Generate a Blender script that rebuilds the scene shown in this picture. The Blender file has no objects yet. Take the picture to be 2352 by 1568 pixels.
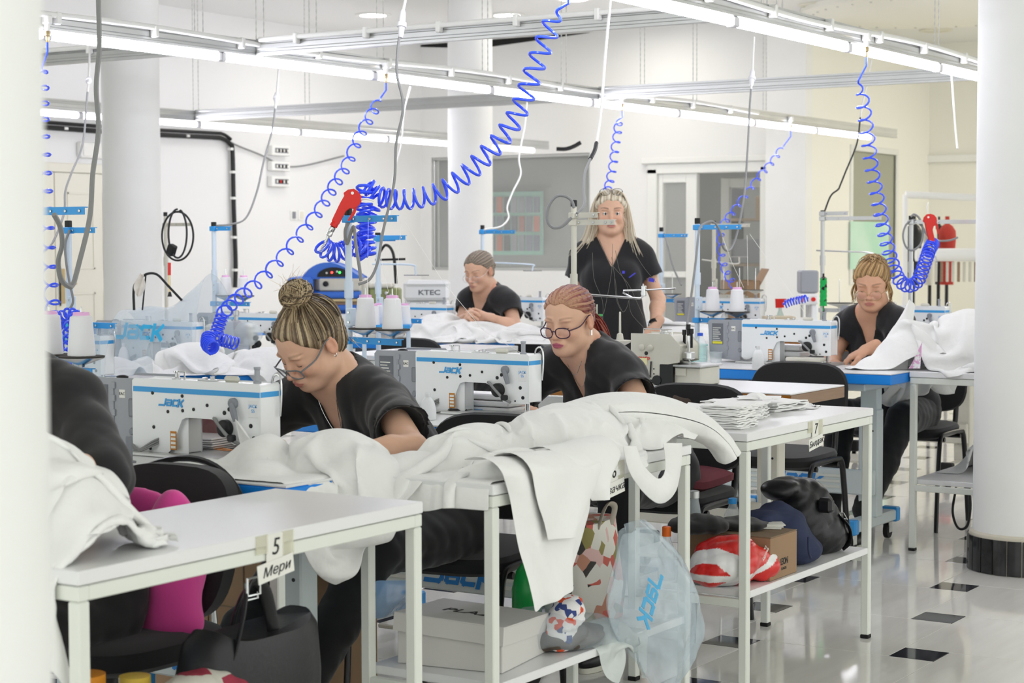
import bpy, bmesh, math, random
import numpy as np
from mathutils import Vector, Matrix
S = bpy.context.scene
COL = S.collection
PI = math.pi
rnd = random.Random(11)
# ------------------------------------------------------------------ camera, world, exposure
CAM_H = 1.37
FPX, YAW, TILT, ROLL = 4249.23, 0.570608, 0.053016, -0.002292
def cam_axes():
 fw = np.array([-math.sin(YAW) * math.cos(TILT), math.cos(YAW) * math.cos(TILT), -math.sin(TILT)])
 r = np.array([math.cos(YAW), math.sin(YAW), 0.0])
 u = np.cross(r, fw)
 r2 = r * math.cos(ROLL) + u * math.sin(ROLL)
 u2 = -r * math.sin(ROLL) + u * math.cos(ROLL)
 return r2, u2, fw
CR, CU, CF = cam_axes()
cam_d = bpy.data.cameras.new('camera')
cam = bpy.data.objects.new('camera', cam_d)
COL.objects.link(cam)
cam_d.sensor_width = 36.0
cam_d.lens = FPX / 2352 * 36.0
cam_d.clip_start = 0.05
cam_d.clip_end = 100
cam_d.dof.use_dof = True
cam_d.dof.focus_distance = 6.1
cam_d.dof.aperture_fstop = 7.0
mw = Matrix(((CR[0], CU[0], -CF[0], 0), (CR[1], CU[1], -CF[1], 0), (CR[2], CU[2], -CF[2], CAM_H), (0, 0, 0, 1)))
cam.matrix_world = mw
S.camera = cam
W = bpy.data.worlds.new('world')
S.world = W
W.use_nodes = True
W.node_tree.nodes['Background'].inputs[0].default_value = (0.97, 1.0, 0.96, 1)
W.node_tree.nodes['Background'].inputs[1].default_value = 0.52
S.view_settings.view_transform = 'Standard'
S.view_settings.look = 'None'
S.view_settings.gamma = 1.0
S.view_settings.use_curve_mapping = False
S.view_settings.exposure = 1.74
S.cycles.use_denoising = True
S.cycles.max_bounces = 8
S.cycles.transparent_max_bounces = 16
S.cycles.caustics_reflective = False
S.cycles.caustics_refractive = False
S.cycles.sample_clamp_indirect = 6.0
TUBE_E, DOWN_E = 10.5, 18.0
def at(x, y, X=None, Y=None, Z=None, d=None):
 """the point of the world that the photograph shows at pixel (x, y), on a plane of the room"""
 q = (x - 1176) / FPX * CR - (y - 784) / FPX * CU + CF
 if X is not None:
  t = X / q[0]
 elif Y is not None:
  t = Y / q[1]
 elif Z is not None:
  t = (Z - CAM_H) / q[2]
 else:
  t = d
 return Vector((t * q[0], t * q[1], CAM_H + t * q[2]))
# ------------------------------------------------------------------ materials
def lin(h):
 if isinstance(h, str):
  h = [int(h[i:i + 2], 16) / 255 for i in (0, 2, 4)]
  return tuple((c / 12.92 if c <= 0.04045 else ((c + 0.055) / 1.055) ** 2.4) for c in h) + (1,)
 return tuple(h) + (1,)
def mat(name, col, rough=0.5, metal=0.0, bump=None, var=None, trans=0.0, alpha=1.0, emit=None, coat=0.0, sheen=0.0,
  sss=0.0, spec=0.5, ior=1.45, attr=None, stretch=None):
 m = bpy.data.materials.new(name)
 m.use_nodes = True
 nt = m.node_tree
 b = nt.nodes['Principled BSDF']
 b.inputs['Base Color'].default_value = lin(col)
 b.inputs['Roughness'].default_value = rough
 b.inputs['Metallic'].default_value = metal
 b.inputs['Specular IOR Level'].default_value = spec
 b.inputs['IOR'].default_value = ior
 b.inputs['Transmission Weight'].default_value = trans
 b.inputs['Alpha'].default_value = alpha
 b.inputs['Coat Weight'].default_value = coat
 b.inputs['Sheen Weight'].default_value = sheen
 if sss:
  b.inputs['Subsurface Weight'].default_value = sss
  b.inputs['Subsurface Radius'].default_value = (0.012, 0.005, 0.003)
  b.inputs['Subsurface Scale'].default_value = 1.0
 if emit:
  b.inputs['Emission Color'].default_value = lin(emit[0])
  b.inputs['Emission Strength'].default_value = emit[1]
 tc = nt.nodes.new('ShaderNodeTexCoord')
 vec = tc.outputs['Object']
 if stretch:
  mp = nt.nodes.new('ShaderNodeMapping')
  mp.inputs['Scale'].default_value = stretch
  nt.links.new(vec, mp.inputs['Vector'])
  vec = mp.outputs['Vector']
 src = None
 if attr:
  a = nt.nodes.new('ShaderNodeAttribute')
  a.attribute_name = attr
  src = a.outputs['Color']
  nt.links.new(src, b.inputs['Base Color'])
 if var:  # (scale, second colour, contrast)
  n = nt.nodes.new('ShaderNodeTexNoise')
  n.inputs['Scale'].default_value = var[0]
  n.inputs['Detail'].default_value = 5
  nt.links.new(vec, n.inputs['Vector'])
  rp = nt.nodes.new('ShaderNodeValToRGB')
  k = var[2] if len(var) > 2 else 0.2
  rp.color_ramp.elements[0].position = 0.5 - k
  rp.color_ramp.elements[1].position = 0.5 + k
  mx = nt.nodes.new('ShaderNodeMix')
  mx.data_type = 'RGBA'
  nt.links.new(n.outputs['Fac'], rp.inputs['Fac'])
  nt.links.new(rp.outputs['Color'], mx.inputs['Factor'])
  mx.inputs[6].default_value = lin(col)
  if src:
   nt.links.new(src, mx.inputs[6])
  mx.inputs[7].default_value = lin(var[1])
  nt.links.new(mx.outputs[2], b.inputs['Base Color'])
 if bump:  # (scale, strength, distance)
  n = nt.nodes.new('ShaderNodeTexNoise')
  n.inputs['Scale'].default_value = bump[0]
  n.inputs['Detail'].default_value = 3
  nt.links.new(vec, n.inputs['Vector'])
  bp = nt.nodes.new('ShaderNodeBump')
  bp.inputs['Strength'].default_value = bump[1]
  bp.inputs['Distance'].default_value = bump[2] if len(bump) > 2 else 0.002
  nt.links.new(n.outputs['Fac'], bp.inputs['Height'])
  nt.links.new(bp.outputs['Normal'], b.inputs['Normal'])
 return m
M = {}
M['wall'] = mat('wall_paint', 'e9e9e7', 0.85, bump=(60, .08))
M['wall_warm_lit'] = mat('warm_lit_wall', 'f2f1e8', 0.85, bump=(60, .08))  # wall colour with the alcove's warm light mixed into it
M['ceil'] = mat('ceiling_paint', 'ebebe9', 0.9)
M['column'] = mat('column_paint', 'f2f2f1', 0.75, bump=(25, .06), var=(3, 'ecedea', .3))
M['tile'] = mat('floor_tile', 'e8e6e0', 0.07, var=(2.2, 'dedbd4', .25), stretch=(9, 1.2, 1), spec=.6)
M['tile_dark'] = mat('dark_tile', '2a2a30', 0.06, var=(9, '3a3a42', .25))
M['grout'] = mat('grout', '8d8a84', 0.8)
M['base_tile'] = mat('marble_tile', '1d1d1f', 0.12, var=(14, '2c2d2e', .1))
M['base_joint'] = mat('tile_joint', 'cfc9b8', 0.8)
M['white'] = mat('white_enamel', 'e6e9e1', 0.42)
M['board'] = mat('white_laminate', 'eeeeee', 0.3, var=(3, 'e9e9ea', .3))
M['board_edge'] = mat('laminate_edge', 'dfe2da', 0.4)
M['board_dark'] = mat('edge_gap', '55534c', 0.8)
M['stand'] = mat('stand_grey', 'd3dcdc', 0.4)
M['rubber'] = mat('black_rubber', '141414', 0.7)
M['machine'] = mat('machine_white', 'eff1f2', 0.3, coat=.2)
M['machine_old'] = mat('machine_cream', 'd6d4c8', 0.35, var=(8, 'cbc8ba', .3))
M['motor'] = mat('motor_grey', '9fa2a9', 0.42, bump=(400, .1, .0004))
M['grey'] = mat('grey_plastic', '8a8d94', 0.45)
M['cable'] = mat('grey_cable', '8b8c8c', 0.5)
M['cable_w'] = mat('white_cable', 'e8e8e4', 0.45)
M['cable_b'] = mat('black_cable', '17181a', 0.5)
M['blue'] = mat('blue_enamel', '3a9fe8', 0.35)
M['blue_band'] = mat('blue_band', '3a9fe0', 0.4)
M['logo'] = mat('logo_blue', '2b83d0', 0.45)
M['edge_blue'] = mat('edge_blue', '1a8df0', 0.4)
M['pole'] = mat('pole_blue_white', 'd6e4f2', 0.35)
M['black'] = mat('black_plastic', '101113', 0.45)
M['steel'] = mat('bright_steel', 'd2d3d3', 0.25, metal=1)
M['brass'] = mat('brass', 'c8b48a', 0.3, metal=1)
M['alu'] = mat('aluminium', 'c9cac9', 0.35, metal=.7, var=(5, 'bfc1c0', .3))
M['tube'] = mat('led_tube', 'ffffff', 0.4, emit=('f4f3ff', TUBE_E))
M['led_cap'] = mat('led_cap', 'e6e6ea', 0.4)
M['down'] = mat('downlight', 'ffffff', 0.4, emit=('fffaf0', DOWN_E))
M['pvc'] = mat('white_pvc', 'efefeb', 0.35)
M['hose'] = mat('blue_hose', '3a5cff', 0.22, spec=.6)
M['red'] = mat('red_plastic', 'd92118', 0.32)
M['thread'] = mat('white_thread', 'f1f1f4', 0.8, bump=(500, .25, .001), stretch=(1, 1, 6))
M['pink_cone'] = mat('pink_cone', 'f0b9e6', 0.5)
M['thread_gap'] = mat('thread_strand', 'f2f2ee', 0.8)
M['sponge'] = mat('dark_foam', '46433f', 0.9)
M['label_dark'] = mat('label_dark', '6c6f76', 0.5)
M['yellow'] = mat('yellow_label', 'e8dc3c', 0.5)
M['orange_lab'] = mat('orange_label', 'c07a1c', 0.5)
M['paper'] = mat('paper', 'ecebe4', 0.7)
M['ink'] = mat('ink', '1c1c1e', 0.6)
M['red_ink'] = mat('red_ink', 'd8463a', 0.6)
M['tape'] = mat('sticky_tape', 'e9e6cf', 0.25, alpha=.4)
M['cloth'] = mat('white_fabric', 'f4f4f2', 0.9, sheen=.1, bump=(13, .55, .02))
M['cloth_pink'] = mat('pink_printed_fabric', 'f0b6e0', 0.9, var=(60, 'ffffff', .05))
M['scrub'] = mat('black_scrub_fabric', '17171a', 0.85, sheen=.25, bump=(1300, .25, .0006))
M['trouser'] = mat('black_trouser_fabric', '131315', 0.85, sheen=.2, bump=(1300, .25, .0006))
M['chair_fabric'] = mat('black_chair_fabric', '1b1b1d', 0.9, sheen=.2, bump=(900, .3, .0006))
M['chair_metal'] = mat('black_chair_tube', '141416', 0.3)
M['wood_edge'] = mat('varnished_edge', 'b06f1b', 0.4, var=(4, '8d5412', .3), stretch=(1.5, 1.5, 22))
M['wood_end'] = mat('raw_board_edge', 'a08670', 0.7, var=(4, '8e7560', .3), stretch=(1.5, 1.5, 26))
M['kraft'] = mat('kraft_cardboard', 'a5876a', 0.85, var=(5, '967a5f', .3))
M['kraft_dark'] = mat('dark_kraft', '8b7760', 0.85, var=(5, '7f6c57', .3))
M['door_cream'] = mat('cream_door', 'e2dfd0', 0.5)
M['pvc_frame'] = mat('window_frame_white', 'e7e8e4', 0.4)
M['glass'] = mat('window_glass', 'eef0ee', 0.04, alpha=.16, spec=.6)
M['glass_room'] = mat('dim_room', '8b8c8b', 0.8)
M['earring'] = mat('silver', 'd9d9da', 0.2, metal=1)
M['lens'] = mat('spectacle_lens', 'eee9f0', 0.03, alpha=.07)
# ------------------------------------------------------------------ mesh builder
class MB:
 def __init__(self):
  self.v, self.f, self.m = [], [], []
 def add(self, v, f, m=0, T=None):
  o = len(self.v)
  if T is not None:
   v = [T @ Vector(p) for p in v]
  self.v += [tuple(p) for p in v]
  self.f += [tuple(i + o for i in q) for q in f]
  self.m += [m] * len(f)
  return self
 def box(self, x0, x1, y0, y1, z0, z1, b=0.0, m=0, T=None):
  if b <= 0:
   v = [(x, y, z) for x in (x0, x1) for y in (y0, y1) for z in (z0, z1)]
   f = [(0, 1, 3, 2), (4, 6, 7, 5), (0, 4, 5, 1), (2, 3, 7, 6), (0, 2, 6, 4), (1, 5, 7, 3)]
   return self.add(v, f, m, T)
  v, ix = [], {}
  X, Y, Z = (x0, x1), (y0, y1), (z0, z1)
  for i in (0, 1):
   for j in (0, 1):
    for k in (0, 1):
     sx, sy, sz = 1 - 2 * i, 1 - 2 * j, 1 - 2 * k
     p = (X[i], Y[j], Z[k])
     ix[i, j, k, 0] = len(v); v.append((p[0], p[1] + sy * b, p[2] + sz * b))
     ix[i, j, k, 1] = len(v); v.append((p[0] + sx * b, p[1], p[2] + sz * b))
     ix[i, j, k, 2] = len(v); v.append((p[0] + sx * b, p[1] + sy * b, p[2]))
  f = []
  for i in (0, 1):
   f.append([ix[i, 0, 0, 0], ix[i, 1, 0, 0], ix[i, 1, 1, 0], ix[i, 0, 1, 0]])
   f.append([ix[0, i, 0, 1], ix[1, i, 0, 1], ix[1, i, 1, 1], ix[0, i, 1, 1]])
   f.append([ix[0, 0, i, 2], ix[1, 0, i, 2], ix[1, 1, i, 2], ix[0, 1, i, 2]])
   for j in (0, 1):
    f.append([ix[0, i, j, 1], ix[1, i, j, 1], ix[1, i, j, 2], ix[0, i, j, 2]])
    f.append([ix[i, 0, j, 0], ix[i, 1, j, 0], ix[i, 1, j, 2], ix[i, 0, j, 2]])
    f.append([ix[i, j, 0, 0], ix[i, j, 1, 0], ix[i, j, 1, 1], ix[i, j, 0, 1]])
    for k in (0, 1):
     f.append([ix[i, j, k, 0], ix[i, j, k, 1], ix[i, j, k, 2]])
  return self.add(v, f, m, T)
 def tube(self, pts, r, n=8, m=0, cap=True, T=None, flat=1.0):
  P = [Vector(p) for p in pts]
  N = len(P)
  R = r if isinstance(r, (list, tuple)) else [r] * N
  v, f = [], []
  up = None
  for i in range(N):
   t = (P[min(i + 1, N - 1)] - P[max(i - 1, 0)])
   if t.length < 1e-9:
    t = Vector((0, 0, 1))
   t.normalize()
   if up is None:
    up = t.orthogonal().normalized()
   up = up - t * up.dot(t)
   if up.length < 1e-6:
    up = t.orthogonal()
   up.normalize()
   w = t.cross(up)
   for k in range(n):
    a = 2 * PI * k / n
    v.append(P[i] + (up * math.cos(a) * flat + w * math.sin(a)) * R[i])
  for i in range(N - 1):
   for k in range(n):
    f.append((i * n + k, i * n + (k + 1) % n, (i + 1) * n + (k + 1) % n, (i + 1) * n + k))
  if cap:
   f.append(tuple(range(n - 1, -1, -1)))
   f.append(tuple((N - 1) * n + k for k in range(n)))
  return self.add(v, f, m, T)
 def lathe(self, prof, n=20, m=0, T=None, cap=True):
  v, f = [], []
  for (r, z) in prof:
   for k in range(n):
    a = 2 * PI * k / n
    v.append((r * math.cos(a), r * math.sin(a), z))
  for i in range(len(prof) - 1):
   for k in range(n):
    f.append((i * n + k, i * n + (k + 1) % n, (i + 1) * n + (k + 1) % n, (i + 1) * n + k))
  if cap:
   f.append(tuple(range(n - 1, -1, -1)))
   f.append(tuple((len(prof) - 1) * n + k for k in range(n)))
  return self.add(v, f, m, T)
 def prism(self, poly, a0, a1, axis='y', m=0, T=None):
  """poly: 2-D outline; axis y: points are (x, z); axis z: (x, y); axis x: (y, z)"""
  n = len(poly)
  def P(p, a):
   return {'y': (p[0], a, p[1]), 'z': (p[0], p[1], a), 'x': (a, p[0], p[1])}[axis]
  v = [P(p, a0) for p in poly] + [P(p, a1) for p in poly]
  f = [tuple(range(n)), tuple(range(2 * n - 1, n - 1, -1))]
  f += [(i, (i + 1) % n, n + (i + 1) % n, n + i) for i in range(n)]
  return self.add(v, f, m, T)
 def ell(self, c, r, nu=16, nv=10, m=0, T=None):
  v, f = [], []
  for j in range(nv + 1):
   th = PI * j / nv
   for i in range(nu):
    a = 2 * PI * i / nu
    v.append((c[0] + r[0] * math.sin(th) * math.cos(a), c[1] + r[1] * math.sin(th) * math.sin(a), c[2] + r[2] * math.cos(th)))
  for j in range(nv):
   for i in range(nu):
    f.append((j * nu + i, j * nu + (i + 1) % nu, (j + 1) * nu + (i + 1) % nu, (j + 1) * nu + i))
  return self.add(v, f, m, T)
 def loft(self, rings, m=0, cap=True, T=None):
  n = len(rings[0])
  v = [p for r in rings for p in r]
  f = []
  for i in range(len(rings) - 1):
   for k in range(n):
    f.append((i * n + k, i * n + (k + 1) % n, (i + 1) * n + (k + 1) % n, (i + 1) * n + k))
  if cap:
   f.append(tuple(range(n - 1, -1, -1)))
   f.append(tuple((len(rings) - 1) * n + k for k in range(n)))
  return self.add(v, f, m, T)
 def grid(self, G, m=0, T=None):
  a, b = len(G), len(G[0])
  v = [p for row in G for p in row]
  f = [(i * b + j, i * b + j + 1, (i + 1) * b + j + 1, (i + 1) * b + j) for i in range(a - 1) for j in range(b - 1)]
  return self.add(v, f, m, T)
 def mesh(self, name, mats, bevel=0.0, seg=2, angle=35, normals=True):
  me = bpy.data.meshes.new(name)
  me.from_pydata(self.v, [], self.f)
  for k in (mats if isinstance(mats, (list, tuple)) else [mats]):
   me.materials.append(M[k] if isinstance(k, str) else k)
  me.polygons.foreach_set('material_index', self.m)
  if normals or bevel:
   bm = bmesh.new()
   bm.from_mesh(me)
   if bevel:
    bmesh.ops.remove_doubles(bm, verts=bm.verts, dist=1e-5)
    ed = [e for e in bm.edges if len(e.link_faces) == 2 and e.calc_face_angle(0) > math.radians(30)]
    bmesh.ops.bevel(bm, geom=ed, offset=bevel, segments=seg, affect='EDGES', profile=0.6, clamp_overlap=True)
   if normals:
    bmesh.ops.recalc_face_normals(bm, faces=bm.faces)
   bm.to_mesh(me)
   bm.free()
  me.shade_smooth()
  me.set_sharp_from_angle(angle=math.radians(angle))
  return me
 def each(self, name, mats, parent=None):
  """every loose piece becomes an object of its own"""
  par = list(range(len(self.v)))
  def root(i):
   while par[i] != i:
    par[i] = par[par[i]]
    i = par[i]
   return i
  for q in self.f:
   for a in q[1:]:
    par[root(a)] = root(q[0])
  gr = {}
  for q, m in zip(self.f, self.m):
   gr.setdefault(root(q[0]), []).append((q, m))
  out = []
  for fs in gr.values():
   ids = sorted({i for q, _ in fs for i in q})
   mp = {i: k for k, i in enumerate(ids)}
   b = MB()
   b.add([self.v[i] for i in ids], [tuple(mp[i] for i in q) for q, _ in fs])
   b.m = [m for _, m in fs]
   out.append(b.build(name, mats, parent))
  return out
 def build(self, name, mats, parent=None, loc=None, rz=0.0, **kw):
  o = bpy.data.objects.new(name, self.mesh(name, mats, **kw))
  COL.objects.link(o)
  if parent is not None:
   o.parent = parent
  if loc is not None:
   o.location = loc
  o.rotation_euler.z = rz
  return o
def tag(o, label, cat, group=None, kind=None):
 o['label'] = label
 o['category'] = cat
 if group:
  o['group'] = group
 if kind:
  o['kind'] = kind
 return o
def thing(name, label, cat, loc=(0, 0, 0), rz=0.0, group=None):
 o = bpy.data.objects.new(name, None)
 o.empty_display_size = 0.05
 COL.objects.link(o)
 o.location = loc
 o.rotation_euler.z = rz
 return tag(o, label, cat, group)
def struct(o):
 o['kind'] = 'structure'
 return o
def dup(root, loc=None, rz=None, label=None, group=None, parent=None):
 r = root.copy()
 COL.objects.link(r)
 if loc is not None:
  r.location = loc
 if rz is not None:
  r.rotation_euler.z = rz
 if label:
  r['label'] = label
 if group:
  r['group'] = group
 if parent is not None:
  r.parent = parent
 for ch in list(root.children):
  dup(ch, parent=r)
 return r
def Tm(loc=(0, 0, 0), rx=0, ry=0, rz=0, s=1.0):
 t = Matrix.Translation(Vector(loc)) @ Matrix.Rotation(rz, 4, 'Z') @ Matrix.Rotation(ry, 4, 'Y') @ Matrix.Rotation(rx, 4, 'X')
 return t @ Matrix.Diagonal((s, s, s, 1)) if s != 1.0 else t
def aim(a, b):
 """matrix that puts local z along a->b with its origin at a"""
 a, b = Vector(a), Vector(b)
 return Matrix.Translation(a) @ (b - a).to_track_quat('Z', 'Y').to_matrix().to_4x4()
def spline(pts, k=8):
 """Catmull-Rom through points"""
 P = [Vector(p) for p in pts]
 P = [P[0] * 2 - P[1]] + P + [P[-1] * 2 - P[-2]]
 out = []
 for i in range(1, len(P) - 2):
  for j in range(k):
   t = j / k
   a, b, c, d = P[i - 1], P[i], P[i + 1], P[i + 2]
   out.append(0.5 * ((2 * b) + (c - a) * t + (2 * a - 5 * b + 4 * c - d) * t * t + (3 * b - a - 3 * c + d) * t ** 3))
 out.append(P[-2])
 return out
def text(name, s, size, mats, T, parent=None, shear=0.0, depth=0.0004, sx=1.0, bold=False):
 """flat lettering; T maps local x,y (baseline, up) and z (out of the surface)"""
 cu = bpy.data.curves.new(name, 'FONT')
 cu.body = s
 cu.size = size
 cu.shear = shear
 cu.extrude = depth
 if bold:
  cu.offset = size * 0.022
 cu.align_x = 'CENTER'
 cu.align_y = 'CENTER'
 cu.resolution_u = 3
 tmp = bpy.data.objects.new('tmp', cu)
 me = bpy.data.meshes.new_from_object(tmp)
 bpy.data.objects.remove(tmp)
 bpy.data.curves.remove(cu)
 me.transform(T @ Matrix.Diagonal((sx, 1, 1, 1)))
 me.materials.clear()
 me.materials.append(M[mats])
 me.name = name
 o = bpy.data.objects.new(name, me)
 COL.objects.link(o)
 if parent is not None:
  o.parent = parent
 return o
# the wide slanted letters of the machine maker's mark, as outlines (x, y) in cap heights
def jack_mb(h, depth=0.0006, full=True):
 cnt = [0]
 def bar(mb, pts, w):
  # thick poly-line, mitred by overlap of quads
  for (a, b) in zip(pts[:-1], pts[1:]):
   a, b = Vector((a[0], a[1], 0)), Vector((b[0], b[1], 0))
   t = (b - a).normalized()
   nrm = Vector((-t.y, t.x, 0)) * w / 2
   e = t * w / 2 * 0.98
   q = [a - e - nrm, b + e - nrm, b + e + nrm, a - e + nrm]
   q = [(p.x + p.y * 0.28, p.y) for p in q]
   cnt[0] += 1
   mb.prism([(x * h, y * h) for (x, y) in q], 0, depth * (1 + .08 * cnt[0]), 'z')
 mb = MB()
 w = 0.25
 if full:
  bar(mb, [(-0.3, 0.1), (0.55, 0.1), (0.68, 0.25), (0.68, 0.9)], w)          # J with its long foot
 bar(mb, [(1.05, 0.8), (1.62, 0.8), (1.72, 0.7), (1.72, 0.1), (1.12, 0.1), (1.02, 0.2), (1.02, 0.38), (1.12, 0.46), (1.68, 0.46)], w * .9)  # a
 bar(mb, [(2.72, 0.8), (2.18, 0.8), (2.06, 0.68), (2.06, 0.22), (2.18, 0.1), (2.72, 0.1)], w)     # c
 bar(mb, [(3.08, 0.0), (3.08, 0.9)], w)                                           # K
 bar(mb, [(3.12, 0.44), (3.35, 0.44), (3.78, 0.86)], w)
 bar(mb, [(3.35, 0.48), (3.8, 0.04)], w)
 return mb
# ------------------------------------------------------------------ the room
WX, BY, AX, AY, CZ = -11.9, 16.7, -7.27, 19.95, 3.55   # left wall, back wall, alcove wall, alcove end, ceiling
A_, B_ = 0.618, 0.1552
OX, OY = -2.2335, 5.7885
def floor_tiles():
 fl = MB().box(WX - .2, 4.5, -3, AY + .2, -0.06, -0.003).build('floor', ['grout'])
 struct(fl)
 bigs, smalls = [], []
 for i in range(-45, 46):
  for j in range(-45, 46):
   x, y = OX - B_ * j + A_ * i, OY + A_ * j + B_ * i
   if not (WX - .7 < x < 4.2 and -2.8 < y < AY + .2):
    continue
   smalls.append((x, y, B_))
   bigs.append((x + B_, y + B_ - A_, A_))
 def vis(t):
  c = np.array([t[0] + t[2] / 2, t[1] + t[2] / 2, -CAM_H])
  d = c @ CF
  if d < 2.5:
   return None
  u, v = c @ CR / d * FPX, c @ CU / d * FPX
  return d if abs(u) < 1400 and abs(v) < 1050 else None
 g = 0.0012
 for lst, nm, mt in ((bigs, 'tile', 'tile'), (smalls, 'inset_tile', 'tile_dark')):
  s = lst[0][2]
  me = MB().box(g, s - g, g, s - g, -0.01, 0.0, b=0.0008).mesh(nm, [mt])
  seen = sorted([(vis(t), t) for t in lst if vis(t)], key=lambda q: q[0])[:290]
  pick = set(id(t) for _, t in seen)
  for _, t in seen:
   o = bpy.data.objects.new(nm, me)
   COL.objects.link(o)
   o.parent = fl
   o.location = (t[0], t[1], 0)
  rest = MB()
  for t in lst:
   if id(t) not in pick:
    rest.box(t[0] + g, t[0] + s - g, t[1] + g, t[1] + s - g, -0.01, 0.0)
  r = rest.build(nm + '_field', [mt], fl)
  r['kind'] = 'stuff'
floor_tiles()
def wall_y(name, y0, y1, xa, xb, z1, holes, m='wall'):
 """a wall along X with rectangular openings (x0, x1, z0, z1)"""
 mb = MB()
 xs = sorted({xa, xb, *[h[0] for h in holes], *[h[1] for h in holes]})
 zs = sorted({0, z1, *[h[2] for h in holes], *[h[3] for h in holes]})
 for a, b in zip(xs[:-1], xs[1:]):
  for c, d in zip(zs[:-1], zs[1:]):
   if not any(h[0] <= (a + b) / 2 <= h[1] and h[2] <= (c + d) / 2 <= h[3] for h in holes):
    mb.box(a, b, y0, y1, c, d)
 return struct(mb.build(name, [m]))
def wall_x(name, x0, x1, ya, yb, z1, holes, m='wall'):
 mb = MB()
 ys = sorted({ya, yb, *[h[0] for h in holes], *[h[1] for h in holes]})
 zs = sorted({0, z1, *[h[2] for h in holes], *[h[3] for h in holes]})
 for a, b in zip(ys[:-1], ys[1:]):
  for c, d in zip(zs[:-1], zs[1:]):
   if not any(h[0] <= (a + b) / 2 <= h[1] and h[2] <= (c + d) / 2 <= h[3] for h in holes):
    mb.box(x0, x1, a, b, c, d)
 return struct(mb.build(name, [m]))
WIN = (-11.77, -9.75, 1.08, 2.31)
DOOR = (-9.0, -7.75, 0, 2.12)
SW = (17.72, 18.92, 1.0, 2.3)
wall_x('wall_left', WX - .15, WX, -3, BY + .15, CZ, [])
wall_y('wall_back', BY, BY + .15, WX, AX - .15, CZ, [WIN, DOOR])
wall_x('wall_right', AX - .15, AX, BY, AY + .15, CZ + .2, [SW], 'wall_warm_lit')
wall_y('wall_front', AY, AY + .15, AX, 4.5, CZ + .2, [], 'wall_warm_lit')
pl = MB().box(-7.68, AX + .012, BY - .16, BY - .002, 0, CZ - .002, b=.004).build('trim_1', ['column'])
struct(pl)
ce = MB()
ce.box(WX - .2, 4.5, -3, BY + .1, CZ, CZ + .1)
ce.box(AX - .2, 4.5, BY + .1, AY + .2, CZ + .02, CZ + .1)
ce = struct(ce.build('ceiling', ['ceil']))
# torn strip along the head of the back wall
gp = [at(922, 82, Y=BY - .02), at(1020, 70, Y=BY - .02), at(1130, 74, Y=BY - .02), at(1225, 66, Y=BY - .02), at(1352, 62, Y=BY - .02)]
mb = MB()
ra, rb = [], []
for i, p in enumerate(gp):
 ra.append((p.x, BY - .004, CZ - .001)); rb.append((p.x, BY - .004, CZ - [.004, .05, .075, .045, .004][i]))
mb.loft([[a, b, (b[0], b[1] + .002, b[2]), (a[0], a[1] + .002, a[2])] for a, b in zip(ra, rb)])
struct(mb.build('trim_2', ['rubber']))
# round panel in the ceiling over the right end
c = at(2150, 16, Z=CZ)
rp = MB()
rp.lathe([(1.25, CZ - .001), (1.25, CZ - .05), (1.22, CZ - .06), (0.02, CZ - .06)], 48, T=Tm((c.x, c.y, 0)))
rp = rp.build('ceiling_panel', ['wall_warm_lit'])
struct(rp)
mb = MB()
for k in range(36):
 a = 2 * PI * k / 36
 mb.lathe([(.012, 0), (.012, -.006), (.002, -.008)], 6, T=Tm((c.x + 1.13 * math.cos(a), c.y + 1.13 * math.sin(a), CZ - .06)))
mb.build('screw', ['alu'], rp)['kind'] = 'stuff'
def downlight(x, y, on, label):
 p = at(x, y, Z=CZ)
 t = thing('downlight', label, 'ceiling light', (p.x, p.y, CZ), group='round lights in the ceiling')
 MB().lathe([(.17, -.001), (.17, -.012), (.155, -.018), (.125, -.014), (.125, -.002)], 32).build('ring', ['pvc' if on else 'door_cream'], t)
 MB().lathe([(.124, -.004), (.124, -.008), (.002, -.009)], 32).build('lamp', ['down' if on else 'door_cream'], t)
for x, y, on, lb in ((857, 33, 1, 'lit round ceiling light above the left white column'), (1165, 33, 1, 'lit round ceiling light beside the middle white column'),
                     (1455, 42, 1, 'lit round ceiling light right of the middle column, just over the lamp rail'), (1318, -4, 1, 'lit round ceiling light cut by the top of the picture'),
                     (1875, 9, 0, 'unlit round ceiling light beside the round panel, topmost'), (1903, 50, 0, 'unlit round ceiling light below the topmost unlit one'),
                     (2150, 68, 0, 'unlit round ceiling light under the round panel by the right pillar')):
 downlight(x, y, on, lb)
def column(name, x, y, r, label, z0=0.0, base=False):
 t = thing(name, label, 'column', (x, y, 0))
 MB().lathe([(r, z0), (r, CZ - .002)], 64).build('shaft', ['column'], t)
 if base:
  R = r + .02
  MB().lathe([(R - .004, 0), (R - .004, .148), (r + .012, .158), (r, .165)], 64).build('base_core', ['base_joint'], t)
  n = 24
  for k in range(n):
   a0, a1 = 2 * PI * (k + .04) / n, 2 * PI * (k + .96) / n
   mb = MB()
   rings = []
   for q in range(4):
    a = a0 + (a1 - a0) * q / 3
    rings.append([(rr * math.cos(a), rr * math.sin(a), z) for rr, z in ((R - .006, .002), (R + .004, .002), (R + .004, .146), (R - .006, .146))])
   mb.loft(rings)
   mb.build('tile', ['base_tile'], t)
 else:
  MB().lathe([(r + .012, 0), (r + .012, .1), (r, .105)], 48).build('base_ring', ['base_tile'], t)
 return t
p = at(2300, 1300, Z=0)
column('column', -2.36, 7.66, .212, 'thick round white pillar with black marble tiles at its foot, right edge', base=True)
q = at(302, 400, d=12.9)
column('column', q.x, q.y, .2, 'white column in front of the cream door, left')
q = at(1080, 300, d=16.6)
column('column', q.x, q.y, .2, 'white column in front of the back window, middle')
q = at(92, 800, d=1.45)
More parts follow.
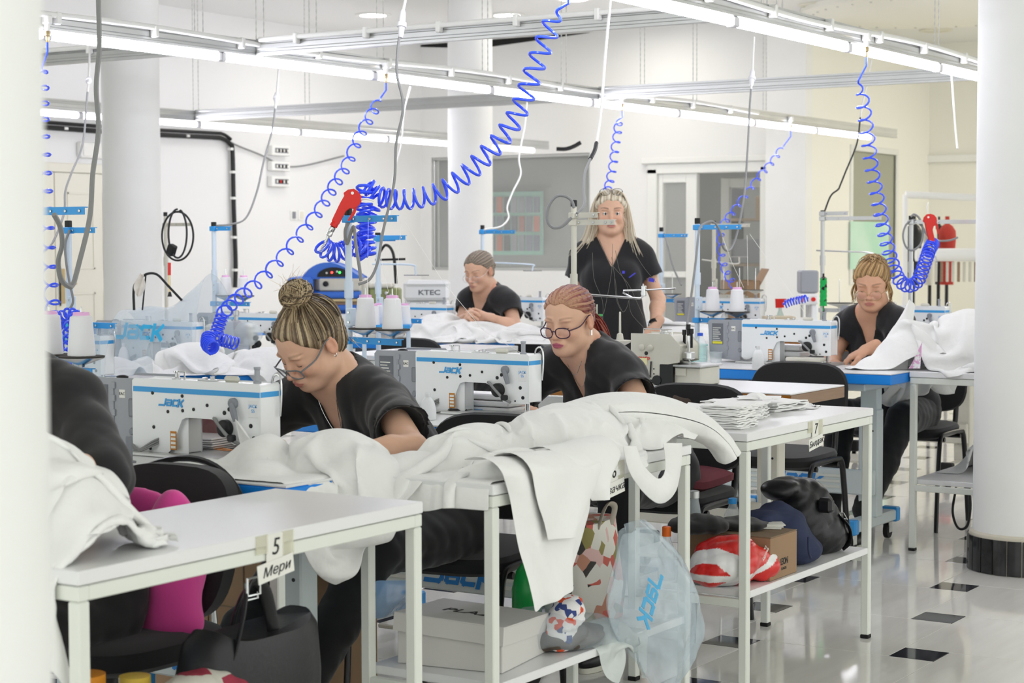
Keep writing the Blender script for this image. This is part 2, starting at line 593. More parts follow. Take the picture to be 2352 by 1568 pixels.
column('column', q.x - .2 * CR[0] + .0, q.y - .2 * CR[1], .2, 'blurred near white pillar at the left edge, close to the lens')
M['fill_glow'] = mat('fill_glow', 'ffffff', .4, emit=('fdfaf4', 10.0))  # glow of the panels added behind the back wall
# ---- back window with the dim room behind it
wn = MB()
x0, x1, z0, z1 = WIN
for a, b, cc, d in ((x0, x1, z0, z0 + .03), (x0, x1, z1 - .03, z1), (x0, x0 + .03, z0 + .03, z1 - .03), (x1 - .03, x1, z0 + .03, z1 - .03)):
 wn.box(a, b, BY + .02, BY + .1, cc, d, b=.004)
wn = struct(wn.build('window_1', ['alu']))
MB().box(x0 + .03, x1 - .03, BY + .055, BY + .06, z0 + .03, z1 - .03).build('pane', ['glass'], wn)
bk = MB()
bk.box(-16.4, -7.2, 20.3, 20.4, 0, 3.2)
bk.box(-16.5, -16.4, BY + .16, 20.3, 0, 3.2)
bk.box(-7.45, -7.35, BY + .16, 20.3, 0, 3.2)
bk.box(-16.5, -7.3, BY + .16, 20.4, 3.0, 3.1)
bk.box(-16.5, WX - .16, BY + .05, BY + .15, 0, 3.2)
struct(bk.build('wall_inner', ['glass_room']))
for nm_, lc in (('inner_fill_panel', (-10.4, 18.6, 2.969)), ('store_fill_panel', (-8.5, 18.9, 2.969))):  # light panels added only to brighten the two back rooms
 t = thing(nm_, 'added flat light panel in the room behind the back window' if 'inner' in nm_ else 'added flat light panel in the store room behind the open door', 'ceiling light', lc, group='added light panels of the dim back rooms')
 MB().box(-.3, .3, -.3, .3, -.012, .03, b=.005).build('case', ['pvc'], t)
 MB().box(-.27, .27, -.27, .27, -.018, -.0125).build('lamp', [M['fill_glow']], t)
# sample board seen through the window
sb = thing('sample_board', 'green board of fabric colour swatches seen through the back window', 'board')
MB().box(at(1118, 500, Y=20.2).x, at(1246, 500, Y=20.2).x, 20.2, 20.23, at(1180, 585, Y=20.2).z, at(1180, 440, Y=20.2).z, b=.005).build('panel', [mat('swatch_green', '86b5a6', .8)], sb)
cols = ['6d6f78', '4f5058', '84878f', 'b5654f', '5c5d66', '777b8b', '45464c', '9a5d55', '6f7380', '8c8c94']
sm = [mat('swatch', c_, .9) for c_ in cols]
k = 0
for r_ in range(3):
 for c_ in range(7):
  pa, pb = at(1124 + c_ * 17, 452 + r_ * 44, Y=20.19), at(1124 + c_ * 17 + 13, 452 + r_ * 44 + 36, Y=20.19)
  MB().box(pa.x, pb.x, 20.185, 20.199, pb.z, pa.z).build('swatch', [sm[(c_ * 3 + r_ * 5) % 10]], sb)
# arch-shaped frame and dark partition behind the pane
ar = thing('partition', 'grey partition with rounded corner frame behind the back window', 'partition', (0, 19.2, 0))
pts = [at(1238, 640, Y=19.2), at(1238, 400, Y=19.2), at(1244, 384, Y=19.2), at(1258, 377, Y=19.2), at(1360, 374, Y=19.2)]
MB().tube(spline(pts, 4), .035, 8).build('frame', ['label_dark'], ar)
a, b = at(1244, 640, Y=19.25), at(1370, 381, Y=19.25)
MB().box(a.x, b.x, 19.25, 19.28, .3, b.z, b=.004).build('panel', ['glass_room'], ar)
# left strip of the window: a small inner frame
a, b = at(994, 620, Y=18.2), at(1026, 372, Y=18.2)
lf = thing('inner_window', 'narrow inner window with dark glass behind the left end of the back window', 'window', (0, 18.2, 0))
MB().box(a.x, b.x, 18.2, 18.23, a.z, b.z, b=.004).build('frame', ['pvc_frame'], lf)
a2, b2 = at(997, 483, Y=18.19), at(1012, 374, Y=18.19)
MB().box(a2.x, b2.x, 18.185, 18.199, a2.z, b2.z).build('pane', [mat('dark_glass', '6c6f6b', .1)], lf)
# ---- door in the back wall: open leaf, side light
dz = DOOR
df = MB()
for a, b, cc, d in ((dz[0] - .06, dz[0] + .05, 0, 2.12), (dz[1] - .05, dz[1] + .05, 0, 2.12), (dz[0] - .06, dz[1] + .05, 2.07, 2.17)):
 df.box(a, b, BY - .03, BY + .12, cc, d, b=.006)
df = struct(df.build('door_1', ['pvc_frame']))
MB().box(dz[0] - .12, dz[1] + .1, BY - .06, BY - .002, 2.171, 2.23, b=.01).build('cornice', ['pvc_frame'], df)
xa = at(1522, 500, Y=BY).x
xb = at(1575, 500, Y=BY).x
xc_ = at(1600, 500, Y=BY).x
sl = MB()
for a, b, cc, d in ((dz[0] + .05, xa, .05, 2.07), (xb, xc_, .05, 2.07), (xa, xb, .05, .3), (xa, xb, 1.98, 2.07), (xa, xb, 1.02, 1.08)):
 sl.box(a, b, BY, BY + .07, cc, d, b=.005)
sl.build('leaf', ['pvc_frame'], df)
MB().box(xa, xb, BY + .03, BY + .036, .3, 1.98).build('pane', ['glass'], df)
ya, yb = BY + .3, BY + 1.35
ol = MB()
fa, fb = at(1655, 500, Y=17.6), at(1772, 500, Y=17.6)
for a, b, cc, d in ((fa.x, fa.x + .1, .05, 2.05), (fb.x - .1, fb.x, .05, 2.05), (fa.x + .1, fb.x - .1, .05, .3), (fa.x + .1, fb.x - .1, 1.95, 2.05)):
 ol.box(a, b, 17.6, 17.66, cc, d, b=.006)
ol.build('open_leaf', ['pvc_frame'], df)
MB().box(fa.x + .1, fb.x - .1, 17.62, 17.63, .3, 1.95).build('pane', ['glass'], df)
# shelves with boxes in the store room behind the door
sh = thing('store_shelf', 'dim shelving with boxes in the room behind the open door', 'shelf', (-8.3, 19.6, 0))
for z in (.5, 1.1, 1.62):
 MB().box(-1.2, .85, -.2, .2, z, z + .03).build('board', ['kraft_dark'], sh)
for x in (-1.2, -.2, .82):
 MB().box(x, x + .03, -.2, .2, 0, 2.0).build('post', ['label_dark'], sh)
for i, (x, z, w, h, mm) in enumerate(((-1.0, .531, .4, .3, 'kraft'), (-.4, .531, .35, .25, 'glass_room'), (.2, .531, .5, .35, 'kraft_dark'), (-.9, 1.131, .5, .28, 'label_dark'), (-.1, 1.131, .42, .34, 'kraft'), (.42, 1.131, .3, .22, 'paper'), (-.6, 1.651, .5, .25, 'kraft_dark'), (.2, 1.651, .4, .2, 'label_dark'))):
 b_ = MB().box(-w / 2, w / 2, -.16, .16, 0, h, b=.005).build('storage_box', [mm], None, (-8.3 + x, 19.6, z))
 tag(b_, '%s box, %s on the %s board of the store room shelves' % ({'kraft': 'brown', 'kraft_dark': 'dark brown', 'label_dark': 'dark grey', 'paper': 'white', 'glass_room': 'grey'}[mm], ('leftmost', 'middle', 'rightmost')[(0, 1, 2, 0, 1, 2, 0, 2)[i]], {.531: 'lowest', 1.131: 'middle', 1.651: 'top'}[z]), 'box', 'boxes on the store room shelves')
# alcove window
wn = MB()
for a, b, cc, d in ((SW[0] - .06, SW[1] + .06, SW[2] - .06, SW[2]), (SW[0] - .06, SW[1] + .06, SW[3], SW[3] + .06), (SW[0] - .06, SW[0], SW[2], SW[3]), (SW[1], SW[1] + .06, SW[2], SW[3])):
 wn.box(AX - .08, AX + .02, a, b, cc, d, b=.005)
wn = struct(wn.build('window_2', ['pvc_frame']))
MB().box(AX - .016, AX - .01, SW[0], SW[1], SW[2], SW[3]).build('pane', [mat('olive_glass', 'a3a593', .15)], wn)
t = thing('ceiling_lamp', 'warm ceiling lamp of the alcove, out of sight behind the right pillar', 'ceiling light', (-3.6, 17.9, CZ + .019))
MB().box(-.7, .7, -.35, .35, -.04, 0, b=.01).build('case', ['pvc'], t)
MB().box(-.66, .66, -.31, .31, -.048, -.0405).build('lamp', [mat('warm_lamp', 'ffffff', .4, emit=('fff6e6', 10.0))], t)
# ---- cream double door in the left wall
L1 = at(95, 400, X=WX).y - 1.6
y_s = at(120, 402, X=WX).y          # meeting line of the leaves
y_e = y_s + 1.0
dd = MB()
for a, b, cc, d in ((y_s - .95, y_e + .08, 1.99, 2.07), (y_e, y_e + .08, 0, 1.99)):
 dd.box(WX, WX + .03, a, b, cc, d, b=.005)
dd = struct(dd.build('door_2', ['door_cream']))
for a, b in ((y_s - .94, y_s - .004), (y_s + .004, y_e - .002)):
 lf = MB().box(WX, WX + .025, a, b, .01, 1.985, b=.004).build('leaf', ['door_cream'], dd)
 w = b - a
 for u0, u1, c0, c1 in ((.14, .46, 1.15, 1.82), (.56, .88, 1.15, 1.82), (.14, .46, .2, .95), (.56, .88, .2, .95)):
  mb = MB()
  a0, a1 = a + w * u0, a + w * u1
  for (p0, p1, q0, q1) in ((a0, a1, c0, c0 + .02), (a0, a1, c1 - .02, c1), (a0, a0 + .02, c0, c1), (a1 - .02, a1, c0, c1)):
   mb.box(WX + .0251, WX + .032, p0, p1, q0, q1, b=.003)
  mb.build('moulding', ['door_cream'], lf)
hd = MB().box(WX + .025, WX + .03, y_s + .05, y_s + .105, .86, 1.16, b=.002)
hd.tube([(WX + .03, y_s + .08, 1.03), (WX + .075, y_s + .08, 1.03), (WX + .075, y_s + .19, 1.03)], .009, 8)
hd.build('door_handle', ['brass'], dd)
MB().box(WX + .0305, WX + .036, y_s + .032, y_s + .05, .84, 1.17, b=.002).build('lock_plate', ['black'], dd)
# ---- black conduit along the left wall and down
cn = thing('conduit', 'thick black cable run along the left wall and bending down beside the column', 'cable run')
path = [at(60, 289, X=WX + .04), at(300, 306, X=WX + .04), at(480, 315, X=WX + .04), at(510, 318, X=WX + .04), at(528, 330, X=WX + .04), at(534, 350, X=WX + .04), at(537, 480, X=WX + .04), at(541, 600, X=WX + .04), at(540, 660, X=WX + .04)]
MB().tube(spline(path, 6), .022, 8).build('cable', ['cable_b'], cn)
MB().tube([p + Vector((.012, 0, .042)) for p in spline(path[:5], 6)], .016, 8).build('cable', ['cable_b'], cn)
for x, y in ((150, 295), (430, 312), (530, 342), (535, 395), (536, 455), (538, 545), (540, 620)):
 p = at(x, y, X=WX + .05)
 MB().box(-.03, .02, -.02, .02, -.012, .012, b=.003).build('clip', ['pvc'], cn, p)
wc = thing('wall_cable', 'thin grey cable sagging from the black run to the fuse boxes', 'cable')
MB().tube(spline([at(505, 313, X=WX + .03), at(545, 334, X=WX + .03), at(600, 356, X=WX + .03), at(650, 380, X=WX + .03), at(700, 380, X=WX + .03), at(790, 358, X=WX + .03)], 6), .009, 6).build('cable', ['cable'], wc)
# fuse boxes
for i, (ya, yb, red) in enumerate(((330, 362, 0), (367, 397, 0), (401, 433, 1))):
 a, b = at(613, ya, X=WX), at(655, yb, X=WX)
 t = thing('fuse_box', ['topmost of three white fuse boxes on the left wall', 'middle of three white fuse boxes on the left wall', 'lowest white fuse box, with a red switch, on the left wall'][i], 'fuse box', (WX, (a.y + b.y) / 2, (a.z + b.z) / 2), group='fuse boxes on the left wall')
 hy, hz = abs(b.y - a.y) / 2, abs(a.z - b.z) / 2 - .012
 MB().box(.001, .07, -hy, hy, -hz, hz, b=.008).build('case', ['pvc'], t)
 MB().box(.0702, .074, -hy * .7, hy * .75, -hz * .45, hz * .45, b=.001).build('slot', ['label_dark'], t)
 for k in range(7):
  y = -hy * .6 + k * hy * .19
  MB().box(.0742, .084, y, y + hy * .13, -hz * .3, hz * .25, b=.001).build('switch', ['red' if red and k == 2 else ('black' if k % 2 else 'paper')], t)
# sockets, emergency lamp, intercom, camera
for x, lb in ((673, 'left of two small wall switches on the left wall'), (691, 'right of two small wall switches on the left wall')):
 p = at(x, 494, X=WX)
 t = thing('wall_switch', lb, 'switch', p)
 MB().box(0, .012, -.05, .05, -.05, .05, b=.004).build('plate', ['pvc'], t)
 MB().box(.0122, .018, -.028, .028, -.035, .035, b=.003).build('rocker', ['door_cream' if x > 680 else 'grey'], t)
p = at(214, 346, X=WX)
t = thing('emergency_lamp', 'rectangular emergency lamp over the cream door', 'lamp', p)
MB().box(0, .06, -.2, .2, -.07, .07, b=.01).build('case', ['pvc'], t)
MB().box(.0602, .068, -.18, .18, -.055, .055, b=.006).build('lens', ['paper'], t)
p = at(936, 360, Y=BY - .002)
t = thing('intercom', 'small white box with rounded corners high on the back wall left of the column', 'box', (p.x, BY, p.z))
MB().box(-.05, .05, -.04, -.001, -.1, .1, b=.012).build('case', ['column'], t)
p = at(928, 128, Y=BY)
t = thing('security_camera', 'small white dome camera with dark lens under the ceiling', 'camera', (p.x, BY, p.z))
MB().box(-.11, .14, -.06, -.001, -.1, .1, b=.03).build('body', ['column'], t)
MB().lathe([(.055, 0), (.05, .03), (.03, .05), (.004, .056)], 20, T=Tm((-.03, -.061, 0), rx=PI / 2)).build('lens', ['black'], t)
# trunking on the alcove end wall, loose cables
t = thing('cable_trunking', 'white cable trunking on the far right wall', 'trunking')
a, b = at(2105, 366, Y=AY), at(2330, 358, Y=AY)
MB().box(a.x, b.x, AY - .05, AY - .001, a.z - .04, a.z + .04, b=.005).build('duct', ['column'], t)
MB().tube(spline([at(2012, 337, Y=AY - .05), at(2050, 345, Y=AY - .05), at(2090, 360, Y=AY - .05), at(2108, 364, Y=AY - .05)], 5), .018, 6).build('cable', ['cable_w'], t)
# ------------------------------------------------------------------ lamp rails on chains
RZ = 2.28
RX = {1: -6.243, 2: -3.467, 3: -9.92}
def strut(mb, p, q, up=0.0, w=.041, m=0):
 """perforated channel between p and q (axis parallel), with two grooves in each side"""
 p, q = Vector(p), Vector(q)
 d = (q - p)
 L = d.length
 T = Matrix.Translation(p) @ Matrix.Rotation(math.atan2(d.y, d.x), 4, 'Z')
 h = w
 prof = [(-h, 0), (h, 0), (h, .012), (h - .006, .016), (h - .006, .026), (h, .03), (h, .052), (h - .006, .056), (h - .006, .066), (h, .07), (h, .082), (-h, .082), (-h, .07), (-h + .006, .066), (-h + .006, .056), (-h, .052), (-h, .03), (-h + .006, .026), (-h + .006, .016), (-h, .012)]
 prof = [(y * .5, z) for y, z in prof]
 mb.prism(prof, 0, L, 'x', m, T)
def light_rail(k, y0, y1, cuts, label, pipe):
 x = RX[k]
 t = thing('lamp_rail', label, 'lamp rail', (x, 0, RZ))
 mb = MB()
 strut(mb, (0, y0, .045), (0, y1, .045))
 mb.build('channel', ['alu'], t)
 for a, b in zip(cuts[:-1], cuts[1:]):
  MB().tube([(0, a + .03, .02), (0, b - .03, .02)], .019, 12).build('led_tube', ['tube'], t)
  mb = MB()
  mb.box(-.021, .021, a + .002, a + .03, -.001, .044, b=.006)
  mb.box(-.021, .021, b - .03, b - .002, -.001, .044, b=.006)
  mb.each('end_cap', ['led_cap'], t)
 if pipe:
  px_, pz = .04, .105
  pts = []
  n = 40
  for i in range(n + 1):
   y = pipe[0] + (pipe[1] - pipe[0]) * i / n
   pts.append((px_, y, pz + .012 * math.sin(y * 2.2)))
  MB().tube(pts, .0135, 10).build('air_pipe', ['pvc'], t)
  mb = MB()
  y = pipe[0]
  while y < pipe[1]:
   mb.box(px_ - .02, px_ + .02, y - .012, y + .012, pz - .035, pz + .02, b=.004)
   y += .62
  mb.each('clip', ['pvc'], t)
 return t
def ycut(k, pxs):
 out = []
 for x in pxs:
  q = (x - 1176) / FPX * CR + CF
  out.append(RX[k] / q[0] * q[1])
 return out
def even(y0, y1, n):
 return [y0 + (y1 - y0) * i / n for i in range(n + 1)]
c2 = ycut(2, (1430, 1680, 1940, 2148))
L2 = c2[2] - c2[1]
c2 = [c2[1] - L2 * 2, c2[1] - L2] + c2[1:] + [c2[3] + L2, c2[3] + 2 * L2]
r2 = light_rail(2, c2[0] - .2, c2[-1] + .1, c2, 'lamp rail with white air pipe over the nearest row, upper right', (c2[1] - .3, c2[-1]))
c1 = ycut(1, (113, 512, 860, 1127, 1357, 1555, 1728, 1870, 1995))
c1 = [c1[0] - 1.2] + c1
r1 = light_rail(1, c1[0] - .2, ycut(1, (2052,))[0], c1, 'lamp rail with white air pipe running across the middle of the room', (c1[0], c1[7]))
c3 = ycut(3, (88, 190, 365, 460, 692, 892, 1055, 1228))
c3 = [c3[0], c3[1], (c3[1] + c3[3]) / 2] + c3[3:5] + c3[5:]
r3 = light_rail(3, c3[0] - 1.5, c3[-1] + .25, c3, 'farthest lamp rail near the left wall', None)
for nm, a, b, ka, kb, pipe, lb in (('cross_channel', (587, 130), (1678, 59), 1, 2, True, 'metal cross channel with white pipe joining the two nearest lamp rails'),
                                   ('cross_channel', (1372, 230), None, 1, 2, False, 'metal cross channel behind the hanging white cable, right half'),
                                   ('cross_channel', (447, 283), (1284, 240), 3, 1, False, 'metal cross channel in front of the left and middle columns'),
                                   ('cross_channel', None, (520, 147), 3, 1, True, 'metal cross channel with white pipe behind the left end of the middle lamp rail')):
 if a:
  y = at(a[0], a[1], X=RX[ka]).y
 else:
  y = at(b[0], b[1], X=RX[kb]).y
 t = thing(nm, lb, 'channel', (0, y, RZ + .05))
 mb = MB()
 strut(mb, (RX[ka] + .022, 0, 0), (RX[kb] - .022, 0, 0))
 mb.build('channel', ['alu'], t)
 if pipe:
  MB().tube([(RX[ka] + .06, -.038, .075), (RX[kb] - .05, -.038, .075)], .0135, 10).build('air_pipe', ['pvc'], t)
  mb = MB()
  for i in range(6):
   x = RX[ka] + .3 + (RX[kb] - RX[ka] - .6) * i / 5
   mb.box(x - .012, x + .012, -.056, -.02, .04, .095, b=.004)
  mb.each('clip', ['pvc'], t)
def chain(x, y, z0, lb):
 t = thing('chain', lb, 'chain', (x, y, z0), group='hanging chains of the lamp rails')
 n = int((CZ - z0) / .018)
 pts, rr = [], []
 for i in range(n + 1):
  pts.append((0, 0, i * (CZ - z0) / n))
  rr.append(.0042 if i % 2 else .0018)
 MB().tube(pts, rr, 5).build('links', ['alu'], t)
ORD = ('first', 'second', 'third', 'fourth', 'fifth', 'sixth', 'seventh', 'eighth', 'ninth')
for k, xs, nm in ((3, (450, 705), 'farthest'), (1, (455, 595, 716, 870, 1110, 1290, 1470, 1590, 1750), 'middle'), (2, (1745, 1780, 2140), 'nearest')):
 for i, x in enumerate(xs):
  y = ycut(k, (x,))[0]
  for d in (0, .06):
   chain(RX[k], y + d, RZ + .127, '%s chain of the %s pair from the left on the %s lamp rail' % ('farther' if d else 'nearer', ORD[i], nm))
# ------------------------------------------------------------------ work tables
TH = 0.8
def work_table(x0, x1, y0, y1, label, legs=None, shelf=True):
 t = thing('work_table', label, 'table', (x0, y0, 0))
 w, l = x1 - x0, y1 - y0
 MB().box(0, w, 0, l, TH - .026, TH, b=.0025).build('tabletop', ['board'], t)
 fr = MB()
 q = .028
 for a, b, c, d in ((.002, w - .002, .002, q), (.002, w - .002, l - q, l - .002), (.002, q, q, l - q), (w - q, w - .002, q, l - q)):
  fr.box(a, b, c, d, TH - .055, TH - .028, b=.002)
 fr.build('frame', ['white'], t)
 for (x, y) in ((.002, .002), (w - q - .002, .002), (.002, l - q - .002), (w - q - .002, l - q - .002)):
  g = MB().box(x, x + q, y, y + q, .012, TH - .056, b=.003).build('leg', ['white'], t)
  MB().box(x - .001, x + q + .001, y - .001, y + q + .001, 0, .013, b=.002).build('foot', ['rubber'], g)
 if shelf:
  MB().box(.004, w - .004, q + .004, l - q - .004, .296, .318, b=.002).build('shelf', ['board'], t)
  r = MB()
  for a, b, c, d in ((q, w - q, .003, q - .002), (q, w - q, l - q + .002, l - .003)):
   r.box(a, b, c, d, .268, .294, b=.002)
  r.each('shelf_rail', ['white'], t)
 return t
T5 = work_table(-2.788, -2.365, 2.283, 3.32, 'nearest white work table, numbered 5, with garment at its left end')
T6 = work_table(-2.785, -2.385, 3.633, 4.655, 'white work table numbered 6, buried under the big white garment')
T7 = work_table(-2.80, -2.388, 5.026, 6.03, 'white work table numbered 7 with stacks of cut pieces')
T8 = work_table(-2.935, -2.51, 7.83, 8.86, 'white work table half hidden by the right pillar')
TB1 = work_table(-5.96, -5.53, 7.55, 8.68, 'white work table in front of the woman with the bun at the back')
# ------------------------------------------------------------------ sewing tables
def sewing_table(x0, x1, y0, label, edge='edge_blue', depth=.55, stand='jack', th=.05, top='board'):
 t = thing('sewing_table', label, 'table', (x1, y0, 0))
 w = x1 - x0
 MB().box(-w, 0, 0, depth, TH - .006, TH, b=.0015).build('tabletop', [top], t)
 MB().box(-w + .001, -.001, .001, depth - .001, TH - th, TH - .0065, b=.004).build('edge_band', [edge], t)
 if stand is None:
  return t
 col = 'white' if stand != 'beige' else 'machine_old'
 cm = 'stand' if stand == 'jack' else col
 for cx in (-.2, -w + .2):
  c = MB()
  c.box(cx - .04, cx + .04, depth * .5 - .03, depth * .5 + .03, .45, TH - th - .03, b=.004)
  c.box(cx - .046, cx + .046, depth * .5 - .035, depth * .5 + .035, .13, .62, b=.005)
  cc = c.build('column', [cm], t)
  b = MB()
  for z in (.25, .5):
   for sx in (-.02, .022):
    b.lathe([(.005, 0), (.005, .0015)], 8, T=Tm((cx + sx, depth * .5 - .0352, z + sx), rx=PI / 2))
  b.build('screw_hole', ['black'], cc)['kind'] = 'stuff'
  f = MB().box(cx - .035, cx + .035, .02, depth - .02, .085, .135, b=.006).build('foot_bar', [cm], t)
  for y in (.0, depth - .05):
   MB().box(cx - .04, cx + .04, y, y + .05, .078, .145, b=.006).build('end_cap', ['blue' if stand == 'jack' else 'rubber'], f)
  for y in (.06, depth - .06):
   g = MB()
   g.lathe([(.034, -.011), (.036, -.006), (.036, .006), (.034, .011)], 16, T=Tm((cx, y, .037), ry=PI / 2))
   w_ = g.build('caster', ['rubber'], t)
   h_ = MB()
   h_.box(cx - .016, cx - .013, y - .02, y + .02, .03, .084)
   h_.box(cx + .013, cx + .016, y - .02, y + .02, .03, .084)
   h_.box(cx - .016, cx + .016, y - .02, y + .02, .078, .085)
   h_.build('fork', ['steel'], w_)
  MB().box(cx - .06, cx + .06, .05, depth - .05, TH - th - .035, TH - th - .001, b=.005).build('bracket', [cm], t)
 yc = depth * .5 - .036
 cb = MB()
 z0, z1 = .23, .345
 cb.box(-w + .16, -.16, yc - .028, yc, z0, z1, b=.006)
 cb = cb.build('crossbar', [cm if stand != 'beige' else 'machine_old'], t)
 if stand == 'jack':
  g = MB()
  for xx in (-w + .28, -.44):
   for z in (.262, .287, .312):
    g.box(xx, xx + .12, yc - .0312, yc - .0282, z - .007, z + .007, b=.002)
  g.each('rib', ['board_edge'], cb)
  b = MB()
  for z in (.262, .312):
   b.lathe([(.013, 0), (.013, .004), (.006, .006), (.005, .002)], 12, T=Tm((-.185, yc - .0282, z), rx=PI / 2))
  b.each('bolt', ['grey'], cb)
  lo = jack_mb(.062, .001).build('logo', ['logo'], cb)
  lo.location = (-w / 2 - .1, yc - .0284, .255)
  lo.rotation_euler = (PI / 2, 0, 0)
 # treadle and its rod
 tr = MB().box(-w / 2 - .25, -w / 2 + .2, .12, .42, .1, .115, b=.004, T=Tm((0, 0, .0)))
 tr.build('treadle', ['machine_old'], t)
 MB().tube([(-w / 2 + .1, .3, .115), (-w / 2 + .08, .3, TH - th - .002)], .006, 8).build('treadle_rod', ['steel'], t)
 MB().box(-w + .26, -.42, depth - .2, depth - .03, TH - th - .11, TH - th - .002, b=.01).build('control_box', ['grey'], t)
 return t
ST0 = sewing_table(-3.95, -2.79, 1.93, 'nearest sewing table hidden behind the left pillar')
ST1 = sewing_table(-3.98, -2.792, 3.363, 'sewing table with blue edge in front of the woman with the hair bun')
ST2 = sewing_table(-4.0, -2.81, 4.745, 'sewing table with blue edge in front of the red-haired woman')
ST4 = sewing_table(-4.05, -2.94, 7.625, 'sewing table with blue edge before the woman at the right')
STB0 = sewing_table(-6.6, -5.2, 4.98, 'white sewing table under the plastic-covered machine by the left pillar', depth=.8, stand='plain')
STE = sewing_table(-9.5, -8.2, 9.1, 'white table under the beige stand before the left column', depth=.6, stand='plain')
STB1 = sewing_table(-6.9, -5.36, 6.15, 'white sewing table with blue edge under the left white cloth heap', depth=.6, stand='plain')
OVT = sewing_table(-3.95, -2.876, 6.43, 'table with brown wood edge under the cream overlock machine', edge='wood_edge', stand='beige', th=.05, depth=.52)
MB().box(-.0012, .0006, .002, .518, TH - .0495, TH - .007).build('end_grain', ['wood_end'], OVT)
# ------------------------------------------------------------------ the white lockstitch machine, seen from behind
def sewing_machine(x, y, z=TH, old=False, rz=0.0, label='', box=True, mat_body='machine'):
 t = thing('sewing_machine', label, 'sewing machine', (x, y, z), rz)
 prof = [(0, .05), (0, .2), (-.004, .205), (-.44, .205), (-.447, .2), (-.447, 0.012), (-.325, .012), (-.315, .02), (-.272, .105), (-.255, .112), (-.165, .112), (-.148, .105), (-.095, .052), (-.085, .048)]
 b = MB()
 b.prism(prof, 0, .078)
 body = b.build('body', [mat_body], t, bevel=.006, seg=3)
 MB().box(-.47, .02, -.03, .16, 0, .011, b=.003).build('bed_plate', ['alu'], t)
 # pillar flank, slanted
 p = MB()
 p.prism([(-.322, .0115), (-.276, .104), (-.262, .104), (-.262, .0115)], .012, .066)
 p.build('pillar_side', [mat_body], t, bevel=.004)
 bd = MB()
 bd.box(-.446, .0008, -.0012, .0792, .172, .186, b=.0005)
 bd.build('stripe', ['blue_band'], t)
 hs = MB()
 for hx, hz, r in ((-.375, .17, .005), (-.268, .166, .005), (-.18, .145, .0048), (-.228, .132, .0048), (-.267, .127, .0048), (-.32, .122, .0048), (-.372, .078, .005), (-.385, .02, .005), (-.12, .128, .006), (-.103, .138, .006), (-.085, .146, .0025), (-.012, .148, .003), (-.03, .098, .006), (-.02, .066, .006), (-.05, .054, .003)):
  hs.lathe([(r, 0), (r, .0016), (r * .7, .002)], 10, T=Tm((hx, 0.0002, hz), rx=PI / 2))
 hs.build('bolt', ['black'], t)['kind'] = 'stuff'
 MB().lathe([(.023, 0), (.023, .014), (.018, .018), (.004, .019)], 24, T=Tm((-.113, .0, .088), rx=PI / 2)).build('knob', ['black'], t)
 lv = MB()
 lv.lathe([(.014, 0), (.014, .01), (.009, .013)], 16, T=Tm((-.086, 0, .155), rx=PI / 2))
 lv.tube([(-.086, -.012, .155), (-.078, -.014, .135), (-.07, -.014, .11)], [.006, .009, .007], 8)
 lv.build('lever', ['grey'], t)
 MB().tube(spline([(-.155, -.002, .112), (-.14, -.012, .108), (-.11, -.02, .085), (-.085, -.018, .062), (-.06, -.012, .05)], 5), .005, 6).build('light_cable', ['cable'], t)
 MB().box(-.092, -.07, -.026, -.01, .056, .074, b=.003).build('light', ['black'], t)
 pn = MB().box(-.038, -.004, -.0016, 0, .12, .164, b=.0005).build('name_panel', ['board'], t)
 text('panel_text', 'JACK\nS5', .0125, 'blue_band', Tm((-.021, -.0018, .143), rx=PI / 2), pn)
 lo = jack_mb(.02, .0008).build('logo', ['blue_band'], t)
 lo.location = (-.345, -.0006, .137)
 lo.rotation_euler = (PI / 2, 0, 0)
 st = MB().box(-.312, -.29, -.0012, .0, .02, .07, T=Tm((0, 0, 0)))
 sk = st.build('warning_sticker', ['orange_lab'], t)
 g = MB()
 for i in range(4):
  g.box(-.309, -.293, -.0018, -.0012, .024 + i * .011, .031 + i * .011)
 g.build('print', ['paper'], sk)
 # thread guides and pins on top
 for k, (gx, kind) in enumerate(((-.335, 0), (-.315, 1), (-.22, 2), (-.13, 3), (-.05, 4))):
  g = MB()
  if kind == 0:
   g.lathe([(.012, .205), (.012, .209), (.004, .211), (.004, .222), (.008, .224), (.008, .228)], 12, T=Tm((gx, .05, 0)))
  elif kind == 1:
   g.tube([(gx - .01, .05, .205), (gx - .01, .05, .226), (gx + .01, .05, .226), (gx + .01, .05, .205)], .0025, 6)
  elif kind == 2:
   g.box(gx - .03, gx + .03, .04, .06, .205, .209, b=.001)
   g.lathe([(.008, .209), (.008, .214)], 10, T=Tm((gx - .012, .05, 0)))
   g.lathe([(.006, .209), (.007, .217)], 10, T=Tm((gx + .015, .05, 0)))
  elif kind == 3:
   g.box(gx - .026, gx + .026, .035, .05, .205, .222, b=.006)
  else:
   g.lathe([(.011, .205), (.011, .21), (.0075, .212), (.0075, .24), (.009, .242), (.009, .248)], 12, T=Tm((gx, .05, 0)))
  g.build('thread_guide', [('steel', 'steel', 'steel', 'machine_old' if k % 2 else 'steel', 'motor')[kind]], t)
 tk = MB().tube(spline([(-.018, .07, .2), (-.012, .07, .222), (.004, .07, .228), (.014, .07, .21), (.014, .07, .16), (.01, .07, .12)], 5), .003, 6)
 tk.build('thread_wire', ['steel'], t)
 nb = MB()
 nb.lathe([(.0055, .02), (.0055, .052)], 8, T=Tm((-.03, .05, 0)))
 nb.lathe([(.001, .006), (.002, .02)], 6, T=Tm((-.03, .05, 0)))
 nb.build('needle_bar', ['steel'], t)
 ft = MB()
 ft.box(-.04, -.036, .045, .055, .012, .05)
 ft.box(-.05, -.02, .035, .065, .011, .014, b=.001)
 ft.build('presser_foot', ['steel'], t)
 cb = MB()
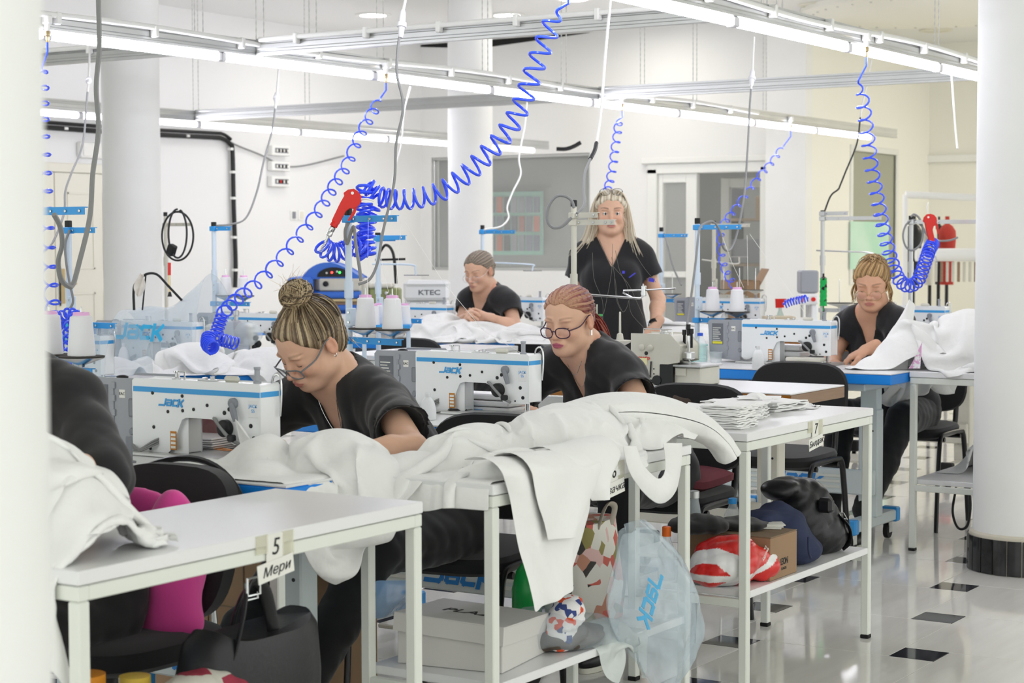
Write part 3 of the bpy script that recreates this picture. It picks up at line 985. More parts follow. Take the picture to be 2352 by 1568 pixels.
 for o in (0, .006, .012):
  cb.tube(spline([(-.46, .01 - o * .3, .02 + o), (-.43, -.012, .012 + o * .5), (-.4, -.022, .014 + o * .5), (-.365, -.015, .028 + o), (-.355, .002, .036 + o)], 5), .0028, 6)
 cb.each('cable', ['cable'], t)
 if box:
  m = MB()
  m.prism([(-.452, .0115), (-.618, .03), (-.628, .19), (-.62, .198), (-.46, .2), (-.452, .192)], .012, .19)
  m.build('motor_box', ['motor'], t, bevel=.008, seg=3)
  m = MB()
  m.box(-.535, -.53, .0085, .0122, .03, .192, b=.0012)
  for z in (.06, .1, .14, .175):
   m.box(-.536, -.524, .0065, .0122, z, z + .018, b=.001)
  m.build('hinge', ['motor'], t)
  lb = MB().box(-.612, -.553, .0105, .0122, .085, .185, b=.0006).build('rating_plate', ['label_dark'], t)
  g = MB()
  for i in range(7):
   g.box(-.607, -.565 - .006 * (i % 3), .0098, .0106, .102 + i * .01, .105 + i * .01)
  g.build('print', ['paper'], lb)
  MB().box(-.608, -.557, .0098, .0108, .088, .099).build('yellow_label', ['yellow'], lb)
  ec = MB().box(-.51, -.488, .0105, .0122, .15, .173, b=.0005).build('mark_sticker', ['paper'], t)
  text('print', 'EAC', .011, 'ink', Tm((-.499, .0102, .1615), rx=PI / 2), ec)
  MB().lathe([(.011, 0), (.012, .006), (.008, .012)], 12, T=Tm((-.465, .02, .06), rx=PI / 2)).build('socket', ['grey'], t)
  MB().ell((-.555, .07, .202), (.02, .014, .006), 12, 6).build('latch', ['black'], t)
  MB().box(-.474, -.456, .0095, .0125, .1, .15, b=.003).build('grip', ['grey'], t)
 return t
SM1 = sewing_machine(-3.125, 3.66, label='white lockstitch machine beside the woman with the hair bun')
SM2 = dup(SM1, (-3.205, 5.09, TH), label='white lockstitch machine in front of the red-haired woman')
SM4 = dup(SM1, (-3.37, 7.97, TH), label='white lockstitch machine before the woman at the right')
SM0 = dup(SM1, (-3.02, 2.24, TH), label='white lockstitch machine hidden behind the left pillar')
MB().tube([(-3.60, 3.44, TH), (-3.60, 3.44, TH + .003), (-3.60, 3.44, TH + .003)], .018, 14).build  # (foot of the pin below)
pn = thing('bobbin_pin', 'upright grey plastic pin on the near edge of the left sewing table', 'pin', at(297, 1062, Z=TH))
MB().lathe([(.018, 0), (.018, .004), (.009, .006), (.009, .066), (.007, .07)], 16).build('post', ['grey'], pn)
# ------------------------------------------------------------------ thread stands
def cone(loc, label, group, r=.037, h=.107, tone='thread', top='pink_cone'):
 t = thing('thread_cone', label, 'thread cone', loc, group=group)
 n = 26
 prof = [(r * .98, 0), (r, .004)]
 for i in range(n):
  z = .006 + (h - .012) * i / n
  prof.append((r * (1 - .22 * z / h) + (.0004 if i % 2 else 0), z))
 prof += [(r * .78, h - .004), (r * .62, h - .001), (r * .62, h)]
 MB().lathe(prof, 24).build('thread', [tone], t)
 MB().lathe([(r * .6, h - .001), (r * .58, h + .009), (r * .3, h + .01), (r * .3, h)], 18).build('core', [top], t)
 return t
def thread_stand(x, y, zb, zt, za, ztr, label, arm=.22, col='blue', pole='pole', ang=0.0, tang=-.14, cones=2, cl='', r=.0125, d2=None, tone='thread', ctop='pink_cone', sz=1.0, tray=True, wire=False):
 t = thing('thread_stand', label, 'thread stand', (x, y, zb))
 za, ztr, zt = za - zb, ztr - zb, zt - zb
 MB().lathe([(.03, 0), (.03, .006), (r, .01), (r, zt - .002)], 14).build('pole', [pole], t)
 MB().lathe([(r + .002, zt - .004), (r + .002, zt + .022), (r, .024 + zt)], 14).build('pole_cap', ['black'], t)
 MB().lathe([(r + .004, za - .5 * .5 - .03), (r + .004, za - .5 * .5 + .03)], 14).build('joint', [pole], t)
 def rail(z, L, a, name, w=.011):
  T = Tm((0, 0, z), rz=a)
  mb = MB()
  mb.box(-.018, .018, -.018, .018, -.013, .013, b=.003, T=T)
  mb.box(.015, L, -.004, .0, -.011, .011, b=.001, T=T)
  mb.box(.015, L, -.004, .012, .009, .012, b=.001, T=T)
  o = mb.build(name, [col], t)
  s = MB()
  for u in ((.028,) + ((.1, .16, L - .018) if L > .19 else (L - .02,))):
   s.lathe([(.0045, 0), (.0045, .004), (.002, .005)], 8, T=T @ Tm((u, -.0042, 0), rx=PI / 2))
  s.build('bolt', ['steel'], o)
  return T
 if arm:
  rail(za, arm, ang, 'top_arm')
  if d2:
   rail(za + d2[0], d2[1], d2[2], 'second_arm')
 if tray:
  bk = MB().box(-.005, .022, -.016, .016, ztr + .05, ztr + .115, b=.003).build('clamp', [pole], t)
  s = MB()
  for z in (ztr + .065, ztr + .1):
   s.lathe([(.004, 0), (.004, .005)], 8, T=Tm((.012, -.0162, z), rx=PI / 2))
  s.build('bolt', ['steel'], bk)
  T = rail(ztr, .265 * sz, tang, 'tray_arm')
  for i in range(cones):
   u = (.085 + i * .135) * sz
   p = T @ Vector((u, 0, .014))
   dsh = MB().lathe([(.008, 0), (.01, .006), (.062 * sz, .026), (.065 * sz, .028), (.06 * sz, .029), (.004, .027)], 28, T=Tm(p))
   h = dsh.build('cone_dish', ['steel' if col == 'blue' else 'machine_old'], t)
   MB().lathe([(.061 * sz, .0292), (.061 * sz, .0325), (.004, .0325)], 28, T=Tm(p)).build('pad', ['sponge'], h)
   MB().lathe([(.0028, .029), (.0028, .17), (.001, .174)], 8, T=Tm(p)).build('spool_pin', ['steel'], t)
   if cl:
    q = Vector((x, y, zb)) + p + Vector((0, 0, .033))
    cone(q, cl[i], 'white thread cones on the thread stands', r=.037 * sz, h=.107 * sz, tone=tone, top=ctop)
 return t
def stand_px(xt, yt, xb, yb, Y, zb=TH, **k):
 """pole whose top shows at (xt, yt) and which stands on height zb, on the plane Y"""
 p = at(xt, yt, Y=Y)
 return p
def ts(px, ytop, yarm, ytray, Y, label, zb=TH, **k):
 p = at(px, ytop, Y=Y)
 za = at(px, yarm, Y=Y).z
 zr = at(px, ytray, Y=Y).z
 return thread_stand(p.x, p.y, zb, p.z, za, zr, label, **k)
ts(800, 494, 503, 781, 5.22, 'blue and white thread stand behind the woman with the hair bun', arm=.215, tang=-.16,
   cl=['left white thread cone on the stand under the red air gun', 'right white thread cone on the stand under the red air gun'])
ts(64, 478, 486, 846, 3.82, 'blurred thread stand beside the left pillar, its pole hidden', arm=.235, tang=-.1, sz=1.08,
   cl=['left large white thread cone beside the left pillar', 'right large white thread cone beside the left pillar'])
ts(1602, 512, 522, 735, 8.1, 'blue and white thread stand left of the right-hand sewing machine', arm=.235, tang=-.05,
   cl=['left white thread cone over the grey motor of the right machine', 'right white thread cone over the grey motor of the right machine'])
ts(1318, 472, 511, 780, 6.85, 'cream thread stand behind the red-haired woman', col='machine_old', pole='machine_old', arm=.205, d2=(.03, .16, -.35), tray=False)
ts(157, 520, 529, 745, 5.3, 'blue and white thread stand in front of the cream door', arm=.15, tang=-.05, cones=0)
ts(491, 520, 525, 697, 7.5, 'blue and white thread stand left of the long blue hose', arm=.12, tang=.05, sz=.9,
   cl=['left white thread cone behind the long blue hose', 'right white thread cone behind the long blue hose'])
ts(868, 545, 546, 735, 7.4, 'thread stand with bent white bar behind the blue hose bundle', arm=.17, tang=0, d2=(-.006, .09, .4), cones=0)
ts(1108, 525, 533, 760, 10.4, 'thread stand with blue arm left of the standing woman', arm=.26, tang=0, d2=(.006, .1, .5), tray=False)
ts(1519, 530, 541, 690, 11.1, 'thread stand with blue arm in front of the door side light', arm=.2, tang=0, cones=1, cl=None or '')
ts(1890, 492, 502, 712, 10.35, 'beige thread stand with black cable left of the seated woman at the right', col='alu', pole='alu', arm=.37, tang=0, d2=(.03, .17, -.12), cones=2, sz=1.3)
ts(2093, 505, 510, 690, 9.9, 'beige thread stand near the right pillar with looped cable', col='alu', pole='alu', arm=.4, tang=0, tray=False)
ts(380, 495, 516, 700, 9.4, 'beige thread stand with looped black cable before the left column', col='machine_old', pole='machine_old', arm=.24, tang=0, tray=False)
ts(1640, 515, 518, 680, 11.0, 'beige thread stand behind the right blue stand', col='machine_old', pole='machine_old', arm=.26, tang=0, cones=3, sz=.85)
# ------------------------------------------------------------------ chairs
def iso_chair(x, y, label, rz=0.0, proto=[None], group='black fabric chairs at the sewing tables'):
 if proto[0] is not None:
  return dup(proto[0], (x, y, 0), rz, label)
 t = thing('chair', label, 'chair', (x, y, 0), rz, group)
 # faces -y; origin under the seat centre
 mb = MB()
 rings = []
 for z, g in ((.435, .0), (.445, .012), (.47, .016), (.485, .008), (.49, -.02)):
  ring = []
  for k in range(28):
   a = 2 * PI * k / 28
   c, s = math.cos(a), math.sin(a)
   e = .5
   ring.append((math.copysign(abs(c) ** e, c) * (.22 + g), math.copysign(abs(s) ** e, s) * (.2 + g), z + .006 * s))
  rings.append(ring)
 mb.loft(rings)
 mb.build('seat', ['chair_fabric'], t)
 mb = MB()
 rings = []
 for dy, g in ((-.02, -.025), (-.016, 0), (.0, .006), (.014, 0), (.02, -.03)):
  ring = []
  for k in range(36):
   a = 2 * PI * k / 36
   c, s = math.cos(a), math.sin(a)
   u = math.copysign(abs(c) ** .55, c) * (.225 + g)
   v = math.copysign(abs(s) ** .6, s) * (.155 + g)
   ring.append((u, .255 + dy + .12 * v - .35 * u * u, .69 + v))
  rings.append(ring)
 mb.loft(rings)
 mb.build('backrest', ['chair_fabric'], t)
 for s in (-1, 1):
  x_ = s * .245
  pts = spline([(x_, -.235, .0), (x_, -.215, .25), (x_, -.2, .38), (x_, -.185, .435), (x_, -.14, .455), (x_, .08, .455), (x_, .13, .44), (x_, .155, .38), (x_, .19, .2), (x_, .225, .0)], 5)
  MB().tube(pts, .0135, 10, flat=.75).build('leg_frame', ['chair_metal'], t)
  pts = spline([(s * .16, .1, .43), (s * .16, .2, .425), (s * .16, .255, .46), (s * .165, .262, .56), (s * .165, .272, .66)], 5)
  MB().tube(pts, .0135, 10, flat=.75).build('back_support', ['chair_metal'], t)
 mb = MB()
 for y_ in (-.12, .1):
  mb.tube([(-.245, y_, .43), (.245, y_, .43)], .011, 8)
 mb.each('crossbar', ['chair_metal'], t)
 proto[0] = t
 return t
# ------------------------------------------------------------------ people: smooth distance fields turned into one surface
def axis(lo, hi, coarse, f0, f1, fine):
 """grid lines from lo to hi, fine between f0 and f1"""
 a = np.arange(lo, f0, coarse)
 b = np.arange(f0, f1, fine)
 c = np.arange(f1, hi + coarse, coarse)
 return np.concatenate([a, b, c]).astype(np.float32)
class Field:
 def __init__(s, xs, ys, zs):
  s.ax = (xs, ys, zs)
  s.F = np.full((len(xs), len(ys), len(zs)), .3, np.float32)
 def _sl(s, lo, hi):
  r = []
  for i in range(3):
   a, b = np.searchsorted(s.ax[i], lo[i]), np.searchsorted(s.ax[i], hi[i])
   if b - a < 1:
    return None
   r.append(slice(int(a), int(b)))
  return tuple(r)
 def put(s, fn, lo, hi, k=0.0, op='u', T=None, pad=.012):
  """fn(x, y, z) in local coordinates; lo/hi local bounds; T local-to-world"""
  e = k + pad
  lo, hi = np.array(lo) - e, np.array(hi) + e
  if T is not None:
   R, o = T
   cs = np.array([[x, y, z] for x in (lo[0], hi[0]) for y in (lo[1], hi[1]) for z in (lo[2], hi[2])]) @ R.T + o
   wlo, whi = cs.min(0), cs.max(0)
  else:
   wlo, whi = lo, hi
  sl = s._sl(wlo, whi)
  if sl is None:
   return s
  X = s.ax[0][sl[0]][:, None, None]
  Y = s.ax[1][sl[1]][None, :, None]
  Z = s.ax[2][sl[2]][None, None, :]
  if T is not None:
   x, y, z = X - np.float32(o[0]), Y - np.float32(o[1]), Z - np.float32(o[2])
   R = R.astype(np.float32)
   lx = R[0, 0] * x + R[1, 0] * y + R[2, 0] * z
   ly = R[0, 1] * x + R[1, 1] * y + R[2, 1] * z
   lz = R[0, 2] * x + R[1, 2] * y + R[2, 2] * z
  else:
   lx, ly, lz = X, Y, Z
  d = fn(lx, ly, lz)
  A = s.F[sl]
  if op == 'u':
   if k > 0:
    h = np.maximum(k - np.abs(A - d), 0) / k
    s.F[sl] = np.minimum(A, d) - h * h * k * .25
   else:
    s.F[sl] = np.minimum(A, d)
  elif op == 's':
   d = -d
   if k > 0:
    h = np.maximum(k - np.abs(A - d), 0) / k
    s.F[sl] = np.maximum(A, d) + h * h * k * .25
   else:
    s.F[sl] = np.maximum(A, d)
  elif op == '+':
   s.F[sl] = A + d
  return s
 def ell(s, c, r, k=0.0, op='u', T=None, grow=0.0):
  c = np.array(c, np.float32); r = np.array(r, np.float32) + grow
  def fn(x, y, z):
   a, b, e = (x - c[0]), (y - c[1]), (z - c[2])
   k0 = np.sqrt((a / r[0]) ** 2 + (b / r[1]) ** 2 + (e / r[2]) ** 2)
   k1 = np.sqrt((a / r[0] ** 2) ** 2 + (b / r[1] ** 2) ** 2 + (e / r[2] ** 2) ** 2)
   return k0 * (k0 - 1) / np.maximum(k1, 1e-4)
  return s.put(fn, c - r, c + r, k, op, T)
 def cap(s, a, b, ra, rb, k=0.0, op='u', T=None, grow=0.0, sq=None):
  a, b = np.array(a, np.float32), np.array(b, np.float32)
  ra, rb = ra + grow, rb + grow
  ab = b - a
  L = float(ab @ ab) + 1e-9
  def fn(x, y, z):
   px, py, pz = x - a[0], y - a[1], z - a[2]
   t = np.clip((px * ab[0] + py * ab[1] + pz * ab[2]) / L, 0, 1)
   return np.sqrt((px - t * ab[0]) ** 2 + (py - t * ab[1]) ** 2 + (pz - t * ab[2]) ** 2) - (ra + (rb - ra) * t)
  m = max(ra, rb)
  return s.put(fn, np.minimum(a, b) - m, np.maximum(a, b) + m, k, op, T)
 def mesh(s, smooth=1):
  """surface nets"""
  F = s.F
  g = F < 0
  nx, ny, nz = F.shape
  c = np.zeros((nx - 1, ny - 1, nz - 1), np.int8)
  for i in (0, 1):
   for j in (0, 1):
    for k in (0, 1):
     c += g[i:nx - 1 + i, j:ny - 1 + j, k:nz - 1 + k]
  act = (c > 0) & (c < 8)
  I = np.argwhere(act)
  N = len(I)
  idx = np.full(act.shape, -1, np.int32)
  idx[act] = np.arange(N)
  P = np.zeros((N, 3)); n = np.zeros(N)
  cor = [(i, j, k) for i in (0, 1) for j in (0, 1) for k in (0, 1)]
  V = {q: F[I[:, 0] + q[0], I[:, 1] + q[1], I[:, 2] + q[2]].astype(np.float64) for q in cor}
  CO = {q: np.stack([s.ax[a][I[:, a] + q[a]] for a in range(3)], 1).astype(np.float64) for q in cor}
  for q in cor:
   for a in range(3):
    if q[a] == 0:
     w = list(q); w[a] = 1; w = tuple(w)
     m = (V[q] < 0) != (V[w] < 0)
     t = np.where(m, V[q] / np.where(m, V[q] - V[w], 1), 0)
     P[m] += (CO[q] + (CO[w] - CO[q]) * t[:, None])[m]
     n[m] += 1
  P /= np.maximum(n, 1)[:, None]
  Q = []
  for a in range(3):
   b, d = (a + 1) % 3, (a + 2) % 3
   sl0 = [slice(None)] * 3; sl1 = [slice(None)] * 3
   sl0[a] = slice(0, -1); sl1[a] = slice(1, None)
   e = g[tuple(sl0)] != g[tuple(sl1)]
   fl = g[tuple(sl0)]
   E = np.argwhere(e)
   ok = (E[:, b] > 0) & (E[:, d] > 0) & (E[:, b] < F.shape[b] - 1) & (E[:, d] < F.shape[d] - 1)
   E = E[ok]
   inv = fl[E[:, 0], E[:, 1], E[:, 2]]
   def cell(ob, od):
    K = E.copy(); K[:, b] -= ob; K[:, d] -= od
    return idx[K[:, 0], K[:, 1], K[:, 2]]
   q = np.stack([cell(0, 0), cell(1, 0), cell(1, 1), cell(0, 1)], 1)
   q[~inv] = q[~inv][:, ::-1]
   Q.append(q[:, ::-1] if False else q)
  Q = np.concatenate(Q)
  for _ in range(smooth):
   A = np.zeros_like(P); cn = np.zeros(N)
   for i in range(4):
    j = (i + 1) % 4
    np.add.at(A, Q[:, i], P[Q[:, j]]); np.add.at(A, Q[:, j], P[Q[:, i]])
    np.add.at(cn, Q[:, i], 1); np.add.at(cn, Q[:, j], 1)
   P = P * .45 + A / np.maximum(cn, 1)[:, None] * .55
  return P, Q
def np_mesh(name, P, Q, mats, col=None, parent=None):
 me = bpy.data.meshes.new(name)
 P = np.asarray(P, np.float32); Q = np.asarray(Q, np.int32)
 k = Q.shape[1]
 me.vertices.add(len(P)); me.vertices.foreach_set('co', P.ravel())
 me.loops.add(Q.size); me.loops.foreach_set('vertex_index', Q.ravel())
 me.polygons.add(len(Q)); me.polygons.foreach_set('loop_start', np.arange(0, Q.size, k, dtype=np.int32))
 me.update(calc_edges=True)
 for m in (mats if isinstance(mats, (list, tuple)) else [mats]):
  me.materials.append(M[m] if isinstance(m, str) else m)
 if col is not None:
  at_ = me.color_attributes.new('Col', 'FLOAT_COLOR', 'POINT')
  c = np.ones((len(P), 4), np.float32); c[:, :3] = col
  at_.data.foreach_set('color', c.ravel())
 me.validate()
 me.shade_smooth()
 o = bpy.data.objects.new(name, me)
 COL.objects.link(o)
 if parent is not None:
  o.parent = parent
 return o
def rot(rx=0, ry=0, rz=0):
 """columns are the local axes; order z(y(x))"""
 return np.array((Matrix.Rotation(math.radians(rz), 3, 'Z') @ Matrix.Rotation(math.radians(ry), 3, 'Y') @ Matrix.Rotation(math.radians(rx), 3, 'X')))
def head_prims(f, T, eyes_open=False, jaw=1.0, wide=1.0, grow=0.0):
 w = wide
 E = lambda c, r, k=.02, op='u': f.ell((c[0], c[1], c[2]), r, k, op, T)
 E((0, .016, .036), (.074 * w, .094, .082), 0)
 E((0, -.036, .03), (.062 * w, .052, .062), .03)
 E((0, -.032, -.034), (.057 * w, .058, .07), .03)
 for s in (-1, 1):
  E((s * .044 * w * jaw, -.014, -.062), (.02, .034, .026), .03)
  E((s * .036 * w, -.066, -.03), (.021, .022, .019), .025)
  E((s * .03, -.084, .019), (.02, .009, .006), .014)
 E((0, -.068, -.093), (.024 * jaw, .022, .017), .03)
 E((0, -.05, -.086), (.036 * jaw, .034, .024), .03)
 for s in (-1, 1):
  E((s * .031, -.098, -.001), (.018, .014, .0105), .014, 's')
  E((s * .0315, -.0745, -.004), (.0158, .0142, .0128), .006)
  if eyes_open:
   E((s * .0315, -.093, -.0045), (.0132, .0085, .0046), .002, 's')
 f.cap((0, -.084, .01), (0, -.108, -.034), .0065, .0092, .012, 'u', T)
 E((0, -.109, -.037), (.0095, .0098, .0085), .006)
 for s in (-1, 1):
  E((s * .0115, -.099, -.0405), (.0072, .0085, .0065), .006)
  E((s * .006, -.106, -.0465), (.0032, .0045, .003), .003, 's')
 E((0, -.09, -.062), (.024, .012, .014), .016)
 E((0, -.1, -.0625), (.0185, .0065, .0042), .005)
 E((0, -.0985, -.0715), (.0165, .0072, .005), .005)
 E((0, -.108, -.0668), (.023, .008, .0011), .0025, 's')
 for s in (-1, 1):
  f.ell((s * .0765 * w, .012, -.006), (.0075, .0185, .031), .006, 'u', T)
  f.ell((s * .083 * w, .009, -.004), (.0055, .0105, .0185), .004, 's', T)
  f.ell((s * .0775 * w, .002, -.004), (.005, .005, .008), .004, 'u', T)
SKIN = dict(base='dfb398', lip='c07a74', brow='6b4c3c', flush='d39079')
def skin_color(P, T, lip=None, brow=None, base=None, brow_a=.8):
 R, o = T
 L = (P - o) @ R
 x, y, z = np.abs(L[:, 0]), L[:, 1], L[:, 2]
 b = np.array(lin(base or SKIN['base'])[:3]); c = np.tile(b, (len(P), 1))
 def mixc(c, h, m):
  return c * (1 - m[:, None]) + np.array(lin(h)[:3]) * m[:, None]
 head = (np.abs(L[:, 0]) < .11) & (np.abs(y) < .16) & (np.abs(z) < .15)
 fl = np.exp(-(((x - .042) / .022) ** 2 + ((z + .03) / .02) ** 2)) * (y < -.03) * .45 * head
 c = mixc(c, SKIN['flush'], fl)
 nz = np.exp(-((x / .014) ** 2 + ((z + .037) / .014) ** 2)) * (y < -.09) * .4 * head
 c = mixc(c, SKIN['flush'], nz)
 er = np.clip((x - .074) / .006, 0, 1) * head * .45
 c = mixc(c, 'd4876c', er)
 lm = np.clip(1.25 - ((x / .0215) ** 2 + ((z + .0668) / (.0098 - .1 * x)) ** 2), 0, .3) / .3 * (y < -.084) * head
 c = mixc(c, lip or SKIN['lip'], lm * .85)
 arc = .0205 + .006 * np.sin(np.clip((x - .012) / .042, 0, 1) * PI * .75)
 wd = .0042 - .0018 * np.clip((x - .02) / .034, 0, 1)
 bm_ = np.clip(1.4 - np.abs(z - arc) / wd, 0, 1) * np.clip((x - .0125) / .003, 0, 1) * np.clip((.056 - x) / .006, 0, 1) * (y < -.05) * head
 c = mixc(c, brow or SKIN['brow'], bm_ * brow_a)
 sh = np.exp(-(((x - .0315) / .016) ** 2 + ((z + .001) / .009) ** 2)) * (y < -.06) * .3 * head
 c = mixc(c, 'a8705a', sh)
 rng = np.random.default_rng(3)
 mot = sum(np.sin(P @ rng.normal(0, 160, 3) + rng.uniform(0, 6)) for _ in range(4)) / 4
 return c * (1 + .03 * mot[:, None])
def strand_noise(a, seed, fr):
 r = np.random.default_rng(seed)
 return sum(np.sin(a * f * r.uniform(.8, 1.2) + r.uniform(0, 6.3)) / (1 + i * .35) for i, f in enumerate(fr))
M['skin'] = mat('skin', SKIN['base'], 0.5, sss=.12, attr='Col', bump=(700, .08, .0004))
M['hair'] = mat('hair', '8a6d52', 0.42, attr='Col', spec=.45)
class Person:
 def __init__(s, label, J, head, seed=1, skin=None, res=(.0028, .0062)):
  """J: joints in world coordinates; head: (rx, ry, rz) degrees"""
  s.J = {k: np.array(v, float) for k, v in J.items()}
  s.seed = seed
  s.t = thing('person', label, 'person', Vector((s.J['pel'][0], s.J['pel'][1], 0)), group=None)
  s.o = np.array((s.J['pel'][0], s.J['pel'][1], 0))
  s.R = rot(*head)
  s.T = (s.R, s.J['hd'])
  j = s.J
  ex = j['shL'] - j['shR']; s.sw = np.linalg.norm(ex); ex /= s.sw
  ez = j['nb'] - j['pel']; s.Lt = np.linalg.norm(ez); ez /= s.Lt
  ez0 = ez.copy()
  ey = np.cross(ez, ex); ey /= np.linalg.norm(ey)
  ex = np.cross(ey, ez)
  s.TT = (np.stack([ex, ey, ez], 1), j['pel'])
  s.res = res
 def grid(s, lo, hi, fine=True, c=None):
  f, c0 = s.res
  c = c or c0
  h = s.J['hd']
  if not fine:
   h = np.array((1e3, 1e3, 1e3))
   return Field(*[np.arange(lo[i], hi[i], c).astype(np.float32) for i in range(3)])
  m = (.115, .145, .15)
  return Field(*[axis(lo[i], hi[i], c, max(lo[i], h[i] - m[i]), min(hi[i], h[i] + m[i]), f) for i in range(3)])
 def torso(s, f, g=0.0, bust=1.0, heavy=1.0, collar=.4):
  L, T, j = s.Lt, s.TT, s.J
  hv = heavy
  f.ell((0, 0, .02), (.17 * hv, .125 * hv, .12), 0, 'u', T, g)
  f.ell((0, -.012, .3 * L), (.15 * hv, .115 * hv, .16), .06, 'u', T, g)
  f.ell((0, .004, .66 * L), (.15 * hv, .108 * hv, .17), .06, 'u', T, g)
  for q in (-1, 1):
   f.ell((q * .07, -.085 * bust, .6 * L), (.066, .056, .066), .05, 'u', T, g)
  for a in ('shL', 'shR'):
   f.cap(j['nb'] * .35 + j[a] * .65, j[a], .058, .052, .05, 'u', None, g)
   mid = j['nb'] * (1 - collar) + j['hd'] * collar
   f.cap(mid + (s.R @ np.array((0, .02, -.02))), j[a] * .8 + j['nb'] * .2, .036, .044, .05, 'u', None, g * .6)
  f.cap(j['nb'] + T[0] @ np.array((0, .02, -.06)), j['nb'], .075, .06, .05, 'u', None, g * .7)
 def body(s, lo, hi, eyes_open=False, jaw=1.0, wide=1.0, lip=None, brow=None, base=None, brow_a=.8, bust=1.0, heavy=1.0, extra=None, arm=1.0):
  f = s.grid(lo, hi)
  j = s.J
  s.torso(f, 0, bust, heavy)
  hb = j['hd'] + s.R @ np.array((0, .022, -.05))
  f.cap(j['nb'], hb, .054, .05, .04)
  f.cap(hb + s.R @ np.array((0, -.035, -.02)), j['nb'] + s.TT[0] @ np.array((0, -.03, -.02)), .03, .034, .04)
  for a in 'LR':
   sh, el, wr = j['sh' + a], j['el' + a], j['wr' + a]
   f.cap(sh, el, .046 * arm, .037 * arm, .03)
   m = el * .72 + wr * .28
   f.cap(el, m, .037 * arm, .039 * arm, .02)
   f.cap(m, wr, .039 * arm, .0255, .02)
  head_prims(f, s.T, eyes_open, jaw, wide)
  if extra:
   extra(f)
  P, Q = f.mesh(1)
  isl = [(P, Q)]
  for hd in getattr(s, 'hands', []):
   isl.append(hd)
  n = 0; Ps, Qs = [], []
  for p, q in isl:
   Ps.append(p); Qs.append(q + n); n += len(p)
  P = np.concatenate(Ps); Q = np.concatenate(Qs)
  s.bodyP = P
  s.wide = wide
  return np_mesh('body', P - s.o, Q, 'skin', skin_color(P, s.T, lip, brow, base, brow_a), s.t)
 def hand(s, side, toward, normal, curl=.5, spread=.14, size=1.0, thumb=1.0):
  """palm from the wrist along `toward`, back of the hand along `normal`"""
  wr = s.J['wr' + side]
  x = np.array(toward, float); x /= np.linalg.norm(x)
  z = np.array(normal, float); z -= x * (x @ z); z /= np.linalg.norm(z)
  y = np.cross(z, x)
  if side == 'R':
   y = -y
  R = np.stack([x, y, z], 1)
  T = (R, wr)
  k = size
  lo = wr - .2 * k; hi = wr + .2 * k
  f = Field(*[np.arange(lo[i], hi[i], .0026).astype(np.float32) for i in range(3)])
  f.cap((-.05 * k, 0, 0), (.005, 0, 0), .0262, .025, 0, 'u', T)
  f.ell((.045 * k, 0, 0), (.05 * k, .038 * k, .0155 * k), .02, 'u', T)
  f.ell((.03 * k, .024 * k, -.008), (.034 * k, .018 * k, .016 * k), .015, 'u', T)
  Ls = (.072, .08, .075, .058)
  for i in range(4):
   by = (.03 - .02 * i) * k
   a = (1.5 - i) * spread * .5
   p = np.array((.082 * k - (.004 if i in (0, 3) else 0) - .006 * (i == 3), by, 0.001))
   th = 0.15 + curl * .25
   r = (.0088, .009, .0086, .0076)[i] * k
   for q, fr in enumerate((.46, .31, .26)):
    d = np.array((math.cos(th) * math.cos(a), math.sin(a), -math.sin(th)))
    n = p + d * Ls[i] * fr * k
    f.cap(p, n, r, r * .92, .006 if q else .012, 'u', T)
    p = n; r *= .92; th += curl * 1.05
  p = np.array((.022 * k, .034 * k, -.008))
  for q, (L_, d) in enumerate(((.034, (.72, .66, -.2)), (.03, (.85, .42, -.32 * thumb)), (.024, (.93, .2, -.34 * thumb)))):
   d = np.array(d); d /= np.linalg.norm(d)
   n = p + d * L_ * k
   f.cap(p, n, .0115 * k - q * .001, .0105 * k - q * .001, .01, 'u', T)
   p = n
  if not hasattr(s, 'hands'):
   s.hands = []
  s.hands.append(f.mesh(1))
 def top(s, lo, hi, sleeve=.62, v=.2, bust=1.0, heavy=1.0, folds=1.0, hem=None, neck_w=.064, g=.016, slv_r=.066, c=.0062):
  """short-sleeved V-neck scrub top"""
  f = s.grid(lo, hi, False, c)
  j, T = s.J, s.TT
  s.torso(f, g, bust, heavy, .1)
  if hem is not None:
   f.cap(j['pel'] + T[0] @ np.array((0, -.0, hem)), j['pel'] + T[0] @ np.array((0, 0, .15)), .165 * heavy, .15 * heavy, .05, 'u')
  dirs = {}
  for a in 'LR':
   sh, el = j['sh' + a], j['el' + a]
   d = (el - sh)
   e = sh + d * sleeve
   dirs[a] = (sh, d, e)
   f.cap(sh, e, .058 + g * .3, slv_r + .004, .035, 'u')
  r = np.random.default_rng(s.seed)
  K = [(r.normal(0, 1, 3) * np.array((26, 20, 14)), r.uniform(0, 6.3)) for _ in range(7)]
  o = j['nb']
  def fold(x, y, z):
   acc = 0
   for i, (kk, ph) in enumerate(K):
    u = (x - o[0]) * kk[0] + (y - o[1]) * kk[1] + (z - o[2]) * kk[2] + ph
    acc = acc + (np.abs(np.sin(u + .6 * np.sin(u * .37 + ph))) - .6) * (.0045 if i < 4 else .0022)
   return -acc * folds * .75
  f.put(fold, np.array(lo) + .02, np.array(hi) - .02, 0, '+', None, 0)
  # sleeve openings
  for a in ('LR' if sleeve < 1 else ''):
   sh, d, e = dirs[a]
   u = d / np.linalg.norm(d)
   f.cap(e + u * .012, e + u * .1, slv_r + .02, slv_r + .02, 0, 's')
   f.cap(e - u * .06, e + u * .03, slv_r - .012, slv_r - .006, 0, 's')
  # neck hole and V
  f.cap(j['nb'] + T[0] @ np.array((0, .004, -.006)), j['hd'] + s.R @ np.array((0, .02, -.03)), .063, .085, 0, 's')
  zb = s.Lt - v
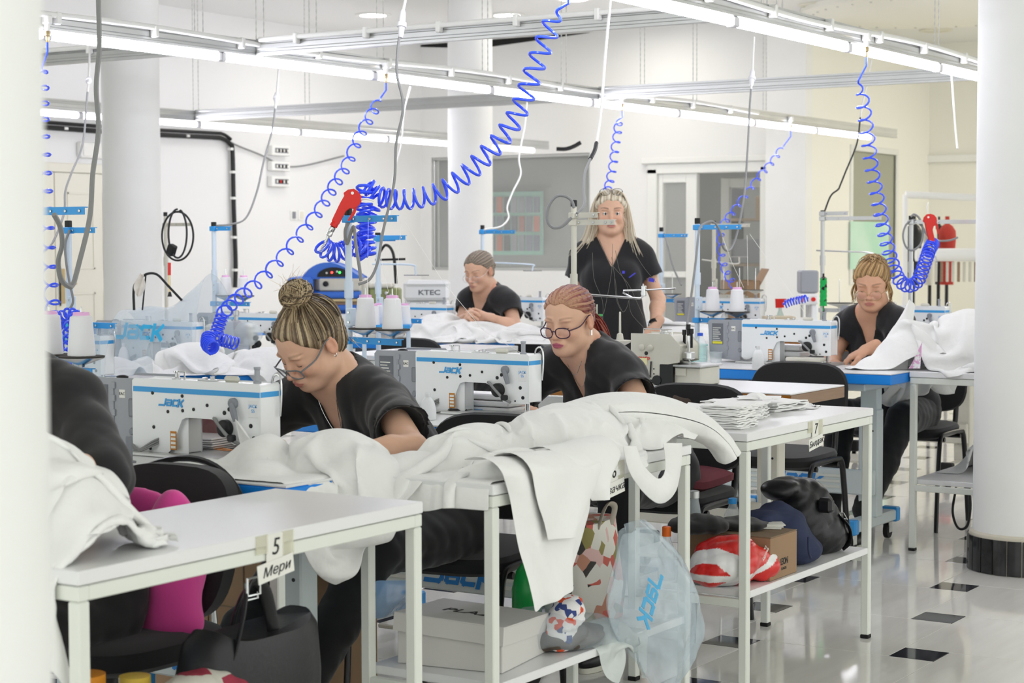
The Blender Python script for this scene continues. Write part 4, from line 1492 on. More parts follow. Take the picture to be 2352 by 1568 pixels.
  def wedge(x, y, z):
   # inside (negative) in front of the spine, between the lines of the V
   wv = np.clip((z - zb) / v, 0, 1.3) * neck_w
   return np.maximum(np.maximum(np.abs(x) - wv, y + .01), -(z - zb))
  f.put(wedge, (-.12, -.3, zb), (.12, 0, s.Lt + .1), 0, 's', T)
  P, Q = f.mesh(1)
  o_ = np_mesh('scrub_top', P - s.o, Q, 'scrub', None, s.t)
  return o_
 def legs(s, lo, hi, shoes=True, c=.008, mat_='trouser', cuff=.42):
  f = s.grid(lo, hi, False, c)
  j, T = s.J, s.TT
  f.ell((0, 0, .0), (.185, .135, .12), 0, 'u', T)
  for a in 'LR':
   h, k_, n = j['hip' + a], j['kn' + a], j['an' + a]
   f.cap(h, k_, .092, .07, .05)
   e = k_ + (n - k_) * cuff * 2
   f.cap(k_, k_ + (n - k_) * .45, .068, .06, .03)
   f.cap(k_ + (n - k_) * .45, k_ + (n - k_) * .93, .06, .052, .03)
  r = np.random.default_rng(s.seed + 5)
  K = [(r.normal(0, 1, 3) * 22, r.uniform(0, 6.3)) for _ in range(6)]
  f.put(lambda x, y, z: -sum((np.abs(np.sin(x * q[0] + y * q[1] + z * q[2] + p)) - .6) * .0028 for q, p in K), np.array(lo) + .02, np.array(hi) - .02, 0, '+', None, 0)
  P, Q = f.mesh(1)
  np_mesh('trousers', P - s.o, Q, mat_, None, s.t)
 def shoe(s, side, direction, mt='black'):
  an = s.J['an' + side]
  d = np.array((direction[0], direction[1], 0), float); d /= np.linalg.norm(d)
  R = np.stack([d, np.array((-d[1], d[0], 0)), np.array((0, 0, 1.))], 1)
  T = (R, np.array((an[0], an[1], 0)))
  lo, hi = np.array((an[0] - .3, an[1] - .3, -.02)), np.array((an[0] + .3, an[1] + .3, .2))
  f = Field(*[np.arange(lo[i], hi[i], .006).astype(np.float32) for i in range(3)])
  f.ell((.0, 0, .05), (.06, .038, .048), 0, 'u', T)
  f.ell((.09, 0, .035), (.1, .042, .034), .03, 'u', T)
  f.put(lambda x, y, z: z - .004 + 0 * x, (-.1, -.1, -.05), (.25, .1, .002), 0, 's', T)
  P, Q = f.mesh(1)
  sh = np_mesh('shoe', P - s.o, Q, mt, None, s.t)
  mb = MB()
  ring = []
  for k in range(28):
   a = 2 * PI * k / 28
   q = R @ np.array((.06 + .122 * math.cos(a), .042 * math.sin(a) * (1 + .12 * math.cos(a)), 0)) + T[1]
   ring.append(q)
  mb.loft([[(p[0] - s.o[0], p[1] - s.o[1], z) for p in ring] for z in (.001, .018)])
  mb.build('sole', ['machine_old'], sh)
 def hair_cap(s, colors, flow, seed=3, grow=.011, line=(-.0117, .747, .665), ear=.036, extra=None, ridge=.0017, fr=(29, 47, 83, 131), res=.0033, name='hair', mixer=None, back=0.0):
  """close hair swept toward the local point `flow`"""
  h = s.J['hd']
  lo, hi = h - .21, h + .21
  f = Field(*[np.arange(lo[i], hi[i], res).astype(np.float32) for i in range(3)])
  T = s.T
  w = s.wide
  f.ell((0, .016, .036), (.074 * w + grow, .094 + grow + back, .079 + grow), 0, 'u', T)
  f.ell((0, -.03, .04), (.064 * w + grow * .8, .05 + grow * .7, .056 + grow), .03, 'u', T)
  f.ell((0, .055, -.03), (.055 + grow * .4, .05, .05), .03, 'u', T)
  fl = np.array(flow, float); fl /= np.linalg.norm(fl)
  a0 = np.cross(fl, (1.0, .01, 0)); a0 /= np.linalg.norm(a0)
  b0 = np.cross(fl, a0)
  c0 = np.array((0, .016, .036))
  def ang(x, y, z):
   x, y, z = x - c0[0], y - c0[1], z - c0[2]
   t = (x * fl[0] + y * fl[1] + z * fl[2])
   return np.arctan2(x * a0[0] + y * a0[1] + z * a0[2], x * b0[0] + y * b0[1] + z * b0[2]) + .05 * np.sin(t * 30 + seed)
  f.put(lambda x, y, z: -ridge * strand_noise(ang(x, y, z), seed, fr), (-.15, -.15, -.15), (.15, .17, .17), 0, '+', T)
  c, ny, nz = line
  f.put(lambda x, y, z: (ny * y + nz * z - c) + .004 * np.sin(x * 120 + seed) + .06 * np.maximum(np.abs(x) - .045, 0), (-.16, -.2, -.2), (.16, .2, .2), .008, 's', T)
  for q in (-1, 1):
   f.ell((q * .09, -.004, -.012), (.03, .026, ear), .008, 's', T)
  if extra:
   extra(f, T)
  P, Q = f.mesh(1)
  L = (P - h) @ s.R
  a = ang(L[:, 0], L[:, 1], L[:, 2])
  n = strand_noise(a, seed + 9, (23, 41, 67, 97, 150)) * .5
  if mixer:
   n = n + mixer(L)
  C = [np.array(lin(q)[:3]) for q in colors]
  m = np.clip(n * .5 + .5, 0, 1)[:, None]
  col = np.where(m < .5, C[0] + (C[1] - C[0]) * m * 2, C[1] + (C[2] - C[1]) * (m - .5) * 2)
  return np_mesh(name, P - s.o, Q, 'hair', col, s.t)
 def W(s, p):
  """head-local point in the coordinates of the person's root"""
  return Vector(s.R @ np.array(p, float) + s.J['hd'] - s.o)
 def strands(s, curves, colors, r=.0016, name='hair_strands', seed=5, parent=None, n=5, flat=1.0, local=True):
  """each curve is a list of head-local points; all strands of one lock are one part"""
  g = random.Random(seed)
  mb = MB()
  cs = []
  for c in curves:
   v0 = len(mb.v)
   pts = spline([s.W(p) if local else Vector(p) for p in c], 5)
   k = len(pts)
   mb.tube(pts, [r * (.5 + .5 * math.sin(PI * min(1, (i + 1) / k * .9 + .1))) if i < k - 1 else r * .15 for i in range(k)], n, flat=flat)
   m = g.random()
   C = [np.array(lin(q)[:3]) for q in colors]
   cc = C[0] + (C[1] - C[0]) * m * 2 if m < .5 else C[1] + (C[2] - C[1]) * (m - .5) * 2
   cs += [cc] * (len(mb.v) - v0)
  o = mb.build(name, ['hair'], s.t if parent is None else parent, normals=False)
  a = o.data.color_attributes.new('Col', 'FLOAT_COLOR', 'POINT')
  c = np.ones((len(mb.v), 4), np.float32); c[:, :3] = np.array(cs)
  a.data.foreach_set('color', c.ravel())
  return o
 def glasses(s, frame, drop=0.0, fwd=0.0, w=.026, h=.019, r=.0016, pw=3.0, tilt=0.0, temple=None):
  g = MB()
  W = s.W
  zc, yc = -.008 - drop, -.101 - fwd
  for q in (-1, 1):
   ring = []
   for k in range(33):
    a = 2 * PI * k / 32
    c, sn = math.cos(a), math.sin(a)
    x = q * .032 + math.copysign(abs(c) ** (2 / pw), c) * w
    z = zc + math.copysign(abs(sn) ** (2 / pw), sn) * h
    y = yc + .35 * max(0, abs(x) - .03) - tilt * (z - zc)
    ring.append(W((x, y, z)))
   g.tube(ring, r, 6, cap=False)
  g.tube([W((-.009, yc, zc + .004)), W((0, yc - .003, zc + .007)), W((.009, yc, zc + .004))], r, 6)
  o = g.build('glasses_frame', [frame], s.t)
  tm = MB()
  for q in (-1, 1):
   x0 = q * (.032 + w)
   tm.tube(spline([W((x0, yc + .35 * (w + .002), zc + .008)), W((q * .072 * s.wide, -.05, zc + .008 + drop * .4)), W((q * .079 * s.wide, .0, .018)), W((q * .078 * s.wide, .03, .008))], 4), r * 1.15, 6)
  tm.each('temple', [temple or frame], o)
  ln = MB()
  for q in (-1, 1):
   v = []
   for k in range(24):
    a = 2 * PI * k / 24
    c, sn = math.cos(a), math.sin(a)
    x = q * .032 + math.copysign(abs(c) ** (2 / pw), c) * (w - .0008)
    z = zc + math.copysign(abs(sn) ** (2 / pw), sn) * (h - .0008)
    y = yc + .35 * max(0, abs(x) - .03) - tilt * (z - zc)
    v.append(W((x, y, z)))
   ln.add(v, [tuple(range(24))])
  ln.build('lens', ['lens'], o)
 def lashes(s, col='black', z=-.0075):
  mb = MB()
  for q in (-1, 1):
   pts = []
   for i in range(9):
    x = .0185 + .0265 * i / 8
    dx = (x - .0315) / .0158
    zz = z - .003 * math.sin(PI * i / 8)
    dz = (zz + .004) / .0128
    yy = -.0745 - .0142 * math.sqrt(max(0, 1 - dx * dx - dz * dz)) - .0006
    pts.append(s.W((q * x, yy, zz)))
   mb.tube(pts, [.0006, .001, .0012, .0013, .0013, .0013, .0013, .0012, .0007], 5)
  mb.build('eyelashes', [col], s.t)
 def red_tape(s, side=1):
  """red ribbon inside the collar at the side of the neck"""
  T = s.TT
  R = T[0]
  pts = []
  for i in range(7):
   a = math.radians(-25 + 130 * i / 6)
   rr = .0665
   pts.append(Vector(s.J['nb'] + R @ np.array((side * rr * math.cos(a), .004 + rr * math.sin(a), .012 + .004 * i)) - s.o))
  mb = MB()
  up = Vector(R @ np.array((0, 0, 1.)))
  mb.grid([[p - up * .012, p + up * .012] for p in pts])
  mb.build('red_ribbon', ['red'], s.t)
 def tag_(s, p, n, up, w=.012, h=.03):
  p, n, up = Vector(p) - Vector(s.o), Vector(n).normalized(), Vector(up).normalized()
  sd = up.cross(n)
  mb = MB()
  v = [p + sd * a * w + up * b * h + n * c for c in (0, .002) for a, b in ((-.5, -.5), (.5, -.5), (.5, .5), (-.5, .5))]
  mb.add(v, [(0, 1, 2, 3), (4, 7, 6, 5), (0, 4, 5, 1), (1, 5, 6, 2), (2, 6, 7, 3), (3, 7, 4, 0)])
  mb.build('sleeve_tag', [M['violet']], s.t)
M['violet'] = mat('violet_tag', '4a45d8', .5)
# ------------------------------------------------------------------ the woman with the hair bun
V3 = lambda *a, **k: np.array(at(*a, **k))
BLOND = ('352a22', '76624b', 'cbb793')
def woman1():
 hd = V3(714, 788, Y=4.05)
 J = dict(hd=hd, nb=V3(772, 868, Y=4.17), shL=V3(882, 932, Y=4.16), shR=V3(668, 930, Y=4.22),
             elL=V3(950, 1030, Y=3.99), wrL=V3(768, 1046, Y=3.8), elR=V3(508, 1000, Y=3.98), wrR=V3(612, 1012, Y=3.86),
             pel=(-3.08, 4.42, .57))
 J.update(hipL=(-2.99, 4.40, .54), hipR=(-3.17, 4.40, .54), knL=(-2.98, 3.95, .55), knR=(-3.2, 3.93, .55),
             anL=(-3.03, 3.62, .12), anR=(-3.17, 3.36, .12))
 p = Person('woman with blonde bun and grey glasses bent over the left sewing machine', J, (36, 4, -13), seed=4)
 p.hand('R', (.75, -.55, -.1), (0, -.3, 1), .5)
 p.hand('L', (-.9, -.4, -.1), (0, -.3, 1), .5)
 lo = np.array((-3.62, 3.68, .45)); hi = np.array((-2.72, 4.62, 1.26))
 p.body(lo, hi, jaw=1.05, lip='b96c66', brow='8b6a50', brow_a=.6)
 p.top(lo - .02, hi + .02, v=.17, sleeve=.8, slv_r=.082)
 p.legs(np.array((-3.45, 3.2, .1)), np.array((-2.75, 4.65, .78)))
 p.shoe('R', (-.35, -1)); p.shoe('L', (.1, -1))
 bun = (0, .03, .15)
 def bunf(f, T):
  f.ell((0, .035, .118), (.03, .03, .03), .02, 'u', T)
  f.ell((0, .035, .148), (.048, .046, .034), .01, 'u', T)
 p.hair_cap(BLOND, (0, .18, 1), seed=7, extra=bunf, grow=.009, mixer=lambda L: np.where(L[:, 2] > .12, .5, 0) + .2 * np.clip((-L[:, 1] - .02) * 10, -.6, 1))
 g = random.Random(3)
 cur = []
 for i in range(110):      # twisted locks of the bun
  a0 = g.uniform(0, 2 * PI)
  c = []
  h0, tw, rr = g.uniform(-.02, .024), g.choice((-1, 1)) * g.uniform(.5, 1.3), g.uniform(.043, .051)
  for k in range(6):
   a = a0 + tw * k * .5
   z = h0 + .02 * math.sin(k * .9 + i)
   q = math.sqrt(max(.1, 1 - (z / .037) ** 2))
   c.append((rr * q * math.cos(a), .035 + rr * q * math.sin(a), .148 + z))
  cur.append(c)
 for i in range(130):      # locks swept up from the hairline
  a = g.uniform(-2.6, 2.6)
  c = []
  for k in range(6):
   t = k / 5
   th = math.radians(88) * (1 - t) + .3 * t
   rr = 1.0
   x, y = math.sin(a) * math.sin(th), -math.cos(a) * math.sin(th)
   e = (.0885, .109, .0975)
   c.append((x * e[0], .016 + y * e[1] + .02 * t, .036 + math.cos(th) * e[2] + .004 * math.sin(6 * t + i)))
  if c[0][1] < -.05 and c[0][2] < .06:
   c = c[1:]
   if c[0][1] * .747 + c[0][2] * .665 < .01:
    c = c[1:]
  if len(c) > 2:
   cur.append(c)
 p.strands(cur, BLOND, r=.0014, name='hair_locks')
 fly = []
 for i in range(36):      # loose ends over the bun and at the nape
  if i < 24:
   a = g.uniform(0, 6.3)
   b = (.035 * math.cos(a), .035 + .035 * math.sin(a), .17)
   d = (g.uniform(-.03, .03), g.uniform(-.03, .03), g.uniform(.02, .045))
  else:
   b = (g.choice((-1, 1)) * g.uniform(.03, .07), .09, -.03)
   d = (g.uniform(-.01, .02), g.uniform(.0, .03), -g.uniform(.03, .07))
  fly.append([b, tuple(b[q] + d[q] * .5 + g.uniform(-.008, .008) for q in range(3)), tuple(b[q] + d[q] + g.uniform(-.012, .012) for q in range(3))])
 p.strands(fly, ('a98f6a', 'cdb58a', 'e5d6b4'), r=.0005, name='loose_hairs', seed=9, n=4)
 p.glasses(mat('grey_frame', '6a6f74', .3), drop=.012, fwd=.012, w=.0265, h=.0175, r=.0021, pw=3.4, tilt=.25)
 p.lashes()
 p.red_tape(1)
 er = MB()
 q = p.W((.0795, .006, -.034))
 er.tube([q + Vector((.004 * math.cos(a), .0, .006 * math.sin(a))) for a in [i * PI / 5 for i in range(11)]], .0013, 6)
 er.build('earring', ['earring'], p.t)
 nk = MB()
 c = p.TT[0]
 pts = [Vector(p.J['nb'] + c @ np.array((x, y, z)) - p.o) for x, y, z in ((.05, -.045, .015), (.035, -.085, -.06), (.0, -.112, -.135), (-.035, -.085, -.06), (-.05, -.045, .015))]
 nk.tube(spline(pts, 6), .0011, 5)
 nk.ell(tuple(pts[2]), (.005, .004, .008), 8, 6)
 nk.build('necklace', ['earring'], p.t)
 return p
W1 = woman1()
def woman2():
 J = dict(hd=V3(1308, 735, Y=5.52), nb=V3(1345, 802, Y=5.6), shL=V3(1434, 860, Y=5.57), shR=V3(1262, 852, Y=5.64),
             elL=V3(1478, 948, Y=5.46), wrL=V3(1352, 955, Y=5.3), elR=V3(1146, 935, Y=5.5), wrR=V3(1192, 938, Y=5.3),
             pel=(-3.12, 5.78, .56))
 J.update(hipL=(-3.03, 5.76, .54), hipR=(-3.21, 5.76, .54), knL=(-3.0, 5.33, .55), knR=(-3.25, 5.33, .55), anL=(-2.98, 5.2, .12), anR=(-3.25, 5.2, .12))
 p = Person('woman with red ponytail and purple glasses at the middle sewing machine', J, (11, 0, 1), seed=14)
 p.hand('R', (.8, -.5, -.1), (0, -.3, 1), .5)
 p.hand('L', (-.9, -.35, -.05), (0, -.3, 1), .5)
 lo, hi = np.array((-3.75, 5.08, .45)), np.array((-2.72, 5.96, 1.3))
 p.body(lo, hi, jaw=.95, lip='b0426f', brow='8a664f', brow_a=.55)
 p.top(lo - .02, hi + .02, v=.16, sleeve=.78, slv_r=.075)
 p.legs(np.array((-3.5, 5.0, .1)), np.array((-2.75, 6.0, .78)))
 p.shoe('R', (-.1, -1)); p.shoe('L', (.1, -1))
 RED = ('4a1c1c', '7c3433', 'b88d70')
 p.hair_cap(RED, (0, 1, -.12), seed=21, line=(.012, .58, .81), grow=.006, ear=.042,
               mixer=lambda L: np.clip((-L[:, 1] - .0) * 14, -.5, 1.25) + .3)
 g = random.Random(8)
 tail = []
 for i in range(90):
  r0 = [g.gauss(0, .013) for _ in range(3)]
  e = g.uniform(.75, 1.05)
  tail.append([(r0[0], .104 + r0[1] * .6, -.005 + r0[2]), (r0[0] * 1.1 + .012, .128 + r0[1], -.03 + r0[2]), (r0[0] * 1.3 + .034, .128 + r0[1], -.075 + r0[2] * 1.2), (r0[0] * 1.3 + .062 + g.gauss(0, .004), .118 + r0[1], -.075 - .07 * e)])
 p.strands(tail, ('5a1f20', '8a3430', 'c07a60'), r=.0034, name='ponytail', seed=6)
 p.glasses(mat('purple_frame', '3a1f3a', .25), drop=.012, fwd=.012, w=.0255, h=.0185, r=.002, pw=2.5, tilt=.12, temple=None)
 p.lashes()
 p.red_tape(1)
 er = MB()
 q = p.W((.0805, .006, -.036))
 er.box(q.x - .002, q.x + .002, q.y - .004, q.y + .004, q.z - .018, q.z + .002, b=.001)
 er.build('earring', ['earring'], p.t)
 c = p.TT[0]
 for L_, nm in ((.05, 'necklace'), (.1, 'necklace'), (.135, 'necklace')):
  pts = [Vector(p.J['nb'] + c @ np.array((x, y, z)) - p.o) for x, y, z in ((.052, -.03, .02), (.036, -.075, .02 - L_ * .7), (.0, -.098, .0 - L_), (-.036, -.075, .02 - L_ * .7), (-.052, -.03, .02))]
  MB().tube(spline(pts, 6), .0009, 5).build(nm, ['earring'], p.t)
 br = MB()
 w = p.J['wrR'] * .72 + p.J['elR'] * .28 - p.o
 d = p.J['wrR'] - p.J['elR']
 T = aim(w, w + d)
 for k in range(22):
  a = 2 * PI * k / 22
  br.ell((.036 * math.cos(a), .036 * math.sin(a), 0), (.0048,) * 3, 8, 5, T=T)
 br.build('pearl_bracelet', ['pvc'], p.t)
 e = p.J['shL'] + (p.J['elL'] - p.J['shL']) * .74
 p.tag_(e + np.array((-.02, -.078, -.0)), (.1, -1, .1), (.35, .1, .9), .014, .032)
 return p
W2 = woman2()
def woman4():
 Y = 8.36
 J = dict(hd=V3(2003, 654, Y=Y), nb=V3(2010, 712, Y=Y + .08), shL=V3(2068, 746, Y=Y + .03), shR=V3(1946, 748, Y=Y + .1),
             elL=V3(2068, 812, Y=Y - .05), wrL=V3(1990, 802, Y=Y - .22), elR=V3(1912, 822, Y=Y + .02), wrR=V3(1915, 836, Y=Y - .2), pel=(-3.25, Y + .24, .56))
 J.update(hipL=(-3.16, Y + .22, .54), hipR=(-3.34, Y + .22, .54), knL=(-3.08, Y - .22, .56), knR=(-3.38, Y - .22, .56), anL=(-3.18, Y - .48, .12), anR=(-3.36, Y - .42, .12))
 p = Person('woman with messy blonde hair and round glasses at the right sewing machine', J, (14, 0, 13), seed=24)
 p.hand('L', (-.9, -.15, -.45), (-.3, -.3, .9), .75, size=1.0)
 p.hand('R', (.5, -.7, .0), (0, -.2, 1), .6)
 lo, hi = np.array((-3.85, 8.0, .45)), np.array((-2.85, 8.78, 1.34))
 p.body(lo, hi, jaw=1.12, wide=1.02, lip='b8706a', brow='7b5a45', brow_a=.7, base='d9a88a', heavy=1.05)
 p.top(lo - .02, hi + .02, v=.2, sleeve=.72, heavy=1.05)
 p.legs(np.array((-3.65, 7.75, .08)), np.array((-2.85, 8.82, .8)))
 p.shoe('R', (-.1, -1)); p.shoe('L', (.1, -1))
 C = ('5d452c', '9c7a50', 'd9b982')
 def ex(f, T):
  f.ell((0, .06, .075), (.06, .06, .05), .03, 'u', T)
 p.hair_cap(C, (.25, .6, 1), seed=31, grow=.009, ridge=.0028, fr=(19, 37, 61, 97), line=(-.006, .66, .75), extra=ex, ear=.03)
 g = random.Random(18)
 cur = []
 for i in range(190):
  a, b = g.uniform(-2.9, 2.9), g.uniform(.15, 1.1)
  c = []
  for k in range(5):
   t = b * (1 - k / 4.5)
   aa = a + .5 * (k / 4) * g.choice((-1, 1))
   x, y, z = math.sin(aa) * math.sin(t), -math.cos(aa) * math.sin(t), math.cos(t)
   c.append((x * .088, .03 + y * .105, .045 + z * (.084 + .014 * math.sin(2 * i))))
  cur.append(c)
 for i in range(26):
  sx = g.choice((-1, 1))
  cur.append([(sx * .07, -.0 + g.uniform(-.02, .02), .03), (sx * g.uniform(.078, .1), -.02, -.03), (sx * g.uniform(.075, .1), -.01 + g.uniform(-.02, .02), -.07 - g.uniform(0, .04))])
 p.strands(cur, C, r=.0015, name='hair_locks', seed=7)
 p.glasses(mat('thin_gold_frame', 'b99a6c', .3, metal=.8), drop=.016, fwd=.01, w=.027, h=.0235, r=.0011, pw=2.2, tilt=.15)
 p.lashes()
 p.red_tape(1)
 for q in (-1, 1):
  er = MB()
  pts = [p.W((q * .079, .004 + .014 * math.sin(a), -.05 + .016 * math.cos(a))) for a in [i * PI / 6 for i in range(13)]]
  er.tube(pts, .0013, 5)
  er.build('hoop_earring', ['brass'], p.t)
 return p
W4 = woman4()
def woman3():
 Y = 9.3
 J = dict(hd=V3(1101, 622, Y=Y), nb=V3(1120, 668, Y=Y + .07), shL=V3(1168, 694, Y=Y + .03), shR=V3(1076, 690, Y=Y + .07),
             elL=V3(1184, 752, Y=Y - .05), wrL=V3(1112, 726, Y=Y - .23), elR=V3(1058, 745, Y=Y - .02), wrR=V3(1078, 722, Y=Y - .24), pel=(-6.28, Y + .2, .56))
 J.update(hipL=(-6.19, Y + .2, .54), hipR=(-6.37, Y + .2, .54), knL=(-6.15, Y - .25, .56), knR=(-6.4, Y - .25, .56), anL=(-6.15, Y - .3, .12), anR=(-6.4, Y - .3, .12))
 p = Person('woman with tied-back grey-brown hair sewing by hand at the back', J, (16, 0, -2), seed=34)
 p.hand('L', (-.8, -.3, .15), (.2, -.8, .5), .8)
 p.hand('R', (.5, -.6, .1), (-.2, -.8, .5), .8)
 lo, hi = np.array((-6.75, 8.95, .5)), np.array((-5.85, 9.7, 1.42))
 p.body(lo, hi, lip='c58a80', brow='75604f', brow_a=.6)
 p.top(lo - .02, hi + .02, v=.17, sleeve=.74)
 p.legs(np.array((-6.65, 8.8, .1)), np.array((-5.9, 9.75, .8)), c=.011)
 C = ('54483d', '7f7264', 'aa9c8a')
 def ex(f, T):
  f.ell((0, .12, .0), (.036, .03, .034), .01, 'u', T)
 p.hair_cap(C, (0, 1, -.05), seed=41, grow=.006, line=(.004, .62, .78), extra=ex, ear=.036)
 p.glasses('steel', drop=.014, fwd=.008, w=.026, h=.019, r=.001, pw=2.4)
 p.lashes()
 p.red_tape(1)
 w = Vector(p.J['wrL'] * .85 + p.J['elL'] * .15 - p.o)
 T = aim(w, w + Vector(p.J['wrL'] - p.J['elL']))
 br = MB()
 br.tube([T @ Vector((.032 * math.cos(a), .032 * math.sin(a), 0)) for a in [i * PI / 8 for i in range(17)]], .005, 6)
 br.build('bracelet', ['cable_b'], p.t)
 e = p.J['shL'] + (p.J['elL'] - p.J['shL']) * .7
 p.tag_(e + np.array((.0, -.083, 0)), (.2, -1, .1), (.3, 0, 1), .03, .02)
 return p
W3 = woman3()
def woman5():
 d = 9.75
 A = lambda x, y, dd=0: np.array(at(x, y, d=d + dd))
 J = dict(hd=A(1403, 489), nb=A(1403, 556, .04), shL=A(1470, 586, .05), shR=A(1340, 588, .05),
             elL=A(1512, 688, .05), wrL=A(1504, 752, -.12), elR=A(1318, 690, .1), wrR=A(1325, 770, .0), pel=A(1402, 770, .05))
 q = J['pel']
 ex = np.array((CR[0], CR[1], 0))
 J.update(hipL=q + ex * .09 - np.array((0, 0, .04)), hipR=q - ex * .09 - np.array((0, 0, .04)), knL=q + ex * .1 + (0, 0, -.42), knR=q - ex * .1 + (0, 0, -.42))
 J.update(anL=np.array((*(q + ex * .11)[:2], .09)), anR=np.array((*(q - ex * .11)[:2], .09)))
 p = Person('standing woman with long blonde hair, glasses pushed up on her head', J, (1, 0, 31), seed=44)
 p.hand('L', (-.25, -.55, -.75), (.5, -.7, .3), .4)
 p.hand('R', (.1, -.3, -.95), (-.6, -.6, .2), .35)
 xs = [J[k][0] for k in J]; ys = [J[k][1] for k in J]
 lo, hi = np.array((min(xs) - .16, min(ys) - .22, .7)), np.array((max(xs) + .16, max(ys) + .2, 1.76))
 p.body(lo, hi, eyes_open=True, lip='b8716c', brow='7a5f4c', brow_a=.85, jaw=1.0)
 p.top(lo - .02, hi + .02, v=.14, sleeve=.72, hem=-.12, slv_r=.08, g=.018)
 p.legs(np.array((min(xs) - .2, min(ys) - .2, .0)), np.array((max(xs) + .2, max(ys) + .2, 1.08)))
 p.shoe('R', (.5, -.85)); p.shoe('L', (.5, -.85))
 for s_ in (-1, 1):
  e = MB().ell(tuple(p.W((s_ * .0315, -.0772, -.0045))), (.0126,) * 3, 16, 12).build('eye', ['pvc'], p.t)
  c = p.W((s_ * .031, -.0886, -.004))
  MB().ell(tuple(c), (.0072, .0024, .0072), 14, 8).build('iris', [mat('iris', '3b3a36', .1)], e)
 C = ('9b8a70', 'd6cab2', 'f2ebdc')
 def ex2(f, T):
  for s_, bl in ((-1, .03), (1, .012)):
   f.cap((s_ * .06, .03, .07), (s_ * .082, .02, -.05), .024, .03, .02, 'u', T)
   f.cap((s_ * .082, .02, -.05), (s_ * (.092 + bl * .6), .004, -.15), .03, .028, .02, 'u', T)
   f.cap((s_ * (.092 + bl * .6), .004, -.15), (s_ * (.092 + bl * 1.6), -.02, -.215), .028, .014, .02, 'u', T)
   f.cap((s_ * .045, .07, -.02), (s_ * .07, .06, -.19), .045, .035, .03, 'u', T)
 p.hair_cap(C, (0, .5, 1), seed=51, grow=.011, line=(-.006, .66, .75), extra=ex2, ear=.024, fr=(31, 53, 91), ridge=.0018)
 g = random.Random(28)
 cur = []
 for i in range(170):
  s_ = -1 if i < 95 else 1
  bl = .035 if s_ < 0 else .012
  u, v = g.gauss(0, 1), g.gauss(0, 1)
  e = g.uniform(.6, 1.15)
  x0 = g.uniform(.004, .05)
  cur.append([(s_ * x0, -.066 + .3 * x0, .086 - .2 * x0), (s_ * (x0 * .6 + .035), -.03 + .02 * v, .118 - .3 * x0), (s_ * (.08 + .004 * u), .012 + .018 * v, .05), (s_ * (.092 + .008 * u), .012 + .018 * v, -.05),
     (s_ * (.096 + bl * .5 + .012 * u), .0 + .018 * v, -.14), (s_ * (.096 + bl * 2 * e + .022 * u), -.012 + .02 * v, -.14 - .085 * e)])
 p.strands(cur, C, r=.003, name='hair_locks', seed=8)
 p.glasses(mat('dark_frame', '3a3a40', .3), drop=-.118, fwd=-.03, w=.026, h=.017, r=.0013, pw=2.6)
 p.lashes(z=-.0015)
 er = MB().ell(tuple(p.W((.0795, .004, -.042))), (.004, .004, .007), 8, 6).build('earring', ['earring'], p.t)
 w = Vector(p.J['wrL'] * .9 + p.J['elL'] * .1 - p.o)
 T = aim(w, w + Vector(p.J['wrL'] - p.J['elL']))
 MB().lathe([(.034, -.013), (.036, -.011), (.036, .011), (.034, .013)], 20, T=T, cap=False).build('watch_strap', ['cable_b'], p.t)
 e = p.J['shL'] + (p.J['elL'] - p.J['shL']) * .57
 c = np.array(CF)
 p.tag_(e - c * .088 + np.array((0, 0, 0)), -c, (.2, 0, 1), .03, .02)
 ch = np.array(at(1432, 625, d=d - .155))
 p.tag_(ch, -c, (0, 0, 1), .014, .014)
 p.tag_(np.array(at(1452, 632, d=d - .148)), -c, (.35, .2, .3), .006, .04)
 return p
W5 = woman5()
def woman0():
 J = dict(hd=V3(-25, 810, Y=2.85), nb=V3(48, 872, Y=3.0), shL=V3(172, 925, Y=3.0), shR=V3(-80, 925, Y=3.02),
             elL=V3(226, 1078, Y=2.9), wrL=V3(60, 1110, Y=2.62), elR=V3(-190, 1060, Y=2.8), wrR=V3(-60, 1100, Y=2.6), pel=(-3.12, 3.02, .58))
 J.update(hipL=(-3.03, 3.0, .54), hipR=(-3.21, 3.0, .54), knL=(-2.98, 2.55, .55), knR=(-3.25, 2.55, .55), anL=(-3.0, 2.5, .12), anR=(-3.25, 2.4, .12))
 p = Person('woman in black bent forward, mostly hidden behind the left pillar', J, (30, 0, -10), seed=54)
 p.hand('L', (-.9, -.4, -.1), (0, -.3, 1), .5)
 p.hand('R', (.9, -.4, -.1), (0, -.3, 1), .5)
 lo, hi = np.array((-3.8, 2.3, .45)), np.array((-2.6, 3.35, 1.26))
 p.res = (.004, .008)
 p.body(lo, hi)
 p.top(lo - .02, hi + .02, sleeve=1.1, slv_r=.068, v=.16, heavy=1.05)
 p.legs(np.array((-3.5, 2.1, .1)), np.array((-2.75, 3.25, .8)))
 p.shoe('R', (-.1, -1)); p.shoe('L', (.1, -1))
 p.hair_cap(('2e241d', '4a3a2e', '6b5644'), (0, 1, .3), seed=61, res=.005)
 return p
W0 = woman0()
# ------------------------------------------------------------------ chairs
iso_chair(-3.06, 4.47, 'black chair under the woman with the hair bun', .1)
iso_chair(-3.12, 5.86, 'black chair under the red-haired woman')
iso_chair(-3.30, 7.22, 'empty black chair at the brown-edged overlock table')
iso_chair(-3.25, 8.62, 'black chair under the woman with round glasses')
iso_chair(-2.62, 9.35, 'black chair behind the right work table, partly behind the pillar')
iso_chair(-6.28, 9.52, 'black chair under the woman sewing at the back')
iso_chair(-5.98, 8.02, 'empty black chair showing its top left of the back cloth heap')
